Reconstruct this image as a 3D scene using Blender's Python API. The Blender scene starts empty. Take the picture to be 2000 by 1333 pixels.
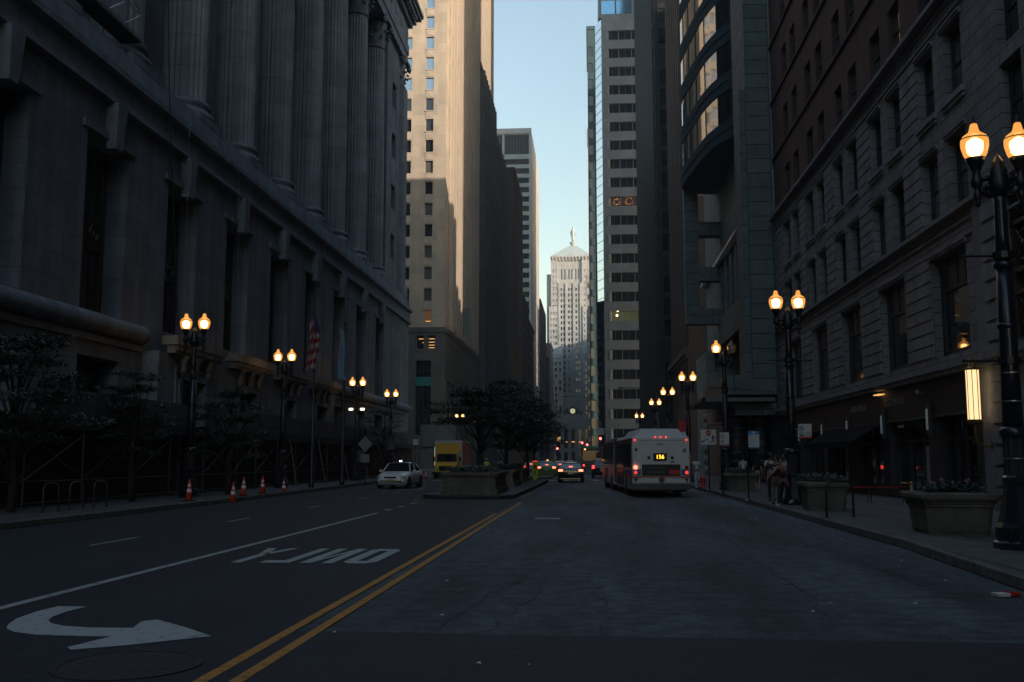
import bpy, math, random
from math import radians as R, sin, cos, pi
from mathutils import Vector, Matrix
random.seed(7)
S = bpy.context.scene
C = S.collection

# ------------------------------------------------------------------ camera
YAW, PITCH = 4.527, 6.762
cam_d = bpy.data.cameras.new('camera'); cam = bpy.data.objects.new('camera', cam_d); C.objects.link(cam)
cam.location = (0, 0, 1.7)
cam.rotation_euler = (R(90 + PITCH), 0, R(YAW))
cam_d.sensor_width = 36; cam_d.lens = 34.99
cam_d.clip_start = 0.1; cam_d.clip_end = 6000
S.camera = cam
# ------------------------------------------------------------------ light
SUN_AZ = 124.0      # clockwise from +Y
SUN_EL = 17.0
w = bpy.data.worlds.new('World'); S.world = w; w.use_nodes = True
nt = w.node_tree; nt.nodes.clear()
sky = nt.nodes.new('ShaderNodeTexSky'); sky.sky_type = 'NISHITA'; sky.sun_disc = False
sky.sun_elevation = R(SUN_EL); sky.sun_rotation = R(SUN_AZ); sky.altitude = 200; sky.air_density = 1.5; sky.dust_density = 1.4; sky.ozone_density = 0.6
bg = nt.nodes.new('ShaderNodeBackground'); bg.inputs[1].default_value = 0.15
wo = nt.nodes.new('ShaderNodeOutputWorld')
nt.links.new(sky.outputs[0], bg.inputs[0]); nt.links.new(bg.outputs[0], wo.inputs[0])
sd = bpy.data.lights.new('sun', 'SUN'); sd.energy = 3.5; sd.angle = R(0.5); sd.color = (1.0, 0.82, 0.64)
sun = bpy.data.objects.new('sun', sd); C.objects.link(sun)
sv = Vector((sin(R(SUN_AZ)) * cos(R(SUN_EL)), cos(R(SUN_AZ)) * cos(R(SUN_EL)), sin(R(SUN_EL))))
sun.rotation_euler = sv.to_track_quat('Z', 'Y').to_euler()
sun.location = (60, -60, 90)
S.view_settings.view_transform = 'Standard'; S.view_settings.look = 'None'
S.view_settings.exposure = 0.86; S.view_settings.gamma = 1
S.render.engine = 'CYCLES'
S.cycles.use_denoising = True
S.cycles.max_bounces = 5; S.cycles.diffuse_bounces = 2; S.cycles.glossy_bounces = 3; S.cycles.transparent_max_bounces = 6
S.cycles.sample_clamp_indirect = 3.0; S.cycles.caustics_reflective = False; S.cycles.caustics_refractive = False

# ------------------------------------------------------------------ materials
MATS = {}
def mat(name, col=(.5, .5, .5), rough=.7, metal=0., emit=None, es=1., noise=0., nscale=2., col2=None, bump=0., bscale=20., spec=.5,
        ramp=(.35, .68), brick=None, boff=.5, mortar=.55, streak=0., alpha=1.):
    m = bpy.data.materials.new(name); m.use_nodes = True; MATS[name] = m
    n = m.node_tree.nodes; l = m.node_tree.links
    b = n['Principled BSDF']
    b.inputs['Base Color'].default_value = (*col, 1); b.inputs['Roughness'].default_value = rough
    b.inputs['Metallic'].default_value = metal; b.inputs['Specular IOR Level'].default_value = spec
    if emit:
        b.inputs['Emission Color'].default_value = (*emit, 1); b.inputs['Emission Strength'].default_value = es
    geo = None
    cur = None
    def pos():
        nonlocal geo
        if geo is None: geo = n.new('ShaderNodeNewGeometry')
        return geo.outputs['Position']
    if noise or col2:
        t = n.new('ShaderNodeTexNoise'); t.inputs['Scale'].default_value = nscale; t.inputs['Detail'].default_value = 6
        t.inputs['Roughness'].default_value = .65
        l.new(pos(), t.inputs['Vector'])
        r = n.new('ShaderNodeValToRGB')
        c2 = col2 or tuple(c * (1 - noise) for c in col)
        c1 = col if col2 else tuple(min(1, c * (1 + noise * .7)) for c in col)
        r.color_ramp.elements[0].position = ramp[0]; r.color_ramp.elements[1].position = ramp[1]
        r.color_ramp.elements[0].color = (*c2, 1); r.color_ramp.elements[1].color = (*c1, 1)
        l.new(t.outputs[0], r.inputs[0]); cur = r.outputs[0]
    if streak:
        mp = n.new('ShaderNodeMapping'); mp.inputs['Scale'].default_value = (1.3, 1.3, .07); l.new(pos(), mp.inputs[0])
        t = n.new('ShaderNodeTexNoise'); t.inputs['Scale'].default_value = 1.; t.inputs['Detail'].default_value = 5; l.new(mp.outputs[0], t.inputs['Vector'])
        mr = n.new('ShaderNodeMapRange'); mr.inputs[1].default_value = .4; mr.inputs[2].default_value = .7; mr.inputs[3].default_value = 1 - streak; mr.inputs[4].default_value = 1.
        l.new(t.outputs[0], mr.inputs[0])
        mx = n.new('ShaderNodeMix'); mx.data_type = 'RGBA'; mx.blend_type = 'MULTIPLY'; mx.inputs[0].default_value = 1
        if cur: l.new(cur, mx.inputs[6])
        else: mx.inputs[6].default_value = (*col, 1)
        l.new(mr.outputs[0], mx.inputs[7]); cur = mx.outputs[2]
    bt = None
    if brick:
        bw, bh, ms = brick
        uv = n.new('ShaderNodeUVMap'); uv.uv_map = 'UVMap'
        bt = n.new('ShaderNodeTexBrick'); bt.offset = boff
        bt.inputs['Scale'].default_value = 1; bt.inputs['Brick Width'].default_value = bw; bt.inputs['Row Height'].default_value = bh
        bt.inputs['Mortar Size'].default_value = ms; bt.inputs['Mortar Smooth'].default_value = .1; bt.inputs['Bias'].default_value = 0
        bt.inputs['Color1'].default_value = (.86, .86, .86, 1); bt.inputs['Color2'].default_value = (1.08, 1.06, 1.03, 1)
        bt.inputs['Mortar'].default_value = (mortar, mortar, mortar, 1)
        l.new(uv.outputs[0], bt.inputs['Vector'])
        mx = n.new('ShaderNodeMix'); mx.data_type = 'RGBA'; mx.blend_type = 'MULTIPLY'; mx.inputs[0].default_value = 1
        if cur: l.new(cur, mx.inputs[6])
        else: mx.inputs[6].default_value = (*col, 1)
        l.new(bt.outputs[0], mx.inputs[7]); cur = mx.outputs[2]
    if cur: l.new(cur, b.inputs['Base Color'])
    if bump or bt:
        h = None
        if bump:
            t = n.new('ShaderNodeTexNoise'); t.inputs['Scale'].default_value = bscale; t.inputs['Detail'].default_value = 4; l.new(pos(), t.inputs['Vector'])
            h = t.outputs[0]
        bp = n.new('ShaderNodeBump'); bp.inputs['Strength'].default_value = bump or .5; bp.inputs['Distance'].default_value = .05
        if bt:
            inv = n.new('ShaderNodeMath'); inv.operation = 'SUBTRACT'; inv.inputs[0].default_value = 1; l.new(bt.outputs[1], inv.inputs[1])
            if h:
                ad = n.new('ShaderNodeMath'); ad.operation = 'MULTIPLY_ADD'; ad.inputs[1].default_value = .35; l.new(h, ad.inputs[0]); l.new(inv.outputs[0], ad.inputs[2]); h = ad.outputs[0]
            else: h = inv.outputs[0]
        l.new(h, bp.inputs['Height']); l.new(bp.outputs[0], b.inputs['Normal'])
    return m
M = MATS
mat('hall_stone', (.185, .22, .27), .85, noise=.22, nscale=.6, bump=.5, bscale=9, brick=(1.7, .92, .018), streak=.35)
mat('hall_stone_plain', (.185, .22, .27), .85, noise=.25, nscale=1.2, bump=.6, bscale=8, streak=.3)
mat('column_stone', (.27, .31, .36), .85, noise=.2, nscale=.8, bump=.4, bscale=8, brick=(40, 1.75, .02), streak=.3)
mat('limestone', (.25, .26, .28), .82, noise=.18, nscale=.8, bump=.3, bscale=10, brick=(1.1, .46, .02), mortar=.25, streak=.25)
mat('limestone_smooth', (.26, .27, .29), .82, noise=.2, nscale=1.5, bump=.3, bscale=12, streak=.3)
mat('dark_brick', (.13, .062, .052), .9, noise=.3, nscale=1.5, brick=(.22, .075, .008), mortar=.8, streak=.25)
mat('tan_stone', (.48, .41, .335), .85, noise=.1, nscale=.25, brick=(2.3, 1.48, .015), mortar=.8, streak=.12)
mat('tan_stone_plain', (.48, .41, .34), .85, noise=.1, nscale=.3, streak=.12)
mat('dark_granite', (.10, .098, .095), .5, noise=.2, nscale=1., brick=(1.6, 1.2, .02), mortar=.7)
mat('grey_stone', (.135, .137, .145), .85, noise=.2, nscale=.4, brick=(1.6, .8, .02), streak=.3)
mat('brown_stone', (.085, .058, .048), .85, noise=.2, nscale=.4, streak=.3)
mat('red_granite', (.085, .055, .048), .7, noise=.2, nscale=.6, brick=(1.5, .9, .02), streak=.2)
mat('bluegrey_granite', (.13, .165, .185), .7, spec=.2, noise=.16, nscale=1.5, brick=(1.9, 1.25, .03), boff=0., mortar=.3)
mat('granite_course', (.13, .165, .185), .7, spec=.2, noise=.2, nscale=1.2, brick=(30, 1.0, .03), boff=0., mortar=.22)
mat('bluegrey_plain', (.13, .165, .185), .7, spec=.2, noise=.16, nscale=1.5)
mat('bronze_metal', (.016, .016, .019), .5, metal=.2)
mat('white_stone', (.52, .51, .48), .8, noise=.08, nscale=.3, brick=(3, 1.9, .03), mortar=.8)
mat('grey_panel', (.25, .28, .32), .6, noise=.06, nscale=.4, brick=(3.66, 2.85, .03), mortar=.6)
mat('pale_limestone', (.41, .43, .45), .85, noise=.14, nscale=.12, brick=(1.8, .9, .03), mortar=.8, streak=.15)
mat('pale_roof', (.36, .43, .45), .5, noise=.1, nscale=.3)
mat('pink_stone', (.40, .31, .26), .85, noise=.1, nscale=.2, brick=(1.5, 1, .03), mortar=.8)
mat('red_brick', (.24, .10, .08), .9, noise=.2, nscale=.2)
mat('cornice_stone', (.24, .225, .20), .85, noise=.25, nscale=1.5, bump=.4, bscale=10, streak=.35)
mat('dark_glass', (.012, .015, .02), .04, spec=.9)
mat('office_glass', (.02, .025, .03), .05, metal=0, spec=1.0)
mat('band_glass', (.010, .012, .018), .3, spec=.12)
mat('band_brown_reflection', (.035, .022, .018), .3, spec=.2)  # brown base colour stands in for a reddish reflection in some panes
mat('bright_glass', (.36, .37, .40), .03, metal=.9)
mat('coated_glass', (.42, .50, .56), .06, metal=.9)
mat('mirror_glass', (.60, .62, .62), .03, metal=1.)
mat('teal_glass', (.04, .075, .09), .45, spec=.3)
mat('blue_glass', (.25, .50, .70), .08, metal=.8)
mat('blind_glass', (.10, .10, .095), .25, spec=.7)
mat('pale_blind', (.34, .33, .31), .3, spec=.6)
mat('window_frame', (.03, .032, .035), .5)
mat('pale_frame', (.30, .28, .25), .6)
mat('bronze_frame', (.05, .04, .03), .4, metal=.4)
mat('lit_warm', (.1, .06, .03), .4, emit=(1., .52, .16), es=.55)
mat('lit_dim', (.05, .03, .02), .3, emit=(1., .5, .2), es=.045)
mat('lit_green', (.05, .06, .03), .3, emit=(.7, .8, .3), es=.03)
mat('bulb', (1, .8, .5), .4, emit=(1., .72, .35), es=3.0)
mat('black_iron', (.012, .014, .018), .38, metal=.2, noise=.3, nscale=6)
mat('pole_paint', (.010, .013, .022), .28, spec=.6, noise=.3, nscale=5)
mat('lamp_core', (1, .8, .5), .4, emit=(1., .66, .30), es=8.)
mat('steel', (.35, .37, .4), .35, metal=.8)
mat('scaffold_steel', (.10, .11, .12), .45, metal=.6)
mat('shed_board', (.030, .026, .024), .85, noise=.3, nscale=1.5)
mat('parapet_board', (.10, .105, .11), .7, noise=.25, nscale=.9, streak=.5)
mat('hoarding', (.085, .035, .028), .8, noise=.3, nscale=.9, brick=(1.22, 2.44, .02), streak=.4)
mat('kerb_stone', (.14, .14, .135), .9, noise=.35, nscale=2.5, bump=.8, bscale=12, brick=(2.4, 5, .03), mortar=.3)
mat('paving', (.10, .105, .108), .85, noise=.25, nscale=1.2, bump=.3, bscale=25, brick=(1.5, 1.5, .03), mortar=.2)
mat('planter_stone', (.20, .18, .15), .9, noise=.3, nscale=2.2, bump=.5, bscale=14, streak=.45)
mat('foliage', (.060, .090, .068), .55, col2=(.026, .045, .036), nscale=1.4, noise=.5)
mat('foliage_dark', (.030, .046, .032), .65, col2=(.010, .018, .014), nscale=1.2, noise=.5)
mat('agave', (.10, .15, .09), .5, noise=.4, nscale=5)
mat('flower_pink', (.35, .18, .22), .7)
mat('bark', (.035, .028, .022), .95, noise=.4, nscale=8, bump=.8, bscale=30)
mat('soil', (.02, .015, .01), 1.)
mat('white_paint', (.40, .43, .44), .8, col2=(.10, .11, .12), nscale=7, ramp=(.30, .44))
mat('white_line', (.36, .39, .40), .8, col2=(.07, .08, .09), nscale=6, ramp=(.34, .46))
mat('yellow_line', (.50, .23, .045), .8, col2=(.16, .09, .04), nscale=8, ramp=(.34, .46))
mat('faded_yellow', (.22, .13, .05), .85, noise=.5, nscale=4)
mat('cone_orange', (.75, .07, .025), .5)
mat('reflective_white', (.75, .75, .75), .4)
mat('rubber', (.015, .015, .016), .75)
mat('car_white', (.72, .74, .76), .22, spec=.7)
mat('car_black', (.012, .013, .016), .18, spec=.8)
mat('car_maroon', (.03, .008, .010), .2, spec=.8)
mat('car_green', (.10, .28, .08), .3, spec=.6)
mat('car_grey', (.10, .11, .12), .25, spec=.7)
mat('chrome', (.6, .62, .65), .15, metal=1.)
mat('car_glass', (.015, .02, .025), .04, spec=.9)
mat('headlight', (.55, .58, .6), .12, metal=.4)
mat('plate_yellow', (.55, .40, .05), .5)
mat('taxi_light', (.8, .8, .8), .4, emit=(.8, .9, 1.), es=1.6)
mat('tail_red', (.4, .01, .01), .3, emit=(1., .05, .035), es=1.5)
mat('tail_hot', (.6, .1, .05), .3, emit=(1., .16, .09), es=2.6)
mat('tail_unlit', (.22, .012, .015), .25)
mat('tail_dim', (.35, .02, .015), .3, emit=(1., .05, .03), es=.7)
mat('signal_red', (.5, .02, .02), .3, emit=(1., .07, .06), es=6.)
mat('head_lit', (1, 1, .9), .3, emit=(1., .85, .6), es=2.4)
mat('orange_lit', (1, .5, .1), .3, emit=(1., .42, .10), es=1.4)
mat('led_amber', (.4, .2, 0), .4, emit=(1., .42, .03), es=2.6)
mat('truck_yellow', (.62, .36, .02), .45, noise=.08, nscale=2)
mat('truck_white', (.42, .44, .45), .5)
mat('poster_and_tail_glow', (.30, .05, .02), .4, col2=(.05, .03, .03), nscale=1.6, noise=.5)
mat('bus_white', (.62, .64, .65), .35, noise=.08, nscale=2, streak=.1)
mat('bus_grey', (.06, .065, .075), .35)
mat('bus_blue', (.03, .12, .35), .4)
mat('bus_red', (.50, .03, .04), .4)
mat('ad_dark', (.018, .018, .022), .3)
mat('ad_red', (.55, .03, .03), .4)
mat('bellows', (.07, .075, .08), .8)
mat('sign_white', (.55, .56, .56), .5)
mat('sign_back', (.16, .18, .20), .5, metal=.3)
mat('sign_red', (.50, .02, .02), .5)
mat('sign_blue', (.03, .22, .45), .5)
mat('sign_lime', (.55, .70, .03), .5)
mat('ink', (.01, .01, .01), .6)
mat('gold_glass', (.9, .7, .45), .4, emit=(1., .68, .34), es=.72)
mat('brass', (.35, .22, .06), .35, metal=.8)
mat('poster_lit', (.6, .7, .5), .4, emit=(.72, .85, .60), es=.35)
mat('sconce_glow', (.6, .7, .7), .4, emit=(.7, .85, .9), es=.02)
mat('shop_dark', (.022, .024, .028), .6, noise=.2, nscale=2)
mat('shop_glass', (.006, .008, .012), .03, spec=1.)
mat('letter_grey', (.30, .31, .32), .5)
mat('awning', (.008, .009, .013), 1., spec=.1)
mat('flag_white', (.36, .36, .38), .8)
mat('flag_red', (.28, .02, .035), .8)
mat('flag_navy', (.03, .04, .12), .8)
mat('flag_sky', (.18, .42, .65), .8)
mat('skin_light', (.45, .27, .20), .6)
mat('skin_mid', (.24, .13, .085), .6)
mat('skin_dark', (.10, .055, .038), .6)
mat('hair_black', (.012, .010, .010), .7)
mat('hair_brown', (.05, .03, .02), .7)
for nme, c in dict(cloth_pink=(.58, .42, .50), cloth_black=(.015, .015, .018), cloth_white=(.62, .66, .72), cloth_pale=(.50, .54, .58), cloth_navy=(.02, .025, .045),
                   cloth_camo=(.10, .085, .05), cloth_maroon=(.07, .02, .022), cloth_blue=(.03, .11, .17), cloth_lime=(.55, .75, .08), shoe_white=(.5, .5, .5)).items():
    mat(nme, c, .9, noise=.15, nscale=14)
mat('rope', (.12, .12, .12), .8)
mat('concrete', (.22, .22, .215), .9, noise=.25, nscale=1.5)
mat('teal_panel', (.05, .22, .21), .35, metal=.3)
mat('litter_white', (.7, .7, .7), .6)
mat('clock_face', (.7, .7, .4), .4, emit=(.9, .85, .45), es=.32)
mat('manhole_iron', (.034, .036, .040), .8, noise=.3, nscale=9, bump=.3, bscale=22)

def glass_shell():
    m = bpy.data.materials.new('lamp_shell'); m.use_nodes = True; n = m.node_tree.nodes; l = m.node_tree.links; n.clear()
    o = n.new('ShaderNodeOutputMaterial'); tr = n.new('ShaderNodeBsdfTransparent'); em = n.new('ShaderNodeEmission')
    em.inputs[0].default_value = (1., .42, .09, 1); em.inputs[1].default_value = .8
    tr.inputs[0].default_value = (1, .86, .62, 1)
    gl = n.new('ShaderNodeBsdfGlossy'); gl.inputs[1].default_value = .1
    a = n.new('ShaderNodeMixShader'); a.inputs[0].default_value = .5; l.new(tr.outputs[0], a.inputs[1]); l.new(em.outputs[0], a.inputs[2])
    b = n.new('ShaderNodeMixShader'); b.inputs[0].default_value = .06; l.new(a.outputs[0], b.inputs[1]); l.new(gl.outputs[0], b.inputs[2])
    l.new(b.outputs[0], o.inputs[0]); M['lamp_shell'] = m
    m2 = bpy.data.materials.new('lamp_shell_unlit'); m2.use_nodes = True; n = m2.node_tree.nodes; l = m2.node_tree.links; n.clear()
    o = n.new('ShaderNodeOutputMaterial'); tr = n.new('ShaderNodeBsdfTransparent'); gl = n.new('ShaderNodeBsdfGlossy'); df = n.new('ShaderNodeBsdfTranslucent')
    df.inputs[0].default_value = (.35, .3, .25, 1); gl.inputs[1].default_value = .12
    a = n.new('ShaderNodeMixShader'); a.inputs[0].default_value = .35; l.new(tr.outputs[0], a.inputs[1]); l.new(df.outputs[0], a.inputs[2])
    b = n.new('ShaderNodeMixShader'); b.inputs[0].default_value = .15; l.new(a.outputs[0], b.inputs[1]); l.new(gl.outputs[0], b.inputs[2])
    l.new(b.outputs[0], o.inputs[0]); M['lamp_shell_unlit'] = m2
glass_shell()

def asphalt(name, base, dark, crack, patchy):
    m = bpy.data.materials.new(name); m.use_nodes = True; n = m.node_tree.nodes; l = m.node_tree.links; b = n['Principled BSDF']
    b.inputs['Roughness'].default_value = .78; b.inputs['Specular IOR Level'].default_value = .35
    g = n.new('ShaderNodeNewGeometry')
    mp = n.new('ShaderNodeMapping'); mp.inputs['Scale'].default_value = (.55, .10, 1); l.new(g.outputs['Position'], mp.inputs[0])
    a = n.new('ShaderNodeTexNoise'); a.inputs['Scale'].default_value = 1.1; a.inputs['Detail'].default_value = 6; a.inputs['Roughness'].default_value = .6; l.new(mp.outputs[0], a.inputs['Vector'])
    r = n.new('ShaderNodeValToRGB'); r.color_ramp.elements[0].position = .36; r.color_ramp.elements[1].position = .66
    r.color_ramp.elements[0].color = (*dark, 1); r.color_ramp.elements[1].color = (*base, 1); l.new(a.outputs[0], r.inputs[0])
    f = n.new('ShaderNodeTexNoise'); f.inputs['Scale'].default_value = 38; f.inputs['Detail'].default_value = 3; l.new(g.outputs['Position'], f.inputs['Vector'])
    mr = n.new('ShaderNodeMapRange'); mr.inputs[1].default_value = .3; mr.inputs[2].default_value = .7; mr.inputs[3].default_value = 1 - patchy; mr.inputs[4].default_value = 1 + patchy; l.new(f.outputs[0], mr.inputs[0])
    mx = n.new('ShaderNodeMix'); mx.data_type = 'RGBA'; mx.blend_type = 'MULTIPLY'; mx.inputs[0].default_value = 1
    l.new(r.outputs[0], mx.inputs[6]); l.new(mr.outputs[0], mx.inputs[7]); cur = mx.outputs[2]
    f2 = n.new('ShaderNodeTexNoise'); f2.inputs['Scale'].default_value = 3.2; f2.inputs['Detail'].default_value = 9; f2.inputs['Roughness'].default_value = .78; l.new(g.outputs['Position'], f2.inputs['Vector'])
    mp3 = n.new('ShaderNodeMapping'); mp3.inputs['Scale'].default_value = (.35, 5.5, 1); l.new(g.outputs['Position'], mp3.inputs[0])
    f3 = n.new('ShaderNodeTexNoise'); f3.inputs['Scale'].default_value = 1; f3.inputs['Detail'].default_value = 4; l.new(mp3.outputs[0], f3.inputs['Vector'])
    for ff, am in ((f2, patchy*1.1), (f3, patchy*.2)):
        m2 = n.new('ShaderNodeMapRange'); m2.inputs[1].default_value = .35; m2.inputs[2].default_value = .65; m2.inputs[3].default_value = 1-am; m2.inputs[4].default_value = 1+am; l.new(ff.outputs[0], m2.inputs[0])
        mxx = n.new('ShaderNodeMix'); mxx.data_type = 'RGBA'; mxx.blend_type = 'MULTIPLY'; mxx.inputs[0].default_value = 1; l.new(cur, mxx.inputs[6]); l.new(m2.outputs[0], mxx.inputs[7]); cur = mxx.outputs[2]
    if crack:
        wz = n.new('ShaderNodeTexNoise'); wz.inputs['Scale'].default_value = 1.6; wz.inputs['Detail'].default_value = 5; l.new(g.outputs['Position'], wz.inputs['Vector'])
        va = n.new('ShaderNodeVectorMath'); va.operation = 'MULTIPLY_ADD'; va.inputs[1].default_value = (1.3, 1.3, 1.3)
        l.new(wz.outputs['Color'], va.inputs[0]); l.new(g.outputs['Position'], va.inputs[2])
        v = n.new('ShaderNodeTexVoronoi'); v.feature = 'DISTANCE_TO_EDGE'; v.inputs['Scale'].default_value = .33; l.new(va.outputs[0], v.inputs['Vector'])
        lt = n.new('ShaderNodeMapRange'); lt.inputs[1].default_value = .003; lt.inputs[2].default_value = .010; lt.inputs[3].default_value = .55; lt.inputs[4].default_value = 1.; l.new(v.outputs[0], lt.inputs[0])
        mk = n.new('ShaderNodeTexNoise'); mk.inputs['Scale'].default_value = .25; mk.inputs['Detail'].default_value = 2; l.new(g.outputs['Position'], mk.inputs['Vector'])
        mm = n.new('ShaderNodeMapRange'); mm.inputs[1].default_value = .47; mm.inputs[2].default_value = .56; l.new(mk.outputs[0], mm.inputs[0])
        mx2 = n.new('ShaderNodeMix'); mx2.data_type = 'RGBA'; mx2.blend_type = 'MULTIPLY'; l.new(mm.outputs[0], mx2.inputs[0]); l.new(cur, mx2.inputs[6]); l.new(lt.outputs[0], mx2.inputs[7]); cur = mx2.outputs[2]
    l.new(cur, b.inputs['Base Color'])
    bp = n.new('ShaderNodeBump'); bp.inputs['Strength'].default_value = .35; bp.inputs['Distance'].default_value = .02
    l.new(f.outputs[0], bp.inputs['Height']); l.new(bp.outputs[0], b.inputs['Normal']); M[name] = m
asphalt('asphalt_old', (.086, .106, .130), (.034, .042, .053), True, .5)
asphalt('asphalt_new', (.029, .036, .046), (.022, .028, .036), False, .22)
asphalt('asphalt_patch', (.031, .036, .047), (.025, .029, .038), False, .22)

# ------------------------------------------------------------------ mesh helpers
class MB:
    def __init__(s): s.v = []; s.f = []; s.mi = []; s.m = 0; s.sm = []; s.smooth = False
    def add(s, vs, fs, M4=None):
        o = len(s.v)
        for p in vs: s.v.append(tuple(M4 @ Vector(p)) if M4 is not None else tuple(p))
        for f in fs: s.f.append(tuple(i + o for i in f)); s.mi.append(s.m); s.sm.append(s.smooth)
        return s
    def quad(s, *p): return s.add(p, [tuple(range(len(p)))])
    def box(s, x0, x1, y0, y1, z0, z1, M4=None):
        if x0 > x1: x0, x1 = x1, x0
        if y0 > y1: y0, y1 = y1, y0
        v = [(x0, y0, z0), (x1, y0, z0), (x1, y1, z0), (x0, y1, z0), (x0, y0, z1), (x1, y0, z1), (x1, y1, z1), (x0, y1, z1)]
        return s.add(v, [(3, 2, 1, 0), (4, 5, 6, 7), (0, 1, 5, 4), (1, 2, 6, 5), (2, 3, 7, 6), (3, 0, 4, 7)], M4)
    def cb(s, c, d, M4=None): return s.box(c[0]-d[0]/2, c[0]+d[0]/2, c[1]-d[1]/2, c[1]+d[1]/2, c[2]-d[2]/2, c[2]+d[2]/2, M4)
    def frus(s, c, d0, d1, z0, z1):       # tapered box
        v = []
        for d, z in ((d0, z0), (d1, z1)):
            v += [(c[0]-d[0]/2, c[1]-d[1]/2, z), (c[0]+d[0]/2, c[1]-d[1]/2, z), (c[0]+d[0]/2, c[1]+d[1]/2, z), (c[0]-d[0]/2, c[1]+d[1]/2, z)]
        return s.add(v, [(3, 2, 1, 0), (4, 5, 6, 7), (0, 1, 5, 4), (1, 2, 6, 5), (2, 3, 7, 6), (3, 0, 4, 7)])
    def lathe(s, prof, c=(0, 0, 0), n=16, M4=None, rmod=None, a0=0, cap=True):
        v = []; f = []
        for r, z in prof:
            for i in range(n):
                a = a0 + 2*pi*i/n; rr = r*(rmod(i) if rmod else 1)
                v.append((c[0]+rr*cos(a), c[1]+rr*sin(a), c[2]+z))
        for j in range(len(prof)-1):
            for i in range(n):
                k = (i+1) % n; f.append((j*n+i, j*n+k, (j+1)*n+k, (j+1)*n+i))
        if cap: f.append(tuple(range(n))[::-1]); f.append(tuple(range((len(prof)-1)*n, len(prof)*n)))
        return s.add(v, f, M4)
    def tube(s, pts, r, n=8, r1=None):
        pts = [Vector(p) for p in pts]; k = len(pts); v = []; f = []
        up = None
        for j, p in enumerate(pts):
            d = (pts[min(j+1, k-1)] - pts[max(j-1, 0)]).normalized()
            a = Vector((0, 0, 1)) if abs(d.z) < .9 else Vector((1, 0, 0))
            if up is None: up = d.cross(a).normalized()
            up = (up - d*up.dot(d)).normalized(); q = d.cross(up)
            rr = r if r1 is None else r + (r1-r)*j/(k-1)
            for i in range(n):
                t = 2*pi*i/n; v.append(tuple(p + (up*cos(t) + q*sin(t))*rr))
        for j in range(k-1):
            for i in range(n): f.append((j*n+i, j*n+(i+1) % n, (j+1)*n+(i+1) % n, (j+1)*n+i))
        f.append(tuple(range(n))[::-1]); f.append(tuple(range((k-1)*n, k*n)))
        return s.add(v, f)
    def prism(s, poly, h, M4=None):        # poly (x,y) extruded z 0..h
        n = len(poly); v = [(x, y, 0) for x, y in poly] + [(x, y, h) for x, y in poly]
        return s.add(v, [tuple(range(n))[::-1], tuple(range(n, 2*n))] + [(i, (i+1) % n, n+(i+1) % n, n+i) for i in range(n)], M4)
    def sphere(s, c, r, n=12, m=8, sc=(1, 1, 1)):
        v = []; f = []
        for j in range(m+1):
            t = pi*j/m
            for i in range(n): a = 2*pi*i/n; v.append((c[0]+r*sc[0]*sin(t)*cos(a), c[1]+r*sc[1]*sin(t)*sin(a), c[2]+r*sc[2]*cos(t)))
        for j in range(m):
            for i in range(n): f.append((j*n+i, (j+1)*n+i, (j+1)*n+(i+1) % n, j*n+(i+1) % n))
        return s.add(v, f)
    def mesh(s, name, mats, off=(0, 0, 0)):
        me = bpy.data.meshes.new(name)
        if off[0] or off[1] or off[2]: s.v = [(a-off[0], b-off[1], c-off[2]) for a, b, c in s.v]
        me.from_pydata(s.v, [], s.f)
        if not isinstance(mats, (list, tuple)): mats = [mats]
        for m in mats: me.materials.append(M[m])
        me.polygons.foreach_set('material_index', s.mi); me.polygons.foreach_set('use_smooth', s.sm)
        uv = me.uv_layers.new(name='UVMap').data
        for p in me.polygons:
            n = p.normal; ax = 0 if abs(n.x) >= max(abs(n.y), abs(n.z)) else (1 if abs(n.y) >= abs(n.z) else 2)
            for li in p.loop_indices:
                c = me.vertices[me.loops[li].vertex_index].co
                c = (c.x+off[0], c.y+off[1], c.z+off[2])
                uv[li].uv = (c[1], c[2]) if ax == 0 else ((c[0], c[2]) if ax == 1 else (c[1], c[0]))
        me.update(); return me
    def build(s, name, mats, parent=None, world=False):
        off = tuple(parent.location) if (world and parent) else (0, 0, 0)
        if world and parent and parent.parent: off = tuple(Vector(off) + parent.parent.location)
        o = bpy.data.objects.new(name, s.mesh(name, mats, off)); C.objects.link(o)
        if parent: o.parent = parent
        return o
def tag(o, label=None, cat=None, group=None, kind=None):
    if label: o['label'] = label
    if cat: o['category'] = cat
    if group: o['group'] = group
    if kind: o['kind'] = kind
    return o
def thing(name, label, cat, loc=(0, 0, 0), rz=0, group=None):
    o = bpy.data.objects.new(name, None); C.objects.link(o); o.location = loc; o.rotation_euler = (0, 0, rz); o.empty_display_size = .2
    return tag(o, label, cat, group)
def ensure_children(o): return [c for c in C.objects if c.parent == o]
def dup(root, loc, rz=None, label=None, group=None):
    kids = {}
    for c in C.objects:
        if c.parent: kids.setdefault(c.parent, []).append(c)
    r = root.copy(); C.objects.link(r); r.location = loc
    if rz is not None: r.rotation_euler = (0, 0, rz)
    if label: r['label'] = label
    if group: r['group'] = group
    for ch in kids.get(root, []):
        c = ch.copy(); C.objects.link(c); c.parent = r
        for g in kids.get(ch, []):
            d = g.copy(); C.objects.link(d); d.parent = c
    return r
def struct(name, mb, m): return tag(mb.build(name, m), kind='structure')
def flatten(o):        # apply modifiers into a plain mesh
    dg = bpy.context.evaluated_depsgraph_get(); me = bpy.data.meshes.new_from_object(o.evaluated_get(dg)); old = o.data
    mats = list(old.materials); o.modifiers.clear(); o.data = me
    if not me.materials:
        for m in mats: me.materials.append(m)
    return o
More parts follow.
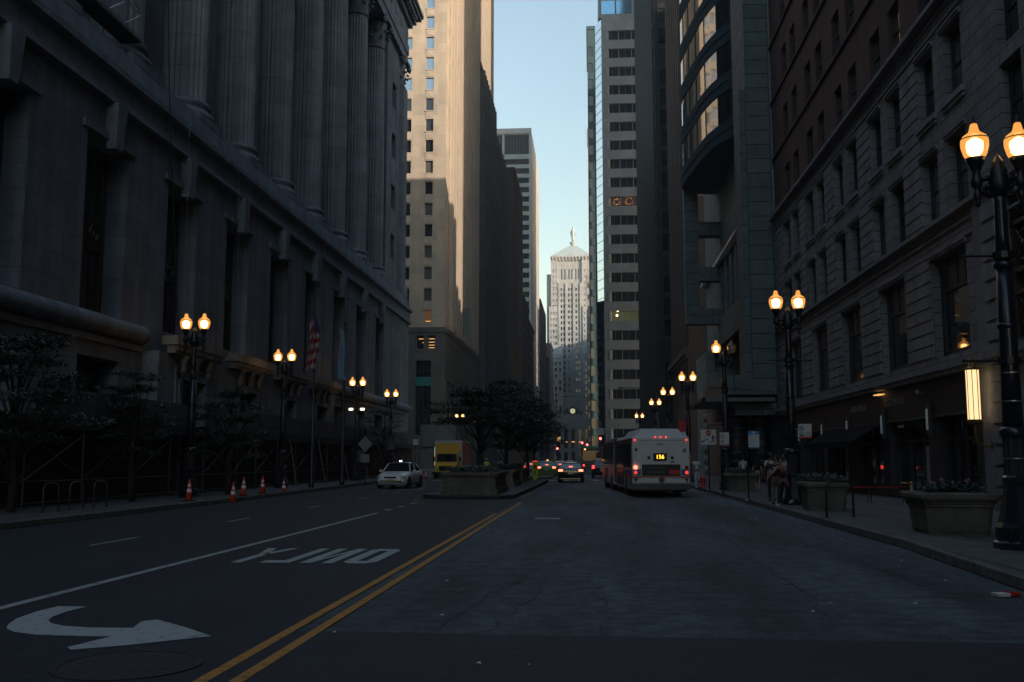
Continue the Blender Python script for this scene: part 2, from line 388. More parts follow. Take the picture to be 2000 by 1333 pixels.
def text(name, s, size, m, parent, loc, rot=(pi/2, 0, 0), ext=.004, align='CENTER', sx=1.):
    cu = bpy.data.curves.new(name, 'FONT'); cu.body = s; cu.size = size; cu.extrude = ext; cu.align_x = align; cu.align_y = 'CENTER'
    t = bpy.data.objects.new(name, cu); C.objects.link(t)
    dg = bpy.context.evaluated_depsgraph_get(); me = bpy.data.meshes.new_from_object(t.evaluated_get(dg))
    C.objects.unlink(t); bpy.data.objects.remove(t)
    me.materials.clear(); me.materials.append(M[m])
    o = bpy.data.objects.new(name, me); C.objects.link(o); o.parent = parent; o.location = loc; o.rotation_euler = rot; o.scale = (sx, 1, 1)
    return o

# -------- facades: axis 'x' -> plane at X=pl, u runs along Y ; axis 'y' -> plane at Y=pl, u runs along X ; nr = outward sign
def P(axis, pl, nr, u, z, d=0.):
    return (pl + nr*d, u, z) if axis == 'x' else (u, pl + nr*d, z)
def facade(mb, axis, pl, nr, u0, u1, z0, z1, ops, depth=.4):
    zs = sorted({z0, z1, *[max(z0, min(z1, q)) for o in ops for q in o[2:4]]})
    for za, zb in zip(zs, zs[1:]):
        if zb-za < 1e-4: continue
        zm = (za+zb)/2; iv = sorted((o[0], o[1]) for o in ops if o[2] < zm < o[3]); cur = u0
        for a, b in iv + [(u1, u1)]:
            a = max(a, u0)
            if a-cur > 1e-4: mb.quad(P(axis, pl, nr, cur, za), P(axis, pl, nr, a, za), P(axis, pl, nr, a, zb), P(axis, pl, nr, cur, zb))
            cur = max(cur, b)
    for a, b, c, d in ops:
        q = lambda u, z, dd: P(axis, pl, nr, u, z, -dd)
        mb.quad(q(a, c, 0), q(a, d, 0), q(a, d, depth), q(a, c, depth)); mb.quad(q(b, c, 0), q(b, d, 0), q(b, d, depth), q(b, c, depth))
        mb.quad(q(a, d, 0), q(b, d, 0), q(b, d, depth), q(a, d, depth)); mb.quad(q(a, c, 0), q(b, c, 0), q(b, c, depth), q(a, c, depth))
def abox(mb, axis, pl, nr, u0, u1, z0, z1, d0, d1):
    a, b = sorted((pl+nr*d0, pl+nr*d1))
    if axis == 'x': mb.box(a, b, u0, u1, z0, z1)
    else: mb.box(u0, u1, a, b, z0, z1)
WC = {}
def win_geo(mb, axis, nr, w, h, depth, nx, nz, fw, off=(0, 0, 0), pane=True, frame=True):
    """window centred on u, bottom at z=0, facade plane at 0"""
    def bx(u0, u1, z0, z1, d0, d1):
        a, b = sorted((nr*d0, nr*d1))
        if axis == 'x': mb.box(off[0]+a, off[0]+b, off[1]+u0, off[1]+u1, off[2]+z0, off[2]+z1)
        else: mb.box(off[0]+u0, off[0]+u1, off[1]+a, off[1]+b, off[2]+z0, off[2]+z1)
    e = .004; mb.m = 0
    if frame and fw:
        bx(-w/2+e, -w/2+fw, e, h-e, -depth, -depth+.08); bx(w/2-fw, w/2-e, e, h-e, -depth, -depth+.08)
        bx(-w/2+fw, w/2-fw, e, fw, -depth, -depth+.08); bx(-w/2+fw, w/2-fw, h-fw, h-e, -depth, -depth+.08)
        for i in range(1, nx): u = -w/2 + w*i/nx; bx(u-fw*.35, u+fw*.35, fw, h-fw, -depth, -depth+.06)
        for i in range(1, nz): z = h*i/nz; bx(-w/2+fw, w/2-fw, z-fw*.35, z+fw*.35, -depth, -depth+.055)
    if pane:
        mb.m = 1
        pts = [(-w/2, 0), (w/2, 0), (w/2, h), (-w/2, h)]
        if axis == 'x': mb.quad(*[(off[0]-nr*depth*.98, off[1]+u, off[2]+z) for u, z in pts])
        else: mb.quad(*[(off[0]+u, off[1]-nr*depth*.98, off[2]+z) for u, z in pts])
    mb.m = 0
def windows(parent, axis, pl, nr, ops, depth, frame='window_frame', glass=('dark_glass',), nx=1, nz=1, fw=.06, sub=False, maxn=100, lit=None, name='window'):
    """each opening gets its own window object; beyond maxn the farthest become one"""
    L = list(parent.location)
    def dist(o): p = P(axis, pl, nr, (o[0]+o[1])/2, (o[2]+o[3])/2); return (Vector(p)-Vector((0, 0, 1.7))).length
    order = sorted(ops, key=dist); rest = order[maxn:]
    for k, o in enumerate(order[:maxn]):
        wd, h = round(o[1]-o[0], 3), round(o[3]-o[2], 3); g = lit[o] if lit and o in lit else random.choice(glass)
        p = P(axis, pl, nr, (o[0]+o[1])/2, o[2])
        key = (axis, nr, wd, h, depth, frame, g, nx, nz, fw, sub)
        if key not in WC:
            a = MB(); win_geo(a, axis, nr, wd, h, depth, nx, nz, fw, pane=not sub)
            b = None
            if sub: b = MB(); win_geo(b, axis, nr, wd, h, depth, nx, nz, fw, frame=False); b = b.mesh('pane', [frame, g])
            WC[key] = (a.mesh(name, [frame, g]), b)
        me, pm = WC[key]
        ob = bpy.data.objects.new(name, me); C.objects.link(ob); ob.parent = parent; ob.location = (p[0]-L[0], p[1]-L[1], p[2]-L[2])
        if pm: q = bpy.data.objects.new('pane', pm); C.objects.link(q); q.parent = ob
    if rest:
        mb = MB()
        for o in rest:
            p = P(axis, pl, nr, (o[0]+o[1])/2, o[2]); win_geo(mb, axis, nr, o[1]-o[0], o[3]-o[2], depth, nx, nz, fw, off=p)
        r = mb.build(name + '_field', [frame, glass[0]], parent, True); r['kind'] = 'stuff'
def grid(us, zs, w, h): return [(u-w/2, u+w/2, z, z+h) for u in us for z in zs]
def frange(a, b, st):
    r = []
    while a <= b + 1e-6: r.append(a); a += st
    return r
# box-like building: solid back faces, front faces via facade
def shell(mb, x0, x1, y0, y1, z0, z1, skip=''):
    if 'w' not in skip: mb.quad((x0, y0, z0), (x0, y1, z0), (x0, y1, z1), (x0, y0, z1))
    if 'e' not in skip: mb.quad((x1, y0, z0), (x1, y1, z0), (x1, y1, z1), (x1, y0, z1))
    if 's' not in skip: mb.quad((x0, y0, z0), (x1, y0, z0), (x1, y0, z1), (x0, y0, z1))
    if 'n' not in skip: mb.quad((x0, y1, z0), (x1, y1, z0), (x1, y1, z1), (x0, y1, z1))
    mb.quad((x0, y0, z1), (x1, y0, z1), (x1, y1, z1), (x0, y1, z1))

# ================================================================== SETTING
XL, XR = -19.5, 12.3
g = MB(); g.quad((-450, -300, -.03), (450, -300, -.03), (450, 900, -.03), (-450, 900, -.03)); struct('ground', g, 'concrete')
def kx_r(y): return 5.75 if y < 100 else 5.6
g = MB(); g.quad((-16.5, -60, 0), (8, -60, 0), (8, 640, 0), (-16.5, 640, 0))
for yy in (106.5, 256, 372, 490): g.quad((-200, yy, .002), (-16.6, yy, .002), (-16.6, yy+17, .002), (-200, yy+17, .002)); g.quad((8.1, yy, .002), (200, yy, .002), (200, yy+17, .002), (8.1, yy+17, .002))
struct('road', g, 'asphalt_old')
g = MB()
def wob(pts, a=.03):
    return [(x+random.uniform(-a, a), y+random.uniform(-a, a)) for x, y in pts]
edge = [(-3.02+random.uniform(-.02, .02), y) for y in frange(10.0, 44, 1.)]
poly = [(-16.4, 44), (-16.4, 9.9)] + [(-8, 10.02), (-3.1, 9.97)] + edge
g.quad(*[(x, y, .004) for x, y in poly]); g.quad((-16.4, 44, .004), (-7.4, 44, .004), (-7.4, 105, .004), (-16.4, 105, .004))
struct('road_new_lanes', g, 'asphalt_new')
g = MB(); top = [(x, 9.95 - .02*(x+3) + random.uniform(-.02, .02)) for x in frange(-3.0, 7, .6)]
g.quad(*[(x, y, .008) for x, y in [(-16.4, -30), (7, -30)] + top[::-1] + [(-3.1, 9.96), (-8, 10.0), (-16.4, 9.88)]]); struct('road_intersection', g, 'asphalt_patch')
# tar sealed cracks and repair strips in the old asphalt
g = MB()
def crack(pts, w, z=.006):
    for (x0, y0), (x1, y1) in zip(pts, pts[1:]):
        a = w*random.uniform(.4, 1.2); b = w*random.uniform(.4, 1.2)
        dx, dy = x1-x0, y1-y0; L = math.hypot(dx, dy); nx, ny = -dy/L, dx/L
        g.quad((x0-nx*a, y0-ny*a, z), (x0+nx*a, y0+ny*a, z), (x1+nx*b, y1+ny*b, z), (x1-nx*b, y1-ny*b, z))
def path(x0, y0, x1, y1, n, j):
    return [(x0+(x1-x0)*i/n+random.uniform(-j, j), y0+(y1-y0)*i/n+random.uniform(-j, j)*.5) for i in range(n+1)]
for a in ((2.6, 11.0, 3.4, 40, 60, .10), (.2, 10, -.3, 20, 22, .12), (-1.6, 10.2, -.9, 15, 14, .1), (-1.1, 10, -.6, 13.5, 12, .09), (4.4, 14, 4.9, 60, 50, .07), (1.7, 24, 1.0, 60, 30, .12)):
    crack(path(*a), .011)
for y, x0, x1 in ((36.2, -2.6, 5.5), (46.5, -2.8, 2.0), (58, -3, .5), (27.5, 1.2, 5.6), (66, -3, 3.6)):
    crack(path(x0, y, x1, y+random.uniform(-.3, .3), 14, .05), .05)
struct('road_cracks', g, 'asphalt_patch')
# sidewalks
def walk(name, poly, kerb_edge, zt=.15):
    g = MB(); g.prism(poly, zt); struct(name, g, 'paving')
    k = MB()
    for (x0, y0, s), (x1, y1, _) in zip(kerb_edge, kerb_edge[1:]):
        w2 = .16*s
        k.add([(x0, y0, -.02), (x1, y1, -.02), (x1+w2, y1, -.02), (x0+w2, y0, -.02), (x0, y0, zt+.012), (x1, y1, zt+.012), (x1+w2, y1, zt+.012), (x0+w2, y0, zt+.012)],
              [(0, 1, 5, 4), (4, 5, 6, 7), (2, 3, 7, 6), (0, 3, 7, 4), (1, 2, 6, 5)])
    struct(name + '_kerb', k, 'kerb_stone')
ke = [(5.05 + .9*min(1, max(0, (y-6)/14)) + random.uniform(-.012, .012) - (.45*max(0, (y-50))/50 if y > 50 else 0), y, 1) for y in frange(-30, 104, 2.)]
walk('sidewalk_right', [(x+.16, y) for x, y, _ in ke] + [(40, 104), (40, -30)], ke)
kl = [(-14.15 - .75*min(1, max(0, (y-40)/25)) + random.uniform(-.012, .012), y, -1) for y in frange(-30, 104, 2.)]
walk('sidewalk_left', [(x-.16, y) for x, y, _ in kl][::-1] + [(-40, -30), (-40, 104)], kl)
for nm, xa, xb, ya, yb in (('sidewalk_right_far', 5.6, 40, 126, 252), ('sidewalk_left_far', -40, -14.9, 124, 252), ('sidewalk_right_end', -.6, 40, 275, 600), ('sidewalk_left_end', -60, -17.0, 275, 600)):
    g = MB(); g.box(xa, xb, ya, yb, 0, .15); struct(nm, g, 'paving')
# median
g = MB(); mp = [(-7.35, 43.6), (-6.8, 42.8), (-3.9, 42.5), (-3.35, 43.4), (-3.2, 60), (-3.2, 74), (-3.6, 75.2), (-4.6, 75.8), (-7.0, 75.8), (-7.5, 75)]
g.prism(mp, .16); struct('median_island', g, 'paving')
k = MB()
cxm = sum(p[0] for p in mp)/len(mp); cym = 58
for (a, b), (c, d) in zip(mp, mp[1:]+mp[:1]):
    f = lambda x, y: (x + (.14 if x < -5.2 else -.14), y + (.14 if y < 50 else (-.14 if y > 70 else 0)))
    (a2, b2), (c2, d2) = f(a, b), f(c, d)
    o = .02
    k.add([(a, b, -.01), (c, d, -.01), (c2, d2, -.01), (a2, b2, -.01), (a, b, .175), (c, d, .175), (c2, d2, .175), (a2, b2, .175)], [(0, 1, 5, 4), (4, 5, 6, 7), (2, 3, 7, 6)])
for v in range(len(k.v)):
    pass
struct('median_kerb', k, 'kerb_stone')
g = MB(); g.box(-7.2, -3.5, 86, 104, 0, .16); struct('median_island_far', g, 'paving')
g = MB(); g.box(-12, -8.4, 280, 480, 0, .16); struct('median_island_end', g, 'paving')

# ------------------------------------------------------------------ markings
def ribbon(g, pts, w, z):
    for (x0, y0), (x1, y1) in zip(pts, pts[1:]):
        dx, dy = x1-x0, y1-y0; L = math.hypot(dx, dy); nx, ny = -dy/L*w/2, dx/L*w/2
        g.quad((x0-nx, y0-ny, z), (x0+nx, y0+ny, z), (x1+nx, y1+ny, z), (x1-nx, y1-ny, z))
g = MB(); ribbon(g, [(-6.74, 5), (-6.74, 31.4)], .15, .013)
for y0, y1 in ((33.0, 33.8), (35.2, 36.0), (37.6, 38.5)): ribbon(g, [(-6.8, y0), (-6.8, y1)], .2, .013)
struct('lane_line_white', g, 'white_line')
g = MB()
for y0, y1 in ((12.2, 14.2), (19.2, 21.3), (26.7, 28.5), (34.4, 36.0), (42, 44), (49.5, 51.3), (57, 59), (65, 67), (72, 74)): ribbon(g, [(-9.85, y0), (-9.85, y1)], .1, .013)
for y0 in frange(80, 230, 8): ribbon(g, [(-.9, y0), (-.9, y0+2.5)], .12, .013)
for x in frange(-16, 5, 1.15): g.quad((x, 78, .013), (x+.5, 78, .013), (x+.5, 81, .013), (x, 81, .013))
g.quad((-1.62, 28.5, .013), (-.9, 28.5, .013), (-.9, 29.15, .013), (-1.62, 29.15, .013))
g.quad((-11.0, 55.2, .013), (-9.2, 55.2, .013), (-9.2, 55.6, .013), (-11., 55.6, .013)); g.quad((-8.9, 56.2, .013), (-7.7, 56.2, .013), (-7.7, 56.6, .013), (-8.9, 56.6, .013))
struct('lane_dashes', g, 'white_line')
g = MB(); ribbon(g, [(-3.0, 5), (-2.98, 31.2)], .11, .013); ribbon(g, [(-2.72, 5), (-2.76, 39.6)], .11, .013); struct('centre_lines', g, 'yellow_line')
g = MB(); ribbon(g, [(-3.0, 31.3), (-4.1, 34.0), (-6.6, 38.6), (-7.35, 41), (-7.5, 43.5)], .10, .013); ribbon(g, [(-3.0, 44.5), (-2.95, 74)], .12, .013); struct('median_lines', g, 'faded_yellow')
# turn arrow, outline measured on the road
CY_, CP_, SY_, SP_ = cos(R(YAW)), cos(R(PITCH)), sin(R(YAW)), sin(R(PITCH))
arrow = [(485, 822), (325, 820), (200, 850), (90, 890), (45, 922), (35, 945), (80, 965), (200, 980), (430, 988), (620, 990), (375, 1050), (395, 1065), (700, 1040), (1180, 988), (1040, 940), (880, 895), (790, 905), (740, 942), (500, 940), (350, 930), (285, 915), (270, 900), (290, 880), (370, 850)]
ARR = [(-5.7, 12.96), (-6.12, 12.94), (-6.37, 12.57), (-6.5, 12.08)]
def gnd(px, py, z=0):
    a, b = (px-1000)/1944., -(py-666.5)/1944.
    d = Vector((CY_, SY_, 0))*a + Vector((SY_*SP_, -CY_*SP_, CP_))*b + Vector((-SY_*CP_, CY_*CP_, SP_))
    t = (z-1.7)/d.z; return (d.x*t, d.y*t)
g = MB(); g.quad(*[(*gnd(a*.35, 900+b*.35), .015) for a, b in arrow]); struct('turn_arrow', g, 'white_paint')
# ONLY painted facing the oncoming lane: letters are 2.6 m long strokes
g = MB()
def stroke(x0, y0, w, h, polys):
    for p in polys: g.quad(*[(x0 - a*w, 18.85 - b*h, .015) for a, b in p])
H_ = 2.6
t = .36; v = .15
stroke(-3.55, 0, .55, H_, [[(0, .0+v*.6), (t, .0+v*.6+.06), (t, 1-v*.6-.06), (0, 1-v*.6)], [(1-t, v*.6+.06), (1, v*.6), (1, 1-v*.6), (1-t, 1-v*.6-.06)],
       [(0, v*.6), (.22, 0), (.78, 0), (1, v*.6), (1-t, v*.6+.06), (t, v*.6+.06)], [(0, 1-v*.6), (t, 1-v*.6-.06), (1-t, 1-v*.6-.06), (1, 1-v*.6), (.78, 1), (.22, 1)]])
stroke(-4.23, 0, .55, H_, [[(0, 0), (t*.9, 0), (t*.9, 1), (0, 1)], [(1-t*.9, 0), (1, 0), (1, 1), (1-t*.9, 1)], [(t*.9, .0), (1-t*.9, .72), (1-t*.9, 1), (t*.9, .30)]])
stroke(-4.95, 0, .50, H_, [[(0, 0), (t, 0), (t, 1), (0, 1)], [(t, 1-v), (1, 1-v), (1, 1), (t, 1)]])
stroke(-5.55, 0, .60, H_, [[(.36, .46), (.64, .46), (.64, 1), (.36, 1)], [(0, 0), (.27, 0), (.64, .46), (.36, .46)], [(.73, 0), (1, 0), (.64, .46), (.36, .46)]])
struct('lane_word_only', g, 'white_paint')

# ================================================================== CITY HALL (left)
def city_hall():
    b = thing('city_hall', 'colossal dark limestone civic building with fluted columns filling the left side', 'building', (-40, 45, 0))
    y0, y1 = -12., 105.2
    wc = [38 + 7.5*k for k in range(-6, 8)]
    wops = grid(wc, [7.5], 3.5, 7.0)
    low = [(c-1.7, c+1.7, 3.3, 5.7) for c in wc if not 44 < c < 71]
    doors = [(c-1.35, c+1.35, .15, 5.6) for c in (45.5, 53, 60.5, 68)]
    mb = MB(); facade(mb, 'x', XL, 1, y0, y1, 0, 16.1, wops + low + doors, 1.1)
    # moulded jambs beside the tall windows
    for c in wc:
        for s in (-1, 1):
            mb.lathe([(.26, 7.5), (.26, 14.5)], (XL-.28, c+s*1.98, 0), 10)
    mb.quad((-60, y1, 0), (XL, y1, 0), (XL, y1, 16.1), (-60, y1, 16.1)); mb.quad((-60, y0, 0), (XL, y0, 0), (XL, y0, 16.1), (-60, y0, 16.1))
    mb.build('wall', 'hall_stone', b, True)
    # upper wall behind the columns
    uops = grid([c for c in wc if c < 94], [22.5, 30.5, 37.0], 2.6, 5.2)
    cops = [(99.2, 101.2, z, z+2.6) for z in (22.3, 27.5, 33.0, 38.5)]
    mb = MB(); facade(mb, 'x', XL-3.9, 1, y0, 96.6, 19, 58, uops, .5); facade(mb, 'x', XL-.9, 1, 96.6, 103.0, 19, 52, cops, .6)
    mb.quad((XL-4.1, 96.6, 19), (XL-.9, 96.6, 19), (XL-.9, 96.6, 52), (XL-4.1, 96.6, 52))
    shell(mb, -60, XL-.9, 96.6, 104.6, 16, 52, 'es'); mb.quad((XL-.9, 103, 19), (XL-.9, 104.6, 19), (XL-.9, 104.6, 52), (XL-.9, 103, 52))
    mb.quad((-60, y0, 58), (XL-3, y0, 58), (XL-3, 104.6, 58), (-60, 104.6, 58))
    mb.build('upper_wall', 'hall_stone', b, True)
    # base cornice, plinth course
    mb = MB()
    prof = [(0, 16.1), (.35, 16.1), (.35, 16.35), (.12, 16.42), (.12, 17.3), (.45, 17.35), (.45, 17.62), (.2, 17.7), (-.1, 18.0), (-.25, 19.0), (-4.2, 19.0)]
    for (d0, z0), (d1, z1) in zip(prof, prof[1:]):
        mb.quad((XL+d0, y0, z0), (XL+d0, y1, z0), (XL+d1, y1, z1), (XL+d1, y0, z1))
    mb.add([(XL+d, y1, z) for d, z in prof] + [(XL-4.2, y1, 16.1)], [tuple(range(len(prof)+1))])
    mb.quad((XL-40, y1, 16.1), (XL, y1, 16.1), (XL, y1, 19), (XL-40, y1, 19)); mb.quad((XL-40, y1-1, 19.), (XL-4, y1-1, 19.), (XL-4, y1, 19.), (XL-40, y1, 19.))
    mb.build('cornice', 'hall_stone_plain', b, True)
    # keystones and window hoods
    for c in wc:
        mb = MB(); mb.frus((XL+.22, c), (.42, .55), (.62, .85), 14.2, 16.08)
        mb.build('keystone', 'hall_stone_plain', b, True)
    for c in wc:
        mb = MB()
        mb.box(XL, XL+.14, c-2.2, c+2.2, 14.55, 14.85)
        mb.build('window_hood', 'hall_stone_plain', b, True)
    # tall window fillings: frame > pane, spandrel with wreaths
    fm = MB(); pm = MB(); sp = MB()
    for u in (-1.7, 0, 1.7): fm.box(-1.1, -.92, u-.13, u+.13, 0, 7)
    for z in (0, 2.75, 4.0, 6.85): fm.box(-1.1, -.94, -1.7, 1.7, z, z+.15)
    for u in (-.85, .85): fm.box(-1.08, -.98, u-.04, u+.04, 0, 7)
    pm.quad((-1.06, -1.75, 0), (-1.06, 1.75, 0), (-1.06, 1.75, 7), (-1.06, -1.75, 7))
    sp.box(-1.05, -.95, -1.7, 1.7, 2.9, 4.0)
    for u in (-.85, .85):
        pts = [(-.93, u+.33*cos(t*pi/6), 3.45+.33*sin(t*pi/6)) for t in range(13)]
        sp.tube(pts, .085, 6); sp.sphere((-.93, u, 3.45), .13, 8, 6)
        for s in (-1, 1): sp.box(-.95, -.90, u-.62, u+.62, 3.45+s*.46-.03, 3.45+s*.46+.03)
    fme = fm.mesh('window', ['bronze_frame']); pme = pm.mesh('pane', ['dark_glass']); sme = sp.mesh('spandrel', ['bronze_frame'])
    for c in wc:
        o = bpy.data.objects.new('window', fme); C.objects.link(o); o.parent = b; o.location = (XL+40, c-45, 7.5)
        for nme, me in (('pane', pme), ('spandrel', sme)):
            q = bpy.data.objects.new(nme, me); C.objects.link(q); q.parent = o
    windows(b, 'x', XL, 1, low, .9, 'bronze_frame', ('dark_glass',), nx=2, sub=True, fw=.1)
    windows(b, 'x', XL-4.1, 1, uops, .45, 'bronze_frame', ('dark_glass',), nx=2, nz=3, fw=.1)
    windows(b, 'x', XL-.9, 1, cops, .55, 'bronze_frame', ('dark_glass',), fw=.1, sub=True)
    # torus moulding
    for a, c in ((y0, 41.6), (72.0, y1)):
        mb = MB(); n = 12; mb.smooth = True
        for i in range(n):
            t0, t1 = -pi/2 + pi*i/n, -pi/2 + pi*(i+1)/n
            mb.quad((XL+.42*cos(t0)+.02, a, 7.02+.42*sin(t0)), (XL+.42*cos(t0)+.02, c, 7.02+.42*sin(t0)), (XL+.42*cos(t1)+.02, c, 7.02+.42*sin(t1)), (XL+.42*cos(t1)+.02, a, 7.02+.42*sin(t1)))
        mb.add([(XL+.42*cos(-pi/2+pi*i/n), c, 7.02+.42*sin(-pi/2+pi*i/n)) for i in range(n+1)], [tuple(range(n+1))])
        mb.smooth = False
        mb.box(XL, XL+.12, a, c, 6.3, 6.55); mb.box(XL, XL+.3, a, c, 0.15, 1.2)
        mb.build('torus_moulding', 'hall_stone_plain', b, True)
    # portico of doors
    mb = MB(); X2 = XL+.75
    dd = [(c-1.35, c+1.35, .15, 5.3) for c in (45.5, 53, 60.5, 68)]
    facade(mb, 'x', X2, 1, 41.8, 71.8, 0, 6.4, dd, .75)
    for y in (41.8, 71.8): mb.quad((XL, y, 0), (X2, y, 0), (X2, y, 6.4), (XL, y, 6.4))
    for c in (45.5, 53, 60.5, 68):
        for s in (-1, 1):
            mb.box(X2, X2+.14, c+s*1.5-.16, c+s*1.5+.16, .15, 5.6); mb.box(X2, X2+.07, c+s*1.85-.12, c+s*1.85+.12, .15, 5.9)
        mb.box(X2, X2+.16, c-1.66, c+1.66, 5.3, 5.6)
    mb.build('portico_wall', 'hall_stone_plain', b, True)
    for c in (45.5, 53, 60.5, 68):
        mb = MB(); mb.box(X2-.2, X2+.55, c-3.0, c+3.0, 6.75, 7.15); mb.box(X2, X2+.38, c-2.85, c+2.85, 6.4, 6.75)
        for k in range(18): u = c-2.7+k*5.4/17; mb.box(X2+.36, X2+.5, u-.09, u+.09, 6.52, 6.72)
        mb.build('door_cornice', 'cornice_stone', b, True)
        for s in (-1, 0, 1):
            mb = MB(); mb.smooth = True
            pts = [(X2+.12, c+s*1.5, 5.5), (X2+.2, c+s*1.5, 5.75), (X2+.16, c+s*1.5, 6.0), (X2+.3, c+s*1.5, 6.3), (X2+.36, c+s*1.5, 6.4)]
            mb.tube(pts, .15, 8, .17); mb.build('bracket', 'cornice_stone', b, True)
        mb = MB(); mb.box(XL-.4, XL-.3, c-1.3, c+1.3, .15, 5.5)
        for k in range(5): mb.box(XL-.3, XL-.22, c-1.3+k*.65-.05, c-1.3+k*.65+.05, .15, 5.4)
        mb.box(XL-.3, XL-.2, c-1.3, c+1.3, 3.2, 3.4); mb.build('door', 'bronze_frame', b, True)
    # columns
    nf = 24
    rm = lambda i: 1. if i % 4 in (0,) else (.90 if i % 4 == 2 else .945)
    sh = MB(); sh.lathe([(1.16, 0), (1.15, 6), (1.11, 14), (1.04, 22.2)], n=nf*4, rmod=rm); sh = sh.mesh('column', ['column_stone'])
    bs = MB(); bs.smooth = True
    bs.lathe([(1.5, 0), (1.58, .12), (1.55, .3), (1.38, .42), (1.28, .55), (1.28, .62), (1.40, .70), (1.42, .85), (1.30, .98), (1.16, 1.02)], n=32)
    bs.smooth = False; bs.box(-1.58, 1.58, -1.58, 1.58, -.4, 0); bs = bs.mesh('column_base', ['hall_stone_plain'])
    cp = MB(); cp.smooth = True; cp.lathe([(1.10, -.15), (1.16, -.08), (1.10, 0), (1.0, .05), (1.02, 1.6), (1.25, 2.5)], n=24)
    def leaf(a, z0, h, r0, wd, out):
        pts = []
        for k in range(6):
            t = k/5.; rr = r0 + out*(t**2.2); z = z0 + h*(t if t < .85 else .85-(t-.85)*.8)
            pts.append((rr, z, wd*(1-.55*t)*(1 if t < .9 else .6)))
        vs = []; fs = []
        for r_, z, w_ in pts:
            for s in (-1, 0, 1):
                x = r_ + (.06 if s == 0 else 0); y = s*w_; vs.append((x*cos(a)-y*sin(a), x*sin(a)+y*cos(a), z))
        for k in range(5):
            for s in (0, 1): fs.append((k*3+s, k*3+s+1, k*3+s+4, k*3+s+3))
        cp.add(vs, fs); x, z = pts[-1][0], pts[-1][1]
        cp.sphere((x*cos(a), x*sin(a), z-.04), .13, 6, 5)
    for k in range(8): leaf(2*pi*k/8, .05, 1.15, 1.02, .40, .42)
    for k in range(8): leaf(2*pi*(k+.5)/8, .1, 2.0, 1.02, .38, .50)
    for k in range(4):
        a = pi/4 + k*pi/2; leaf(a, 1.2, 1.5, 1.05, .26, .95)
        cp.sphere((1.9*cos(a), 1.9*sin(a), 2.5), .30, 8, 6, (1, 1, .9))
    cp.smooth = False; cp.box(-1.5, 1.5, -1.5, 1.5, 2.75, 3.05); cp = cp.mesh('capital', ['hall_stone_plain'])
    for k in range(-2, 8):
        y = 41.7 + 7.5*k; x = XL-1.8
        o = bpy.data.objects.new('column', sh); C.objects.link(o); o.parent = b; o.location = (x+40, y-45, 20.3)
        for nme, me, dz in (('column_base', bs, -.98), ('capital', cp, 22.2)):
            q = bpy.data.objects.new(nme, me); C.objects.link(q); q.parent = o; q.location = (0, 0, dz)
    # corner pilaster with capital
    mb = MB(); mb.box(XL-2.9, XL-.45, 103.0, 105.0, 19.0, 42.2); mb.box(XL-3.1, XL-.2, 102.8, 105.15, 19.0, 20.0)
    for k in range(5): mb.box(XL-.45, XL-.38, 103.1+k*.4, 103.3+k*.4, 20.2, 42.0)
    pil = mb.build('corner_pilaster', 'column_stone', b, True)
    q = bpy.data.objects.new('capital', cp); C.objects.link(q); q.parent = b; q.location = (XL-1.7+40, 104-45, 42.2)
    # low wall between pedestals with scrolls
    mb = MB()
    for k in range(-2, 8):
        y = 41.7+7.5*k; mb.box(XL-1.15, XL-.75, y+1.65, y+5.85, 19, 19.45)
        for s in (1, -1):
            yy = y+1.9 if s > 0 else y+5.6; mb.sphere((XL-.65, yy, 19.2), .24, 8, 6, (.7, 1, 1))
    mb.build('balustrade', 'hall_stone_plain', b, True)
    # entablature
    mb = MB(); xe = XL-.45
    for z0, z1, d in ((45.25, 46.3, 0), (46.3, 47.4, .12), (47.4, 49.6, .02), (49.6, 50.1, .45), (50.1, 50.7, .8), (50.7, 51.1, 1.3), (51.1, 51.5, 1.5)):
        mb.box(xe-3.6, xe+d, y0, 105.0+d, z0, z1)
    for k in range(0, 150): y = y0+k*.78; mb.box(xe+.45, xe+1.1, y, y+.4, 50.15, 50.6) if y < 105 else None
    mb.box(xe-3, xe-.4, y0, 104.2, 51.5, 60); mb.build('entablature', 'hall_stone_plain', b, True)
    # frieze rosettes
    mb = MB()
    for k in range(30): mb.sphere((xe+.06, 20+k*2.9, 48.5), .55, 8, 6, (.25, 1, 1))
    mb.build('frieze_ornament', 'hall_stone_plain', b, True)
city_hall()

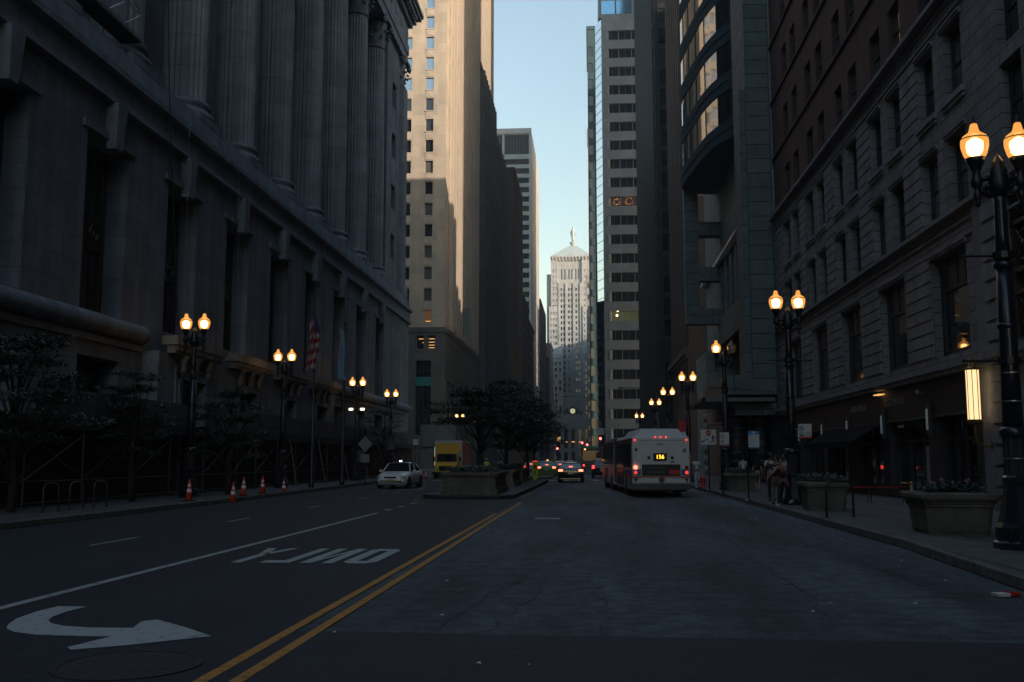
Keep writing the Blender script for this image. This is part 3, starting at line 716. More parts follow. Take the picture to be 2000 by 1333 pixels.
def sidewalk_shed():
    t = thing('sidewalk_shed', 'dark plywood sidewalk canopy on steel frames along the columned building', 'scaffold', (-18.4, 60, .15))
    x0, x1 = XL+.85, -17.55
    mb = MB(); mb.box(x0, x1, 16, 103, 2.95, 3.12)
    for k in range(24): mb.box(x0, x1, 17+k*3.6, 17.12+k*3.6, 2.78, 2.95)
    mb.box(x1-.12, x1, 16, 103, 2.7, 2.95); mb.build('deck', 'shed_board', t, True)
    y = 44.6; mb = MB()
    while y < 102.5:
        mb.box(x1-.06+random.uniform(-.015, .015), x1-.02, y, y+1.16, 3.12, 4.1+random.uniform(-.05, .12)); y += 1.2
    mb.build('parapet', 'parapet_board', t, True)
    y = 16.
    while y < 44:
        if random.random() < .8: mb = MB(); mb.box(x1-.06, x1-.02, y, y+2.34, 3.12, 4.05); mb.build('parapet_panel', 'parapet_board', t, True)
        y += 2.4
    ys = [19.2+3.6*k for k in range(24)]
    for y in ys:
        mb = MB(); mb.tube([(x1-.1, y, .15), (x1-.1, y, 2.75)], .035, 6); mb.box(x1-.22, x1+.02, y-.12, y+.12, .15, .18); mb.build('post', 'scaffold_steel', t, True)
    for i, (a, c) in enumerate(zip(ys, ys[1:])):
        mb = MB()
        mb.tube([(x1-.06, a, 1.05), (x1-.06, c, 2.55)], .018, 5); mb.tube([(x1-.09, a, 2.55), (x1-.09, c, 1.05)], .018, 5)
        mb.build('brace', 'scaffold_steel', t, True)
    for z in (.32, 1.0):
        mb = MB(); mb.tube([(x1-.05, ys[0], z), (x1-.05, ys[-1], z)], .02, 6); mb.build('rail', 'scaffold_steel', t, True)
    mb = MB(); mb.box(x0-.02, x0+.03, 16, 103, .15, 2.78); mb.build('hoarding', 'hoarding', t, True)
    for k in range(5):
        y = 57+k*6.1; mb = MB(); mb.tube([(x1+.05, y, 2.9), (x1+1.0, y-1.6, .3)], .025, 6); mb.build('shore', 'scaffold_steel', t, True)
sidewalk_shed()
def swing_stage():
    t = thing('scaffold_stage', 'small blue-grey tubular scaffold stage hanging beside the nearest column base', 'scaffold', (XL+.2, 39.5, 18.5))
    f = MB(); xx = XL-.1
    for y in (36.2, 37.6, 39.0, 40.4):
        for x in (xx, xx-.8): f.tube([(x, y, 19.9), (x, y, 24.5)], .03, 5)
    for z in (20.1, 21.1, 22.1, 23.2, 24.3):
        f.tube([(xx, 36.2, z), (xx, 40.4, z)], .025, 5)
    for a, c in ((36.2, 37.6), (37.6, 39.), (39., 40.4)): f.tube([(xx, a, 20.1), (xx, c, 21.1)], .02, 5); f.tube([(xx, a, 22.1), (xx, c, 21.1)], .02, 5)
    f.build('frame', 'steel', t, True)
    f = MB(); f.box(xx-.85, xx+.05, 36.1, 40.5, 19.85, 19.95); f.build('platform', 'shed_board', t, True)
swing_stage()
# ropes hanging on the facade
ropes = [((XL+.8, 40.2, 34), (XL+.9, 40.6, 18), (XL+1.4, 43.2, 3.4)), ((XL+.9, 43.4, 42), (XL+.9, 43.6, 22), (XL+.9, 44, 5.)), ((XL+.9, 49.6, 42), (XL+.9, 49.7, 24), (XL+1.2, 50.4, 4.5)),
         ((XL+.9, 65.5, 42), (XL+.9, 66.5, 24), (XL+1.2, 68.4, 4.5)), ((XL+.9, 66.5, 42), (XL+.9, 68, 20), (XL+1.2, 71.4, 4.2)), ((XL+.9, 79, 42), (XL+.9, 79.5, 20), (XL+.9, 81, 8))]
rl = ['black slack hose hanging down the stone front and bowing toward the nearest left lamp', 'thin pale rope hanging straight past the second tall window', 'thin pale rope hanging straight past the third pier',
      'thin rope of the crossing pair above the striped flag, the nearer one', 'thin rope of the crossing pair above the striped flag, the farther one', 'thin faint rope hanging beyond the light blue flag']
for i, (r_, lb) in enumerate(zip(ropes, rl)):
    a, b_, c_ = map(Vector, r_); pts = [a*(1-t)**2 + b_*2*t*(1-t) + c_*t*t for t in [k/16 for k in range(17)]]
    mb = MB(); mb.tube(pts, .028 if i == 0 else .012, 5); o = mb.build('hose' if i == 0 else 'rope', 'black_iron' if i == 0 else 'steel'); tag(o, lb, 'rope', None if i == 0 else 'ropes hanging on the stone front')

# ================================================================== LEFT ROW beyond the cross street
def one_north():
    b = thing('stone_skyscraper', 'tan stone skyscraper with sunlit upper front, one column of square windows and carved panels', 'building', (-30, 145, 0))
    x1, y0, y1, h = XL, 131.4, 172., 96.
    zs = [19.9 + 2.96*k for k in range(24)]
    fops = grid([-21.83, -24.9, -28.5, -32.1, -36], zs, 1.12, 1.75)
    big = [(-23.35, -21.25, 3.0, 14.8), (-29, -26.9, 3., 14.8)]
    pair = [(-23.35, -22.25, 16.3, 18.2), (-21.75, -20.7, 16.3, 18.2), (-29, -27.9, 16.3, 18.2), (-27.4, -26.3, 16.3, 18.2)]
    mb = MB(); facade(mb, 'y', y0, -1, -60, x1, 19.3, h, fops, .3)
    us = [y0+3.4+2.7*k for k in range(14)]
    sops = []
    for u in us:
        for k, z in enumerate(zs): sops.append((u-.62, u+.62, z, z+1.75))
    slot = [(u-.62, u+.62, 19.9, h-2) for u in us]
    facade(mb, 'x', x1, 1, y0, y1, 19.3, h, slot, .55)
    mb.quad((-60, y0, h), (x1, y0, h), (x1, y1, h), (-60, y1, h))
    # spandrel panels between the square windows
    mb.build('wall', 'tan_stone', b, True)
    for z in zs:
        mb = MB(); mb.box(-21.83-.5, -21.83+.5, y0-.05, y0, z+1.92, z+2.78); mb.box(-21.83-.12, -21.83+.12, y0-.09, y0-.05, z+2.1, z+2.6); mb.build('carved_panel', 'tan_stone_plain', b, True)
        mb = MB(); mb.box(-24.9-.6, -24.9+.6, y0-.04, y0, z+1.9, z+2.8); mb.build('carved_panel', 'tan_stone_plain', b, True)
        mb = MB(); mb.box(-22.45, -21.2, y0-.09, y0, z-.14, z-.002); mb.build('window_sill', 'tan_stone_plain', b, True)
    mb = MB()
    for i, u in enumerate(us):
        for z in zs: mb.box(x1-.5, x1-.40, u-.62, u+.62, z+1.75, z+2.96)
    mb.build('spandrel', 'tan_stone_plain', b, True)
    mb = MB()
    for i, u in enumerate(us[:-1]):
        mb.box(x1-.02, x1+.45, u+1.0, u+1.7, 19.5, h)
    mb.build('rib', 'tan_stone_plain', b, True)
    mb = MB(); facade(mb, 'y', y0-.15, -1, -60, x1+.1, 0, 19.3, big+pair, .5)
    bays = [(y0+2.2+4.6*k, y0+4.6+4.6*k, 2.5, 12.2) for k in range(8)]
    slots = [(y0+1.5+1.5*k, y0+2.3+1.5*k, 13.6, 17.2) for k in range(25)]
    facade(mb, 'x', x1+.1, 1, y0-.15, y1, 0, 19.3, bays+slots, .6)
    mb.quad((-60, y0-.15, 19.3), (x1+.1, y0-.15, 19.3), (x1+.1, y1, 19.3), (-60, y1, 19.3)); mb.box(x1+.1, x1+.2, y0-.2, y1, 18.6, 19.0); mb.box(-60, x1+.2, y0-.25, y0-.15, 18.6, 19.0)
    mb.build('base_wall', 'dark_granite', b, True)
    lit = {fops[0]: 'lit_dim'}
    glass = {}
    for o in fops:
        if o[2] > 52: glass[o] = 'coated_glass'  # mirror-like glass only high up, placing the sky reflection by material
        elif o[2] > 46: glass[o] = random.choice(['coated_glass', 'office_glass'])
    vis = [o for o in fops if o[0] > -26]; hid = [o for o in fops if o[0] <= -26]
    windows(b, 'y', y0, -1, vis, .25, 'pale_frame', ('office_glass', 'office_glass', 'blind_glass'), fw=.07, maxn=60, lit={**glass, **lit})
    mb = MB()
    for o in hid: win_geo(mb, 'y', -1, o[1]-o[0], o[3]-o[2], .25, 1, 1, .07, off=((o[0]+o[1])/2, y0, o[2]))
    r = mb.build('window_field', ['pale_frame', 'coated_glass'], b, True); r['kind'] = 'stuff'
    windows(b, 'y', y0-.15, -1, pair, .4, 'pale_frame', ('office_glass',), fw=.09)
    mb = MB()
    for x0_, x1_, zz in ((-23., -22.35, 17.7), (-22.5, -22.3, 17.2), (-21.6, -20.85, 17.7), (-21.6, -20.85, 17.25), (-21.6, -20.85, 16.85), (-21.6, -20.85, 16.5), (-22.1, -21.4, 20.1)): mb.box(x0_, x1_, y0+.17, y0+.2, zz, zz+.09)
    mb.build('light_bar', 'lit_warm', b, True)
    windows(b, 'y', y0-.15, -1, big, .45, 'window_frame', ('dark_glass',), nx=4, nz=9, fw=.12)
    mb = MB(); mb.box(-23.35, -21.25, y0-.05, y0+.15, 11.4, 12.6); mb.build('transom_panel', 'teal_panel', b, True)
    windows(b, 'x', x1, 1, sops, .5, 'window_frame', ('office_glass',), fw=.05, maxn=30)
    windows(b, 'x', x1+.1, 1, bays, .55, 'window_frame', ('dark_glass',), nx=3, nz=6, fw=.1)
    windows(b, 'x', x1+.1, 1, slots, .5, 'window_frame', ('office_glass',), fw=.08, maxn=12)
    mb = MB(); mb.box(x1+.1, x1+1.3, 149, 149.3, 20.5, 24.5); mb.build('blade_sign', 'sign_back', b, True)
    mb = MB(); mb.box(-58, -21, 133, 170, h, h+4); mb.build('roof', 'tan_stone_plain', b, True)
one_north()

def slab(name, label, x0, x1, y0, y1, h, m, face='x', ribs=0, rib_d=.35, win=None, fwin=None, glass=('office_glass',), frame='window_frame', maxn=60, roof=1.2, base=None, cat='building', nrx=1, roofm=None):
    """block whose street face lies at x1 (nrx=1) or x0 (nrx=-1) and whose front lies at y0"""
    b = thing(name, label, cat, ((x0+x1)/2, (y0+y1)/2, 0)); sx = x1 if nrx == 1 else x0
    L = [b.location.x, b.location.y, 0]
    sops, fops = win or [], fwin or []
    mb = MB(); facade(mb, 'x', sx, nrx, y0, y1, 0, h, sops, .35); facade(mb, 'y', y0, -1, x0, x1, 0, h, fops, .35)
    shell(mb, x0, x1, y0, y1, 0, h, 's' + ('e' if nrx == 1 else 'w'))
    mb.build('wall', m, b, True)
    if ribs:
        mb = MB()
        for y in frange(y0+ribs/2, y1-.2, ribs): mb.box(sx, sx+nrx*rib_d, y-ribs*.16, y+ribs*.16, base or 0, h)
        mb.build('pier', m, b, True)
    if sops: windows(b, 'x', sx, nrx, sops, .3, frame, glass, fw=.07, maxn=maxn)
    if fops: windows(b, 'y', y0, -1, fops, .3, frame, glass, fw=.07, maxn=maxn)
    mb = MB(); mb.box(x0-.3, x1+.3, y0-.3, y1+.3, h, h+roof); mb.build('cornice', roofm or m, b, True)
    return b
slab('stone_skyscraper', 'shadowed fluted stone block stepping down behind the sunlit tan skyscraper', -45, XL, 172.4, 197, 72, 'grey_stone', ribs=2.4, rib_d=.9, win=grid(frange(174.8, 196, 2.4), frange(6, 67, 3.4), 1.1, 1.9), maxn=60)
slab('stone_skyscraper', 'very tall sunlit ribbed tower rising behind the stepped dark blocks', -50, -20.7, 172.2, 205, 138, 'tan_stone_plain', ribs=3.1, rib_d=.5, win=grid(frange(175.3, 204, 3.1), frange(76, 130, 3.6), 1.2, 2.), maxn=60)
slab('stone_skyscraper', 'dark grey stone block with flat top next to the white office tower', -45, XL, 197.3, 224, 67.5, 'grey_stone', ribs=3.6, rib_d=1., win=grid(frange(200.8, 223, 3.6), frange(6, 62, 3.6), 1.3, 2), maxn=60, base=16)
slab('brick_tower', 'dark brown masonry tower with corner pier standing before the white office tower', -45, XL+.1, 251.5, 281, 76, 'brown_stone', ribs=3.3, rib_d=.3, win=grid(frange(254.5, 280, 3.3), frange(5, 70, 3.7), 1.4, 2), fwin=grid([-26, -23.6], frange(60, 69, 4), 1, 2), maxn=60)
slab('glass_block', 'narrow teal glazed block beyond the brown masonry tower', -45, XL-.6, 281.3, 296, 60, 'teal_glass', win=grid(frange(284, 295, 2.4), frange(5, 56, 3.2), 1.8, 2.4), glass=('coated_glass',), maxn=40)
slab('office_block', 'mid height pale grey block low in front of the white office tower', -45, XL-.8, 296.3, 326, 50, 'grey_stone', win=grid(frange(299, 325, 3), frange(5, 46, 3.4), 1.7, 1.7), maxn=60)
slab('office_block', 'mid height brown block beside the foot of the white office tower', -45, XL-1.2, 326.3, 362, 47, 'red_granite', win=grid(frange(329, 361, 3), frange(5, 43, 3.4), 1.5, 1.9), maxn=60, roofm='brown_stone')
mat('brown_reflection_glass', (.09, .055, .045), .2, spec=.6)  # brown put into the glass colour in place of a reflection
def white_tower():
    b = thing('office_tower', 'white office tower with dark horizontal window bands and sunlit side', 'building', (-40, 410, 0))
    x0, x1, y0, y1, h = -60., -22.9, 385., 446., 133.
    rows = [126.2 - 6.1*0 - 3.83*k for k in range(0, 32)]
    fops = []
    cols = [(-33.5, -23.7), (-44.2, -34.4)]
    for k in range(31):
        z0 = 118.4 - 3.83*k
        for a, c in cols: fops.append((a, c, z0, z0+2.25))
    topo = [(a, c, 122.6, 130.6) for a, c in cols]
    mb = MB(); facade(mb, 'y', y0, -1, x0, x1, 0, h, fops+topo, .8)
    sops = []
    for u in frange(y0+2.5, y1-2, 4.4):
        for k in range(31): sops.append((u-.8, u+.8, 118.4-3.83*k, 118.4-3.83*k+2.2))
    facade(mb, 'x', x1, 1, y0, y1, 0, h, sops, .5); shell(mb, x0, x1, y0, y1, 0, h, 'se'); mb.build('wall', 'white_stone', b, True)
    windows(b, 'y', y0, -1, [o for o in fops if o[0] > -34], .7, 'pale_frame', ('band_glass', 'band_brown_reflection', 'band_glass', 'band_glass'), nx=8, fw=.1, maxn=40)
    windows(b, 'y', y0, -1, [o for o in fops if o[0] < -34], .7, 'pale_frame', ('office_glass',), nx=8, fw=.12, maxn=8)
    windows(b, 'y', y0, -1, topo, .7, 'pale_frame', ('bronze_metal',), nx=8, fw=.14, name='louvre')
    windows(b, 'x', x1, 1, sops, .45, 'pale_frame', ('office_glass',), fw=.08, maxn=40)
    mb = MB()
    for x in (-33.9, -23.3): mb.box(x-.35, x+.35, y0-.35, y0-.02, 0, h)
    mb.box(x0, x1+.2, y0-.4, y0-.02, 131., 133.2); mb.build('pier', 'white_stone', b, True)
    mb = MB(); mb.box(-55, -27, 392, 440, h, h+.4); mb.build('roof', 'white_stone', b, True)
white_tower()
slab('office_block', 'tall grey ribbed block just right of the white office tower', -60, -22.6, 447, 500, 73, 'grey_stone', ribs=3.4, win=grid(frange(450.4, 499, 3.4), frange(6, 68, 3.8), 1.5, 2.2), maxn=40, roofm='red_brick')
slab('brick_tower', 'distant red brick tower top showing left of the pyramid roofed tower', -60, -26.6, 520, 560, 84, 'red_brick', win=None, fwin=grid([-29, -31, -33], frange(60, 80, 4), 1, 2), maxn=20)
slab('office_block', 'narrow pale block catching the last sun left of the pyramid roofed tower', -60, -22.4, 562, 598, 66, 'pink_stone', win=grid(frange(565, 597, 4), frange(6, 60, 4), 1.5, 2), maxn=30)
slab('corner_block', 'very dark narrow masonry block with pointed top in front of the pyramid roofed tower', -50, -21.4, 500.5, 518, 52, 'brown_stone', win=grid(frange(503, 516, 3), frange(6, 48, 4), 1.4, 2), maxn=20)

# ================================================================== pyramid roofed tower at the street end
def board_tower():
    b = thing('pyramid_tower', 'pale limestone tower with pyramid roof, rooftop statue and round clock closing the street', 'building', (-11, 640, 0))
    Y = 620.
    def block(x0, x1, y0, y1, z0, z1, cols, rows, w, h, d=.5, m='pale_limestone', gl=('office_glass', 'office_glass', 'pale_blind'), maxn=45, nm='wall'):
        ops = grid(cols, rows, w, h); mb = MB(); facade(mb, 'y', y0, -1, x0, x1, z0, z1, ops, d); shell(mb, x0, x1, y0, y1, z0, z1, 's'); mb.build(nm, m, b, True)
        windows(b, 'y', y0, -1, ops, d*.9, 'pale_frame', gl, fw=0, maxn=maxn)
    # tall shaft
    cc = [-19.2+2.62*0, -17.4, -13.9, -12.1, -8.6, -6.8]; cc = [-18.6, -16.8, -13.6, -11.8, -8.6, -6.8, -3.9]
    c2 = [-18.0, -16.2, -13.2, -11.4, -8.6, -6.8]
    block(-20.2, -4.9, Y, Y+40, 40, 112, c2, frange(43, 108, 3.55), 1.15, 1.9, .7, maxn=40)
    mb = MB()
    for x in (-19.1, -14.7, -9.9, -5.6): mb.box(x-.75, x+.75, Y-.7, Y-.02, 42, 112)
    mb.build('pier', 'pale_limestone', b, True)
    block(-24.4, -20.2, Y-.3, Y+40, 66, 128.5, [-23.0, -21.3], frange(70, 120, 3.75), 1.0, 1.7, .4, gl=('pale_blind', 'office_glass'), maxn=16)
    block(-4.9, 1.6, Y-.3, Y+40, 66, 128.5, [-3.2, -1.2], frange(70, 120, 3.75), 1.0, 1.7, .4, gl=('pale_blind', 'office_glass'), maxn=16)
    block(-20.2, -4.9, Y+1., Y+40, 112, 129.5, [-17.6, -15.6, -13., -11.2, -8.7, -7.], [114.5], .8, 6.5, .6, gl=('office_glass',), maxn=8)
    block(-27.2, -24.4, Y+2, Y+40, 66, 118, [-25.8], frange(70, 114, 3.75), 1., 1.8, .4, gl=('pale_blind',), maxn=8)
    # shoulders
    block(-25.6, -20.5, Y-1.5, Y, 66, 97, [-24.6, -22.8, -21.3], frange(69, 92, 3.75), .95, 1.8, .4, gl=('pale_blind', 'office_glass'), maxn=14)
    block(-4.6, 1.6, Y-1.5, Y, 66, 97, [-3.6, -1.8], frange(69, 92, 3.75), .95, 1.8, .4, gl=('pale_blind', 'office_glass'), maxn=10)
    # front wings
    for x0, x1, cols in ((-26.8, -16.9, [-25.4, -23.2, -21.2, -18.7]), (-5.3, 4, [-2.6, -.6, 1.6])):
        block(x0, x1, Y-8, Y, 22, 66, cols, frange(24, 62, 3.9), 1.15, 2.4, .6, maxn=30)
        mb = MB(); mb.box(x0+.3, x1-.3, Y-7.6, Y-.1, 66, 71.5); mb.build('roof_screen', 'pale_roof', b, True)
        mb = MB(); mb.box(x0-.2, x1+.2, Y-8.4, Y-7.9, 63.6, 66.3); mb.build('cornice', 'pale_limestone', b, True)
    # centre infill low and base
    cb = [-24.3, -19.6, -15.3, -10.9, -6.7, -2.6]
    ops = [(c-1.05, c+1.05, 8.2, 19.8) for c in cb] + [(c-1.05, c+1.05, .3, 6.0) for c in cb]
    mb = MB(); facade(mb, 'y', Y-10, -1, -30, 8, 0, 29., ops, .8); shell(mb, -30, 8, Y-10, Y, 0, 29., 's'); shell(mb, -17, -4, Y-1, Y, 28, 43, ''); mb.build('base_wall', 'pale_limestone', b, True)
    windows(b, 'y', Y-10, -1, ops[:6], .7, 'window_frame', ('dark_glass', 'blind_glass'), nx=3, nz=6, fw=.12, sub=True)
    windows(b, 'y', Y-10, -1, ops[6:], .7, 'window_frame', ('dark_glass',), nx=2, nz=3, fw=.12)
    for x, z, w_, h_ in ((-19.6, 12.6, 1.9, 2.6), (-19.4, 11.7, 1.6, .5), (-15.3, 11.8, 1.9, .5), (-10.9, 11.8, 1.9, .6), (-6.7, 11.8, 1.6, .5)):
        mb = MB(); mb.box(x-w_/2, x+w_/2, Y-9.55, Y-9.5, z, z+h_); mb.build('lit_pane', 'lit_warm', b, True)
    # clock with carved figures
    mb = MB(); M4 = Matrix.Translation((-11.1, Y-10.4, 30.8)) @ Matrix.Rotation(pi/2, 4, 'X')
    mb.lathe([(1.55, 0), (1.55, .2)], n=24, M4=M4); ck = mb.build('clock', 'clock_face', b, True)
    mb = MB(); mb.lathe([(1.95, -.25), (1.95, .05)], n=24, M4=M4); mb.box(-14.5, -7.8, Y-10, Y-9, 29, 31.2)
    for s in (-1, 1):
        mb.sphere((-11.1+s*3.2, Y-10.1, 30.6), 1., 8, 6, (.8, .5, 1.7)); mb.sphere((-11.1+s*3.0, Y-10.1, 32.6), .5, 8, 6)
        mb.sphere((-11.1+s*5.0, Y-10.1, 29.8), 1.1, 8, 6, (.9, .5, 1.4))
    mb.sphere((-11.1, Y-10, 33.2), .9, 8, 6, (1.3, .5, .8)); mb.build('carved_figures', 'grey_stone', b, True)
    mb = MB(); mb.box(-.06-11.1, .06-11.1, Y-10.66, Y-10.61, 30.8, 31.9); mb.box(-11.1, -10.3, Y-10.66, Y-10.61, 30.74, 30.86); o = mb.build('clock_hands', 'ink', b, True)
    # roof and statue
    mb = MB(); mb.add([(-24.4, Y-.3, 129.4), (1.2, Y-.3, 129.4), (1.2, Y+26, 129.4), (-24.4, Y+26, 129.4), (-13.3, Y+10, 137.9), (-8.2, Y+10, 137.9), (-8.2, Y+15, 137.9), (-13.3, Y+15, 137.9)],
        [(0, 1, 5, 4), (1, 2, 6, 5), (2, 3, 7, 6), (3, 0, 4, 7), (4, 5, 6, 7)]); mb.build('roof', 'pale_roof', b, True)
    mb = MB(); mb.box(-24.8, 1.6, Y-.8, Y+27, 128.6, 129.5)
    for k in range(12): mb.box(-23.6+k*2.1, -22.6+k*2.1, Y-.95, Y-.75, 126.8, 128.6)
    mb.build('cornice', 'pale_limestone', b, True)
    mb = MB(); mb.smooth = True; cx, cy = -10.6, Y+12
    mb.lathe([(1.5, 137.8), (1.2, 139), (2.1, 140), (2.1, 140.6), (.9, 141)], (cx, cy, 0), 16)
    mb.lathe([(.55, 141), (.8, 143), (1.15, 145.5), (1.2, 147.2), (1.1, 148.4), (.5, 149.2), (.45, 149.5), (.62, 150.1), (.5, 150.7), (.1, 150.9)], (cx, cy, 0), 14)
    mb.tube([(cx+1.1, cy, 148.2), (cx+1.4, cy-.2, 146.6), (cx+1.2, cy-.8, 145.2)], .3, 8); mb.tube([(cx-1.1, cy, 148.2), (cx-1.4, cy-.2, 146.6), (cx-1.2, cy-.6, 145.0)], .3, 8)
    mb.build('statue', 'pale_roof', b, True)
board_tower()

# ================================================================== RIGHT ROW
def limestone_block():
    b = thing('limestone_block', 'limestone and dark brick building with shopfronts filling the right side', 'building', (20, 30, 0))
    y0, y1 = -20., 66.4
    ctr = [34.75 + 6.45*k for k in range(-8, 5)]
    ctr = [c for c in ctr if not 24 < c < 31]
    big = [(c-1.62, c+1.62, 5.25, 8.75) for c in ctr]
    pr = [c+s for c in ctr for s in (-1.35, 1.35)]
    r1 = [(u-.8, u+.8, 10.15, 12.55) for u in pr]; r2 = [(u-.8, u+.8, 13.9, 16.35) for u in pr]
    orn = [(25.4, 29.9, 5.1, 9.9)]; r0 = [(u-.75, u+.75, z, z+2.4) for u in (26.3, 29.0) for z in (11.0, 13.9)]
    mb = MB(); facade(mb, 'x', XR, -1, y0, y1, 4.9, 17.6, big+r1+r2+orn+r0, .42)
    mb.quad((XR, y1, 0), (60, y1, 0), (60, y1, 78), (XR, y1, 78)); mb.quad((XR, y0, 0), (60, y0, 0), (60, y0, 78), (XR, y0, 78))
    # rusticated piers: raised courses
    mb.build('wall', 'limestone', b, True)
    mb = MB()
    piers = [(ctr[i]+ctr[i+1])/2 for i in range(len(ctr)-1) if ctr[i+1]-ctr[i] < 7] + [63.8]
    for p in piers:
        for za, zb, wdt, nm in ((5.3, 8.8, 1.45, 'lower_rustication'), (10.2, 16.3, 1.0, 'upper_rustication')):
            mb = MB()
            for z in frange(za, zb, .46): mb.box(XR-.05, XR, p-wdt, p+wdt, z+.03, z+.42)
            mb.build(nm, 'limestone_smooth', b, True)
    mb = MB()
    for z0, z1, d in ((4.55, 4.72, .30), (4.72, 4.95, .38), (8.95, 9.03, .08), (9.45, 9.53, .08), (9.85, 10.0, .28), (10.0, 10.1, .14), (16.75, 16.83, .07), (17.2, 17.28, .07), (17.45, 17.62, .35), (17.62, 17.75, .18)):
        mb.box(XR-d, XR+.01, y0, y1, z0, z1)
    mb.build('string_course', 'limestone_smooth', b, True)
    for (a, c, z0, z1) in big+r1+r2:
        mb = MB(); mb.box(XR-.09, XR, a-.16, c+.16, z1+.02, z1+.12); mb.box(XR-.14, XR, a-.16, c+.16, z1+.12, z1+.2)
        if z0 > 13: mb.build('window_head', 'limestone_smooth', b, True); mb = MB(); mb.box(XR-.14, XR, a-.22, c+.22, z0-.22, z0-.02); mb.box(XR-.08, XR, a-.16, c+.16, z0-.36, z0-.24)
        mb.build('window_sill' if z0 > 13 else 'window_head', 'limestone_smooth', b, True)
    # brick storeys
    bz = [18.0+3.9*k for k in range(15)]
    cb = [34.75 + 6.45*k for k in range(-8, 5)]
    br = [(c+s-.75, c+s+.75, z, z+2.1) for c in cb for s in (-1.35, 1.35) for z in bz]
    mb = MB(); facade(mb, 'x', XR+.12, -1, y0, y1, 17.6, 78, br, .3); mb.quad((XR, y0, 78), (60, y0, 78), (60, y1, 78), (XR, y1, 78)); mb.build('brick_wall', 'dark_brick', b, True)
    mb = MB()
    for z in bz: mb.box(XR+.0, XR+.12, y0, y1, z-.28, z-.12)
    mb.build('sill_course', 'brown_stone', b, True)
    mb = MB(); mb.box(XR-1.2, XR+3, y0, y1, 78, 79.2); mb.build('cornice', 'brown_stone', b, True)
    G = ('dark_glass', 'office_glass')
    windows(b, 'x', XR, -1, r1+r2+r0, .34, 'window_frame', ('bright_glass', 'office_glass', 'bright_glass'), nz=2, fw=.09, sub=True)
    windows(b, 'x', XR+.12, -1, br, .24, 'window_frame', ('bright_glass', 'bright_glass', 'office_glass'), nz=2, fw=.05, sub=False, maxn=100)
    # large second floor windows: louvred transom over plate glass
    for o in big:
        mb = MB(); w_, h_ = o[1]-o[0], o[3]-o[2]; c = (o[0]+o[1])/2
        X0, X1 = XR+.26, XR+.38
        mb.box(X0, X1, o[0], o[0]+.2, o[2], o[3]); mb.box(X0, X1, o[1]-.2, o[1], o[2], o[3]); mb.box(X0, X1, o[0], o[1], o[2], o[2]+.2); mb.box(X0+.02, X1, o[0]+.2, o[1]-.2, 7.55, 8.75)
        for k in range(1, 4): mb.box(X0-.02, X1, o[0]+k*w_/4-.03, o[0]+k*w_/4+.03, 7.65, 8.7)
        for k in range(6): mb.box(X0-.03, X1, o[1]-.75, o[1]-.3, 7.8+k*.13, 7.86+k*.13)
        wn = mb.build('display_window', 'window_frame', b, True)
        mb = MB(); mb.m = 0; mb.quad((XR+.36, o[0], o[2]), (XR+.36, o[1], o[2]), (XR+.36, o[1], 7.6), (XR+.36, o[0], 7.6))
        pn = mb.mesh('pane', ['shop_glass'], (0, 0, 0)); q = bpy.data.objects.new('pane', pn); C.objects.link(q); q.parent = wn; q.location = (-20, -30, 0)
    # ornate metal framed window at the right edge
    mb = MB()
    for u in (25.4, 26.9, 28.4, 29.8): mb.box(XR+.1, XR+.3, u-.07, u+.07, 5.1, 9.9)
    for z in (5.1, 6.45, 7.1, 8.5, 9.8): mb.box(XR+.08, XR+.3, 25.4, 29.9, z, z+.12)
    for u in (26.15, 27.65, 29.1):
        for z in (5.85, 7.85, 9.2):
            mb.tube([(XR+.15, u+.45*cos(t*pi/6), z+.45*sin(t*pi/6)) for t in range(13)], .035, 5); mb.sphere((XR+.15, u, z), .13, 6, 5); mb.tube([(XR+.15, u-.5, z-.5), (XR+.15, u+.5, z+.5)], .03, 4); mb.tube([(XR+.15, u-.5, z+.5), (XR+.15, u+.5, z-.5)], .03, 4)
    mb.box(XR+.38, XR+.41, 25.4, 29.9, 5.1, 9.9); ow = mb.build('ornate_window', 'bronze_frame', b, True)
    mb = MB(); mb.quad((-7.4-.0, -4.6, 5.1), (-7.4, -.1, 5.1), (-7.4, -.1, 9.9), (-7.4, -4.6, 9.9)); q = mb.build('pane', 'dark_glass', ow)
    for u, z in ((28.9, 6.0), (26.5, 6.8)):
        mb = MB(); mb.sphere((XR+.36, u, z), .17, 8, 6, (.3, 1, 1)); o = mb.build('interior_lamp', 'bulb', b, True)
    mb = MB(); mb.box(XR-.12, XR, 30.2, 32.2, 0, 9.9)
    for z in frange(.3, 9.4, .62): mb.box(XR-.2, XR-.12, 30.35, 31.3, z, z+.5)
    mb.build('corner_quoins', 'limestone_smooth', b, True)
    # shopfront
    mb = MB(); Xs = XR-.05
    bays = [(32.9, 36.6), (37.5, 42.3), (43.2, 48.0), (48.9, 53.2), (54.1, 59.0), (60, 65)]
    fr = [(a, c, .45, 3.15) for a, c in bays]
    facade(mb, 'x', Xs, -1, 32.2, y1, 0, 4.55, fr, .5); mb.build('shopfront_wall', 'shop_dark', b, True)
    mb = MB(); facade(mb, 'x', XR, -1, y0, 32.2, 0, 4.9, [(10, 14, .2, 3.6), (19, 23, .2, 3.6)], .5); mb.build('stone_base', 'limestone_smooth', b, True)
    windows(b, 'x', XR, -1, [(10, 14, .2, 3.6), (19, 23, .2, 3.6)], .45, 'window_frame', ('shop_glass',), nx=2, fw=.1)
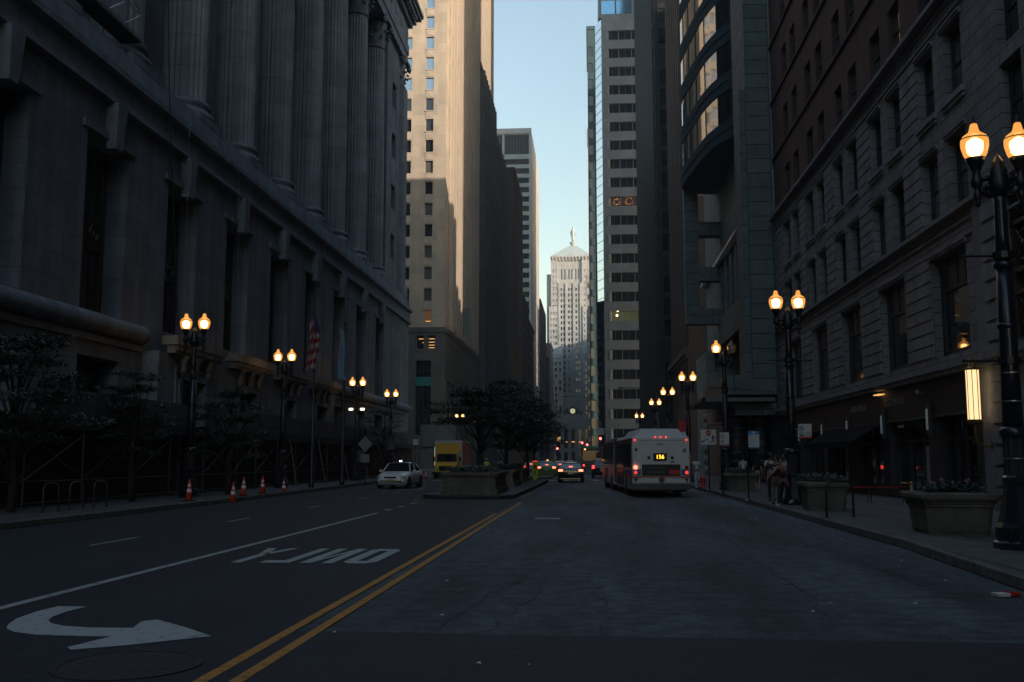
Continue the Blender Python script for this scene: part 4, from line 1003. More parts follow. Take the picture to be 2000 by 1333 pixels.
    for i, (a, c) in enumerate(bays):
        mb = MB(); n = 3 if i % 2 else 4
        for k in range(n+1): u = a+(c-a)*k/n; mb.box(XR+.28, XR+.4, u-.05, u+.05, .45, 3.15)
        mb.box(XR+.28, XR+.4, a, c, .45, .6); mb.box(XR+.28, XR+.4, a, c, 2.35, 2.45); mb.box(XR+.28, XR+.4, a, c, 3.05, 3.15)
        wn = mb.build('shop_window', 'window_frame', b, True)
        mb = MB(); mb.quad((XR+.37-20, a-30, .45), (XR+.37-20, c-30, .45), (XR+.37-20, c-30, 3.15), (XR+.37-20, a-30, 3.15)); mb.build('pane', 'shop_glass', wn)
        if i in (2, 3, 4):
            mb = MB(); mb.box(XR+.352, XR+.362, a+.6, a+1.0, .9, 2.2); mb.build('lit_interior', 'lit_dim', b, True)
        mb = MB(); mb.box(Xs-.06, Xs-.01, a-.1, c+.1, 3.18, 3.26); mb.build('fascia_rail', 'window_frame' if i in (2,) else 'scaffold_steel', b, True)
    mb = MB(); mb.box(XR+.33, XR+.35, 38.2, 39.1, .7, 2.2); mb.build('window_poster', 'pale_blind', b, True)
    for i, u in enumerate((37.05, 42.75, 48.45, 53.65, 59.5)):
        mb = MB(); mb.box(Xs-.16, Xs-.02, u-.11, u+.11, 2.55, 3.75); sc = mb.build('sconce', 'window_frame', b, True)
        mb = MB(); mb.box(Xs-.19, Xs-.161, u-.085, u+.085, 2.75, 3.5); o = mb.build('sconce_glass', 'sconce_glow', b, True)
    text('shop_lettering', 'CUSTOM EYES', .42, 'letter_grey', b, (Xs-.03-20, 41.4-30, 3.98), (pi/2, 0, -pi/2))
    text('shop_lettering', 'LASER VISION', .42, 'letter_grey', b, (Xs-.03-20, 46.8-30, 3.98), (pi/2, 0, -pi/2))
    text('shop_lettering', 'Krona Kris', .17, 'sign_white', b, (Xs-.03-20, 40.6-30, 2.98), (pi/2, 0, -pi/2))
    mb = MB()   # awning
    mb.add([(Xs, 43.2, 3.2), (Xs, 52.6, 3.2), (Xs-1.3, 52.6, 2.45), (Xs-1.3, 43.2, 2.45), (Xs-1.3, 52.6, 2.2), (Xs-1.3, 43.2, 2.2)], [(0, 1, 2, 3), (3, 2, 4, 5)]); mb.build('awning', 'awning', b, True)
    mb = MB(); mb.sphere((Xs-.2, 37.8, 4.1), .13, 8, 6); mb.box(Xs-.15, Xs, 37.7, 37.9, 4.05, 4.15); mb.build('security_dome', 'scaffold_steel', b, True)
    mb = MB(); mb.box(Xs-.3, Xs-.05, 42.5, 43.3, 4.36, 4.4); mb.build('fascia_light', 'lit_warm', b, True)
limestone_block()
def wall_lantern():
    t = thing('wall_lantern', 'tall glowing art deco wall lantern with brass spike beside the shopfront', 'lantern', (11.72, 31.6, 3.66))
    mb = MB(); mb.lathe([(.19, -.76), (.19, .76)], n=8, a0=pi/8); mb.build('glass', 'gold_glass', t)
    mb = MB()
    for k in range(8): a = pi/8+k*pi/4; mb.tube([(.195*cos(a), .195*sin(a), -.78), (.195*cos(a), .195*sin(a), .78)], .012, 4)
    mb.lathe([(.23, .76), (.23, .80), (.15, .83), (.12, .86), (.02, 1.22), (.01, 1.26)], n=8, a0=pi/8); mb.lathe([(.08, -.92), (.18, -.88), (.23, -.82), (.23, -.76)], n=8, a0=pi/8); mb.build('frame', 'brass', t)
    mb = MB(); mb.tube([(0, 0, -.9), (0, 0, -1.25), (.08, 0, -1.48), (.3, 0, -1.58), (.55, 0, -1.55)], .03, 6); mb.sphere((.5, 0, -1.55), .13, 10, 8, (.5, 1, 1.3)); mb.build('bracket', 'brass', t)
wall_lantern()

def granite_block():
    b = thing('granite_tower', 'blue grey granite office building with curved glass bay bulging over the sidewalk', 'building', (20, 85, 0))
    h = 54.
    # main wall
    mb = MB(); facade(mb, 'x', XR, -1, 66.6, 105.5, 0, h, [(73.5, 92.3, 7.2, 12.1), (73.5, 92.5, 14.6, 19.4)], 1.6)
    shell(mb, XR, 32, 66.6, 105.5, 0, h, 'w'); mb.build('wall', 'bluegrey_granite', b, True)
    mb = MB(); mb.quad((XR+1.58, 73.4, 7.2), (XR+1.58, 92.6, 7.2), (XR+1.58, 92.6, 12.1), (XR+1.58, 73.4, 12.1)); mb.quad((XR+1.55, 73.4, 14.6), (XR+1.55, 92.6, 14.6), (XR+1.55, 92.6, 19.4), (XR+1.55, 73.4, 19.4)); mb.build('recess_glazing', 'shop_dark', b, True)
    mb = MB(); mb.box(10.75, XR+.3, 66.9, 72.6, 6.2, 60)
    mb.build('corner_pier', 'granite_course', b, True)
    mb = MB(); mb.box(10.35, 10.75, 67.2, 69.0, 7.2, 27); mb.build('inner_pier', 'bluegrey_granite', b, True)
    for k in range(6):
        y = 76.0+3.0*k; mb = MB(); mb.box(XR-.25, XR+.7, y, y+1.1, 14.6, 19.35); mb.build('short_pier', 'bluegrey_granite', b, True)
    mb = MB(); mb.smooth = True; mb.tube([(XR-.25, 73, 19.85), (XR-.25, 105.3, 19.85)], .38, 12); mb.build('tube_rail', 'steel', b, True)
    mb = MB(); mb.box(XR-.35, XR+1, 72.7, 94.6, 12.1, 14.55); mb.build('lintel_beam', 'bluegrey_granite', b, True)
    # entrance box, canopy
    mb = MB(); mb.box(9.0, XR+.1, 66.95, 80, 5.95, 7.25); mb.build('entrance_lintel', 'bluegrey_granite', b, True)
    mb = MB(); mb.box(9.6, XR, 67.4, 80, 4.6, 5.4); mb.build('entrance_soffit', 'bluegrey_granite', b, True)
    mb = MB(); mb.box(7.4, 11.9, 66.2, 78, 5.5, 5.62); mb.box(7.3, 7.5, 66.1, 78, 5.45, 5.7); mb.box(7.3, 12., 66.1, 66.25, 5.45, 5.7); mb.build('glass_canopy', 'scaffold_steel', b, True)
    mb = MB(); mb.smooth = True
    for x, r in ((9.9, .75), (11.5, .7)):
        mb.lathe([(r, .15), (r, 4.6)], (x, 69.2, 0), 20)
    for k in range(8):
        for x, r in ((9.9, .80), (11.5, .75)): mb.lathe([(r-.05, .3+k*.55), (r, .42+k*.55), (r-.05, .54+k*.55)], (x, 69.2, 0), 20, cap=False)
    mb.build('polished_column', 'bronze_metal', b, True)
    mb = MB(); mb.box(XR-1.5, XR, 74, 94.5, .15, 5.9); mb.build('lobby_wall', 'dark_granite', b, True)
    # rounded banded corner
    mb = MB(); mb.smooth = True
    for k in range(6):
        z = .15+1.0*k; mb.lathe([(2.35, z), (2.75, z+.12), (2.85, z+.5), (2.75, z+.88), (2.35, z+1.)], (XR+1.3, 97.5, 0), 28)
    mb.build('banded_corner', 'bluegrey_plain', b, True)
    mb = MB(); mb.lathe([(2.5, 6.2), (2.5, 12.0)], (XR+1.3, 97.5, 0), 28); mb.box(XR-1.2, XR+3, 97.5, 105.4, 0.15, 12.0); mb.build('corner_drum', 'bluegrey_granite', b, True)
    # hanging stone frame under the bay
    mb = MB(); X0, X1, Y0, Y1 = 8.95, 10.25, 93.0, 94.4
    mb.box(X0, X1, Y0, Y1, 14.2, 27.2); mb.build('frame_post', 'granite_course', b, True)
    for z0, z1 in ((14.2, 15.65), (18.3, 19.6), (22.6, 23.9)):
        mb = MB(); mb.box(X1, XR+.1, Y0+.01, Y1-.01, z0, z1); mb.build('frame_beam', 'bluegrey_granite', b, True)
    # curved glass bay
    KP = [(XR-.06, 76.4), (11.45, 77.9), (10.64, 79.8), (9.94, 82.5), (9.52, 85.4), (9.2, 88.2), (8.95, 90.4), (8.82, 92.4), (9.0, 93.8)]
    def plan():
        out = []
        for i in range(len(KP)-1):
            P0_, P1_, P2_, P3_ = [Vector(KP[max(0, min(len(KP)-1, i+q))]) for q in (-1, 0, 1, 2)]
            for u_ in (0, .5):
                out.append(.5*((2*P1_) + (P2_-P0_)*u_ + (2*P0_-5*P1_+4*P2_-P3_)*u_*u_ + (3*P1_-P0_-3*P2_+P3_)*u_**3))
        return out + [Vector(KP[-1])]
    mb = MB(); pl = plan(); m = len(pl); poly = [(p.x, p.y) for p in pl] + [(9.3, 95.2), (XR, 95.6)]
    mb.quad(*[(x, y, 27.2) for x, y in poly]); mb.build('bay_soffit', 'bluegrey_plain', b, True); mb = MB(); mb.quad(*[(x, y, 57.) for x, y in poly]); mb.build('bay_roof', 'bluegrey_plain', b, True)
    z = 27.2; fl = 4.0
    while z < 55:
        band = MB()
        for (a, c) in zip(pl, pl[1:]):
            for (za, zb, r) in ((z, z+.75, .06), (z+.75, z+.85, .14), (z+.85, z+1.55, .06)):
                n = (c-a).normalized(); nn = Vector((-n.y, n.x))*r
                band.quad((a.x+nn.x, a.y+nn.y, za), (c.x+nn.x, c.y+nn.y, za), (c.x+nn.x, c.y+nn.y, zb), (a.x+nn.x, a.y+nn.y, zb))
        z += fl
        band.build('glass_spandrel', 'teal_dark', b, True)
    z = 27.2; k = 0
    while z < 55:
        for i in range(0, m-1, 2):
            a, c = pl[i], pl[min(i+2, m-1)]; mid = pl[i+1]
            mb = MB(); mb.quad((a.x, a.y, z+1.55), (mid.x, mid.y, z+1.55), (mid.x, mid.y, z+fl), (a.x, a.y, z+fl)); mb.quad((mid.x, mid.y, z+1.55), (c.x, c.y, z+1.55), (c.x, c.y, z+fl), (mid.x, mid.y, z+fl))
            mb.m = 1; mb.tube([(a.x, a.y, z+1.55), (a.x, a.y, z+fl)], .06, 4)
            mb.build('bay_window', ['unreflecting_bay_glass' if i < 4 else ('gold_reflection_glass' if i <= 12 else 'mirror_glass'), 'window_frame'], b, True)  # pane material switches along the curve to place gold, dark and sky reflections
        z += fl
    mb = MB(); mb.quad((9.0, 93.8, 27.2), (9.3, 95.2, 27.2), (9.3, 95.2, 57), (9.0, 93.8, 57)); mb.quad((9.3, 95.2, 27.2), (XR, 95.6, 27.2), (XR, 95.6, 57), (9.3, 95.2, 57)); mb.build('bay_side', 'mirror_glass', b, True)
    # lit shop window at street level
    mb = MB(); mb.box(10.35, 10.37, 94.6, 95.1, 6.6, 7.9); mb.build('lit_pane', 'lit_dim', b, True)
mat('gold_reflection_glass', (.42, .42, .42), .05, metal=1.)
mat('teal_dark', (.035, .064, .082), .8, spec=.05)
mat('unreflecting_bay_glass', (.012, .018, .026), .6, spec=.02)  # dull copy of the bay panes, where no reflection should show
granite_block()


def red_block():
    b = slab('masonry_tower', 'reddish granite tower with tall narrow windows and a stone ledge over its base', XR, 25, 125.5, 151.5, 125, 'red_granite', win=grid(frange(128, 150, 3.1), frange(17.5, 84, 3.7), 1.2, 2.3) + grid(frange(128, 150, 3.1), [2.5, 9.], 1.5, 4.6), nrx=-1, maxn=100, fwin=[])
    mb = MB(); mb.box(XR-.7, XR, 125.3, 151.5, 14.7, 15.5); mb.box(XR-.4, XR, 125.4, 151.5, 14.2, 14.7); mb.build('ledge', 'red_granite', b, True)
    mb = MB()
    for y in frange(126.4, 151, 3.1): mb.box(XR-.3, XR, y-.4, y+.4, 16, 125)
    mb.build('pier', 'red_granite', b, True)
    mb = MB(); mb.box(XR-1.2, XR-.1, 128, 128.25, 3.2, 6.6); mb.build('banner', 'sign_red', b, True)
red_block()
def dark_tower():
    b = thing('bronze_tower', 'very tall dark metal tower with closely spaced vertical fins', 'building', (30, 205, 0))
    x0, y0, y1, h = XR, 178., 244., 160.
    fops = [(13.2, 15.6, z, z+3.0) for z in frange(4, 150, 3.9)] + [(16., 18.5, z, z+3.0) for z in frange(4, 150, 3.9)]
    mb = MB(); facade(mb, 'y', y0, -1, x0, 60, 0, h, fops, .3); shell(mb, x0, 60, y0, y1, 0, h, 's'); mb.build('wall', 'bronze_metal', b, True)
    windows(b, 'y', y0, -1, fops, .2, 'window_frame', ('office_glass', 'office_glass', 'dark_glass', 'coated_dark'), fw=.06, maxn=100)
    mb = MB()
    for y in frange(179, 244, 1.55): mb.box(x0-.45, x0, y-.12, y+.12, 4, h)
    for x in frange(12.35, 13.1, .35): mb.box(x, x+.1, y0-.3, y0, 4, h)
    mb.build('fin', 'bronze_metal', b, True)
    mb = MB()
    for z in frange(7.2, 155, 3.9): mb.box(x0-.2, x0, 178, 244, z, z+.7)
    mb.build('spandrel', 'window_frame', b, True)
mat('coated_dark', (.10, .10, .10), .1, metal=.6)
dark_tower()
def striped_tower():
    b = thing('striped_tower', 'grey office tower with dark window stripes and blue glass corner facing the viewer', 'building', (20, 300, 0))
    x0, x1, y0, y1 = 2.2, 60., 272., 340.
    z = 119.9; ops = []
    while z > 6:
        ops.append(z); z -= 5.37
    fops = [(5.15+3.66*k, 5.15+3.66*k+3.6, z, z+2.75) for z in ops for k in range(3)]
    mb = MB(); facade(mb, 'y', y0, -1, 3.9, x1, 0, 126.4, fops, .7); mb.quad((3.9, y0, 126.4), (x1, y0, 126.4), (x1, y1, 126.4), (3.9, y1, 126.4)); mb.build('wall', 'grey_panel', b, True)
    L = {}
    for o in fops:
        if abs(o[2]-119.9+5.37*9) < .1: L[o] = 'lit_red'
        if abs(o[2]-119.9+5.37*15) < .1: L[o] = 'lit_green'
    windows(b, 'y', y0, -1, fops, .6, 'pale_frame', ('band_glass',), nx=2, fw=.09, maxn=75, lit=L)
    # half round column fronts seen in the first bay of each storey
    mb = MB()
    for zz in ops: mb.lathe([(.8, zz), (.8, zz+2.75)], (5.25, y0+.62, 0), 12)
    mb.build('round_column', 'grey_panel', b, True)
    # chamfered blue glass corner and street side
    mb = MB(); mb.quad((3.9, y0, 0), (2.2, y0+5, 0), (2.2, y0+5, 126.4), (3.9, y0, 126.4)); mb.quad((2.2, y0+5, 0), (2.2, y1, 0), (2.2, y1, 126.4), (2.2, y0+5, 126.4)); mb.build('corner_glass', 'mirror_glass', b, True)
    mb = MB()
    for zz in frange(3, 126, 2.68):
        mb.tube([(3.86, y0+.0, zz), (2.15, y0+5, zz)], .06, 4); mb.tube([(2.15, y0+5, zz), (2.15, y1, zz)], .06, 4)
    mb.build('glazing_bar', 'window_frame', b, True)
    mb = MB(); mb.box(3.1, x1, y0+.1, y1, 126.5, 133.2); mb.build('penthouse', 'grey_panel', b, True)
    for a, c in ((4.0, 7.8), (8.3, 12.6)):
        mb = MB(); mb.box(a, c, y0, y0+.08, 127.6, 131.6); mb.build('penthouse_glass', 'blue_glass', b, True)
    lit = MB()
    for s in range(2):
        cx = 7.7 + s*3.4
        for k in range(12):
            a = k*2*pi/12; lit.sphere((cx+(.9 if s else .6)*cos(a)+random.uniform(-.2,.2), y0+.35, 72.9+1.0*sin(a)+random.uniform(-.3,.3)), .065, 5, 4)
    lit.build('string_lights', 'orange_lit', b, True)
    mb = MB(); mb.box(11.0, 13.5, y0+.3, y0+.34, 31.9-.2, 32.1-.2); mb.sphere((7.6, y0+.35, 42.2), .3, 6, 5); mb.sphere((7.4, y0+.35, 40.9), .3, 6, 5); mb.build('office_light', 'bulb', b, True)
mat('lit_red', (.03, .015, .012), .3, emit=(.8, .22, .12), es=.012)
striped_tower()
slab('glass_block', 'narrow teal building with stacked bay windows left of the striped tower', -.1, 40, 341, 380, 154, 'teal_glass', win=grid(frange(344, 379, 5), frange(6, 146, 6.), 3.4, 3.6), nrx=-1, glass=('office_glass',), maxn=60, fwin=grid([1.0], frange(6, 146, 6.), 1.7, 3.6))
slab('stone_tower', 'slim tan stone tower edge between the sky and the striped tower', -.3, 40, 430, 455, 147, 'pink_stone', win=grid(frange(433, 454, 4), frange(40, 120, 5), 1.5, 2.4), nrx=-1, fwin=grid([.6, 3.], frange(40, 128, 5), .9, 2.), maxn=30)
slab('stone_tower', 'pale classical stone block standing right of the pyramid roofed tower', -1.7, 40, 500, 560, 94, 'pale_limestone', nrx=-1, fwin=grid([-.8, .6], frange(10, 88, 6), .8, 2.6) , maxn=30, roof=1.)
slab('hidden_shade_block', 'hidden block at the end of the right row, added to shade the pyramid roofed tower', -1.5, 40, 562, 611, 76, 'pale_limestone', nrx=-1, fwin=[], maxn=10)  # out of sight, added to keep sun off the lower pyramid tower
slab('corner_block', 'dark lower block with ornamented edge right of the street end', .2, 40, 381, 429, 40, 'brown_stone', win=grid(frange(384, 428, 4), frange(5, 36, 4), 1.4, 2), nrx=-1, maxn=20)
slab('office_block', 'unseen block behind the blue grey granite building, added to shape the low sun', 32.5, 60, 67, 105, 45, 'grey_stone', nrx=-1, maxn=10)  # out of sight, height chosen for where sun ends on the tan skyscraper
slab('office_block', 'hidden set back block between the reddish tower and the finned dark tower, added for its shadow', 16.5, 60, 152, 177.5, 84, 'grey_stone', nrx=-1, maxn=10)  # out of sight, added to shade the stepped block across the street
slab('unseen_sun_blocker', 'unseen block west of the far right row, added to shade the far stone fronts', 44, 120, 384, 600, 92, 'grey_stone', nrx=-1, maxn=10)  # out of sight, added to block sun from the far stone fronts
# unseen neighbours behind the viewer, put in to darken the canyon
slab('office_block', 'unseen block of the same street behind the viewer on the left, put in to limit sky light', -60, XL, -150, -34, 36, 'grey_stone', win=grid(frange(-146, -36, 6), frange(4, 30, 4), 2.4, 2.4), maxn=20)
slab('office_block', 'unseen block of the same street behind the viewer on the right, put in to limit sky light', XR, 60, -150, -38, 34, 'grey_stone', win=grid(frange(-146, -42, 6), frange(4, 30, 4), 2.4, 2.4), nrx=-1, maxn=20)

# ================================================================== STREET LAMPS
def make_lamp(label, lit=(True, True), glow=True):
    t = thing('street_lamp', label, 'street lamp', (0, 0, 0), 0, 'twin globe street lamps along both sidewalks')
    mb = MB(); mb.lathe([(.42, 0), (.42, .16), (.38, .2), (.38, .42), (.33, .5), (.30, .62), (.25, .85), (.21, 1.15), (.225, 1.2), (.225, 1.28), (.19, 1.32)], n=8, a0=pi/8)
    for k in range(8): a = k*pi/4; mb.box(.36*cos(a)-.03, .36*cos(a)+.03, .36*sin(a)-.03, .36*sin(a)+.03, .2, .4)
    mb.build('base', 'pole_paint', t)
    mb = MB(); rm = lambda i: 1. if i % 2 else .9
    mb.lathe([(.19, 1.3), (.185, 2.0)], n=24, rmod=rm, cap=False); mb.build('fluted_collar', 'rubber', t); mb = MB(); mb.smooth = True
    mb.lathe([(.21, 1.98), (.235, 2.03), (.235, 2.1), (.19, 2.16)], n=16); mb.lathe([(.17, 2.12), (.155, 3.2), (.15, 3.9), (.135, 5.1)], n=16)
    for z, r in ((3.95, .17), (5.05, .18), (5.2, .165)): mb.lathe([(r-.03, z-.06), (r, z-.03), (r, z+.03), (r-.03, z+.06)], n=16)
    mb.lathe([(.13, 5.1), (.115, 5.6), (.10, 6.2), (.105, 6.4)], n=16); mb.build('shaft', 'pole_paint', t)
    mb = MB(); mb.smooth = True
    mb.lathe([(.11, 6.3), (.17, 6.42), (.20, 6.55), (.15, 6.7), (.16, 6.78), (.10, 6.88), (.12, 6.93), (.03, 7.08), (.01, 7.12)], n=12)
    for s in (-1, 1):
        pts = [(s*.05, 0, 6.38), (s*.18, 0, 6.32), (s*.30, 0, 6.42), (s*.38, 0, 6.56)]
        mb.tube(pts, .05, 8, .05); mb.tube([(s*.05, 0, 6.62), (s*.2, 0, 6.66), (s*.38, 0, 6.62)], .055, 8)
        mb.sphere((s*.2, 0, 6.5), .07, 8, 6)
    mb.build('arm', 'black_iron', t)
    for s, on in zip((-1, 1), lit):
        mb = MB(); mb.smooth = True; mb.lathe([(.02, 6.12), (.05, 6.16), (.03, 6.22), (.075, 6.3), (.07, 6.38), (.04, 6.44), (.09, 6.5), (.11, 6.6), (.08, 6.68), (.07, 6.78), (.09, 6.82), (.10, 6.86), (.15, 6.95), (.175, 7.03)], (s*.385, 0, 0), 14)
        cup = mb.build('globe_holder', 'black_iron', t)
        mb = MB(); mb.smooth = True; mb.lathe([(.155, 7.02), (.20, 7.10), (.238, 7.24), (.242, 7.33), (.232, 7.39), (.205, 7.44), (.16, 7.475), (.115, 7.505), (.088, 7.545), (.075, 7.60), (.062, 7.66), (.03, 7.70)], (s*.385, 0, 0), 20)
        gl = mb.build('globe', 'lamp_shell' if on else 'lamp_shell_unlit', t)
        if on:
            mb = MB(); mb.smooth = True; mb.lathe([(.07, 7.08), (.13, 7.14), (.15, 7.25), (.14, 7.34), (.06, 7.40)], (s*.385, 0, 0), 12); mb.build('light', 'lamp_core', gl)
        mb = MB(); mb.smooth = True; mb.lathe([(.05, 7.68), (.045, 7.72), (.02, 7.75), (.03, 7.79), (.01, 7.84)], (s*.385, 0, 0), 10); mb.lathe([(.244, 7.375), (.25, 7.385), (.244, 7.395)], (s*.385, 0, 0), 20, cap=False)
        mb.build('finial', 'black_iron', t)
    for z, L in ((3.33, .78), (5.22, .72)):
        mb = MB(); mb.tube([(-L, 0, z), (L, 0, z)], .022, 6); mb.sphere((-L, 0, z), .035, 6, 5); mb.sphere((L, 0, z), .035, 6, 5); mb.lathe([(.19, z-.06), (.19, z+.06)], n=12); mb.build('banner_bar', 'black_iron', t)
    return t
lampR = [(7.40, 18.2), (6.9, 35.2), (6.85, 51.7), (6.75, 70.2), (6.55, 85.6), (6.5, 101.5), (6.4, 133.)]
lampL = [(-16.35, 39.8), (-16.75, 53.3), (-17.1, 72.), (-17.2, 85.0), (-16.9, 128.), (-16.6, 146.)]
Lr = ['nearest twin globe lamp on the right, cut by the right edge of the picture', 'second twin globe lamp on the right, beside the square planter and the group of walkers',
      'third twin globe lamp on the right, one globe dark', 'fourth twin globe lamp on the right, rising behind the right edge of the bus',
      'fifth twin globe lamp on the right, its globes over the roof of the white bus', 'sixth twin globe lamp on the right, small above the bus roof', 'smallest twin globe lamp on the right, before the finned dark tower']
Ll = ['nearest twin globe lamp on the left, among the leafy trees by the cones', 'second twin globe lamp on the left, beside the carved doorways', 'third left twin globe lamp, with two white floodlights below its globes',
      'fourth twin globe lamp on the left, at the columned building corner', 'fifth twin globe lamp on the left, in front of the teal panelled tall window', 'sixth twin globe lamp on the left, half hidden by median tree leaves']
lamp0 = make_lamp(Lr[0]); lamp0.location = (7.40, 18.2, .10)
lamp0['group'] = 'twin globe street lamps along both sidewalks'
for i, (x, y) in enumerate(lampR[1:], 1):
    if i == 2: q = make_lamp(Lr[2], (True, False)); q.location = (x, y, .10)
    else: dup(lamp0, (x, y, .10 - (.2 if i == 1 else .0)), label=Lr[i])
for i, (x, y) in enumerate(lampL): dup(lamp0, (x, y, .02), label=Ll[i])
# white floodlights below the globes of the third left lamp
for s, lb in ((-1, 'left white floodlight clamped under the globes of the third left lamp'), (1, 'right white floodlight clamped under the globes of the third left lamp')):
    t = thing('floodlight', lb, 'floodlight', (-17.1+s*.42, 72, 5.25), group='floodlights under the third left lamp')
    mb = MB(); mb.frus((0, 0), (.2, .2), (.34, .3), -.02, .16); mb.build('housing', 'black_iron', t)
    mb = MB(); mb.box(-.15, .15, -.17, -.152, .0, .15); mb.build('lens', 'head_lit', t)

# ================================================================== FLAGS
def flag(name, label, x, y, h, parts, ftop, fh):
    t = thing(name, label, 'flag', (x, y, .15))
    mb = MB(); mb.smooth = True; mb.lathe([(.16, 0), (.16, .25), (.09, .3), (.085, h*.5), (.055, h-.1), (.05, h)], n=14); mb.lathe([(.05, h), (.14, h+.03), (.14, h+.09), (.04, h+.13)], n=12); mb.build('pole', 'pole_paint', t)
    return t
def cloth(t, name, cols, x0, w, ztop, h, nstrip, vertical=True, phase=0.):
    # drooping flag: strips follow folds; rows down, columns across
    rows = 28; mb = MB(); mb.smooth = True
    def pt(u, v):
        sag = h*v; xx = x0 + w*u*(1-.25*v) * (1 + .25*sin(v*7+phase)) + .03*sin(v*17+u*4)
        yy = -.12*sin(u*9 + v*3 + phase) * (.3+v) ; zz = ztop - sag - .30*u*h*(1-v) - .05*sin(u*8)
        return (xx, yy, zz)
    n = len(cols)
    for i in range(n):
        for j in range(rows):
            u0, u1 = i/n, (i+1)/n; v0, v1 = j/rows, (j+1)/rows; mb.m = cols[i](v0) if callable(cols[i]) else cols[i]
            mb.quad(pt(u0, v0), pt(u1, v0), pt(u1, v1), pt(u0, v1))
    return mb
f = flag('flagpole', 'tall dark pole carrying the drooping red and white striped flag', -15.3, 54, 11.2, None, 9.4, 2.6)
tag(f, cat='flagpole')
def usflag(x, y, zt):
    t = thing('flag', 'drooping red and white striped flag with dark blue star field', 'flag', (x, y, zt))
    mb = MB(); mb.smooth = True; W_, H_ = .62, 2.9; N, Mr = 13, 40
    def pt(u, v): # u across folds, v down
        return (-.30 + W_*u*(.55+.45*sin(v*2.6+.4)) + .10*sin(v*5.+u), -.14*sin(u*15.+v*2.), -v*H_ + .22*sin(u*3.2) - .3*abs(u-.45))
    for i in range(26):
        for j in range(Mr):
            u0, u1, v0, v1 = i/26, (i+1)/26, j/Mr, (j+1)/Mr
            dg = (v0*10.0 + u0*3.2); mb.m = 2 if (v0 < .26 and u0 > .28) else (1 if int(dg) % 2 else 0)
            mb.quad(pt(u0, v0), pt(u1, v0), pt(u1, v1), pt(u0, v1))
    mb.build('flag_cloth', ['flag_red', 'flag_white', 'flag_navy'], t)
    mb = MB()
    for k in range(9): u, v = .4+.2*(k % 3), .05+.07*(k//3); p = pt(u, v); mb.sphere((p[0], p[1]-.03, p[2]), .022, 5, 4)
    mb.build('star', 'flag_white', t)
usflag(-15.3, 53.85, 9.45)
flag('flagpole', 'shorter dark pole carrying the light blue and white city flag', -15.1, 60, 9.85, None, 9.6, 3.)
def cityflag(x, y, zt):
    t = thing('flag', 'drooping light blue and white flag with small red stars', 'flag', (x, y, zt)); mb = MB(); mb.smooth = True
    def pt(u, v): return (-.28 + .55*u*(.5+.5*v)+.04*sin(v*6), -.10*sin(u*12+v*2), -v*3.1 - .2*u)
    for i in range(20):
        for j in range(30):
            u0, u1, v0, v1 = i/20, (i+1)/20, j/30, (j+1)/30
            d = u0 + .35*v0; mb.m = 0 if (.30 < d < .55 or .8 < d < 1.05) else 1
            mb.quad(pt(u0, v0), pt(u1, v0), pt(u1, v1), pt(u0, v1))
    mb.build('flag_cloth', ['flag_sky', 'flag_white'], t)
    mb = MB()
    for v in (.45, .55, .66): p = pt(.38, v); mb.sphere((p[0]-.02, p[1]-.03, p[2]), .05, 5, 4)
    mb.build('star', 'flag_red', t)
cityflag(-15.12, 59.87, 9.75)

# ================================================================== TREES AND PLANTS
def leaf_mesh(mb, rng, c, rad, n, size, flat=.45):
    for _ in range(n):
        while True:
            p = Vector((rng.uniform(-1, 1), rng.uniform(-1, 1), rng.uniform(-1, 1)))
            if p.length < 1: break
        p = Vector((c[0]+p.x*rad, c[1]+p.y*rad, c[2]+p.z*rad*flat))
        a = rng.uniform(0, 2*pi); ti = rng.gauss(0, .45); s = size*rng.uniform(.6, 1.3)
        d = Vector((cos(a), sin(a), ti)).normalized(); q = d.cross(Vector((rng.gauss(0, .4), rng.gauss(0, .4), 1))).normalized()
        mb.quad(p-d*s, p+q*s*.42, p+d*s, p-q*s*.42)
def make_tree(seed, h, r, zb, label, cat='tree', nclump=70, nleaf=75, size=.11, name='street_tree', group=None, m='foliage', lean=0.):
    rng = random.Random(seed); t = thing(name, label, cat, group=group)
    tr = MB(); tr.smooth = True; top = Vector((lean, 0, h*.82))
    pts = [Vector((lean*k/6+rng.uniform(-.05, .05), rng.uniform(-.05, .05), h*.82*k/6)) for k in range(7)]; tr.tube(pts, .085+h*.008, 8, .03)
    br = MB(); br.smooth = True; fo = MB()
    for i in range(nclump):
        a = rng.uniform(0, 2*pi); zz = rng.random()**.8; z = zb + (h-zb)*zz
        prof = math.sqrt(max(.05, 1-(1.55*zz-.55)**2)) if zz > .35 else .75+.6*zz
        rr = r*min(1, prof)*rng.uniform(.25, 1.0)
        c = Vector((lean*z/h + rr*cos(a), rr*sin(a), zb+round((z-zb)/.55)*.55+rng.uniform(-.14, .14)))
        rad = r*rng.uniform(.16, .34)
        leaf_mesh(fo, rng, c, rad, int(nleaf*rng.uniform(.5, 1.4)), size, .26)
        if i % 2 == 0:
            b0 = pts[min(6, max(1, int(6*z/(h*.82)*.6)))]; mid = (b0+c)/2 + Vector((0, 0, .12)); br.tube([b0, mid, c], .03, 5, .008)
    tr.build('trunk', 'bark', t); br.build('limbs', 'bark', t); fo.build('crown', m, t)
    return t
tg = 'small leafy trees along the left sidewalk'
t = make_tree(3, 5.3, 2.3, 1.7, 'leafy tree nearest on the left, cut by the left edge of the picture', nclump=85, nleaf=100, size=.085, group=tg); t.location = (-16.9, 28.2, .15)
t = make_tree(5, 4.7, 1.6, 1.9, 'leafy tree between the left edge tree and the nearest left lamp', nclump=60, nleaf=90, size=.085, group=tg); t.location = (-16.9, 35.8, .15)
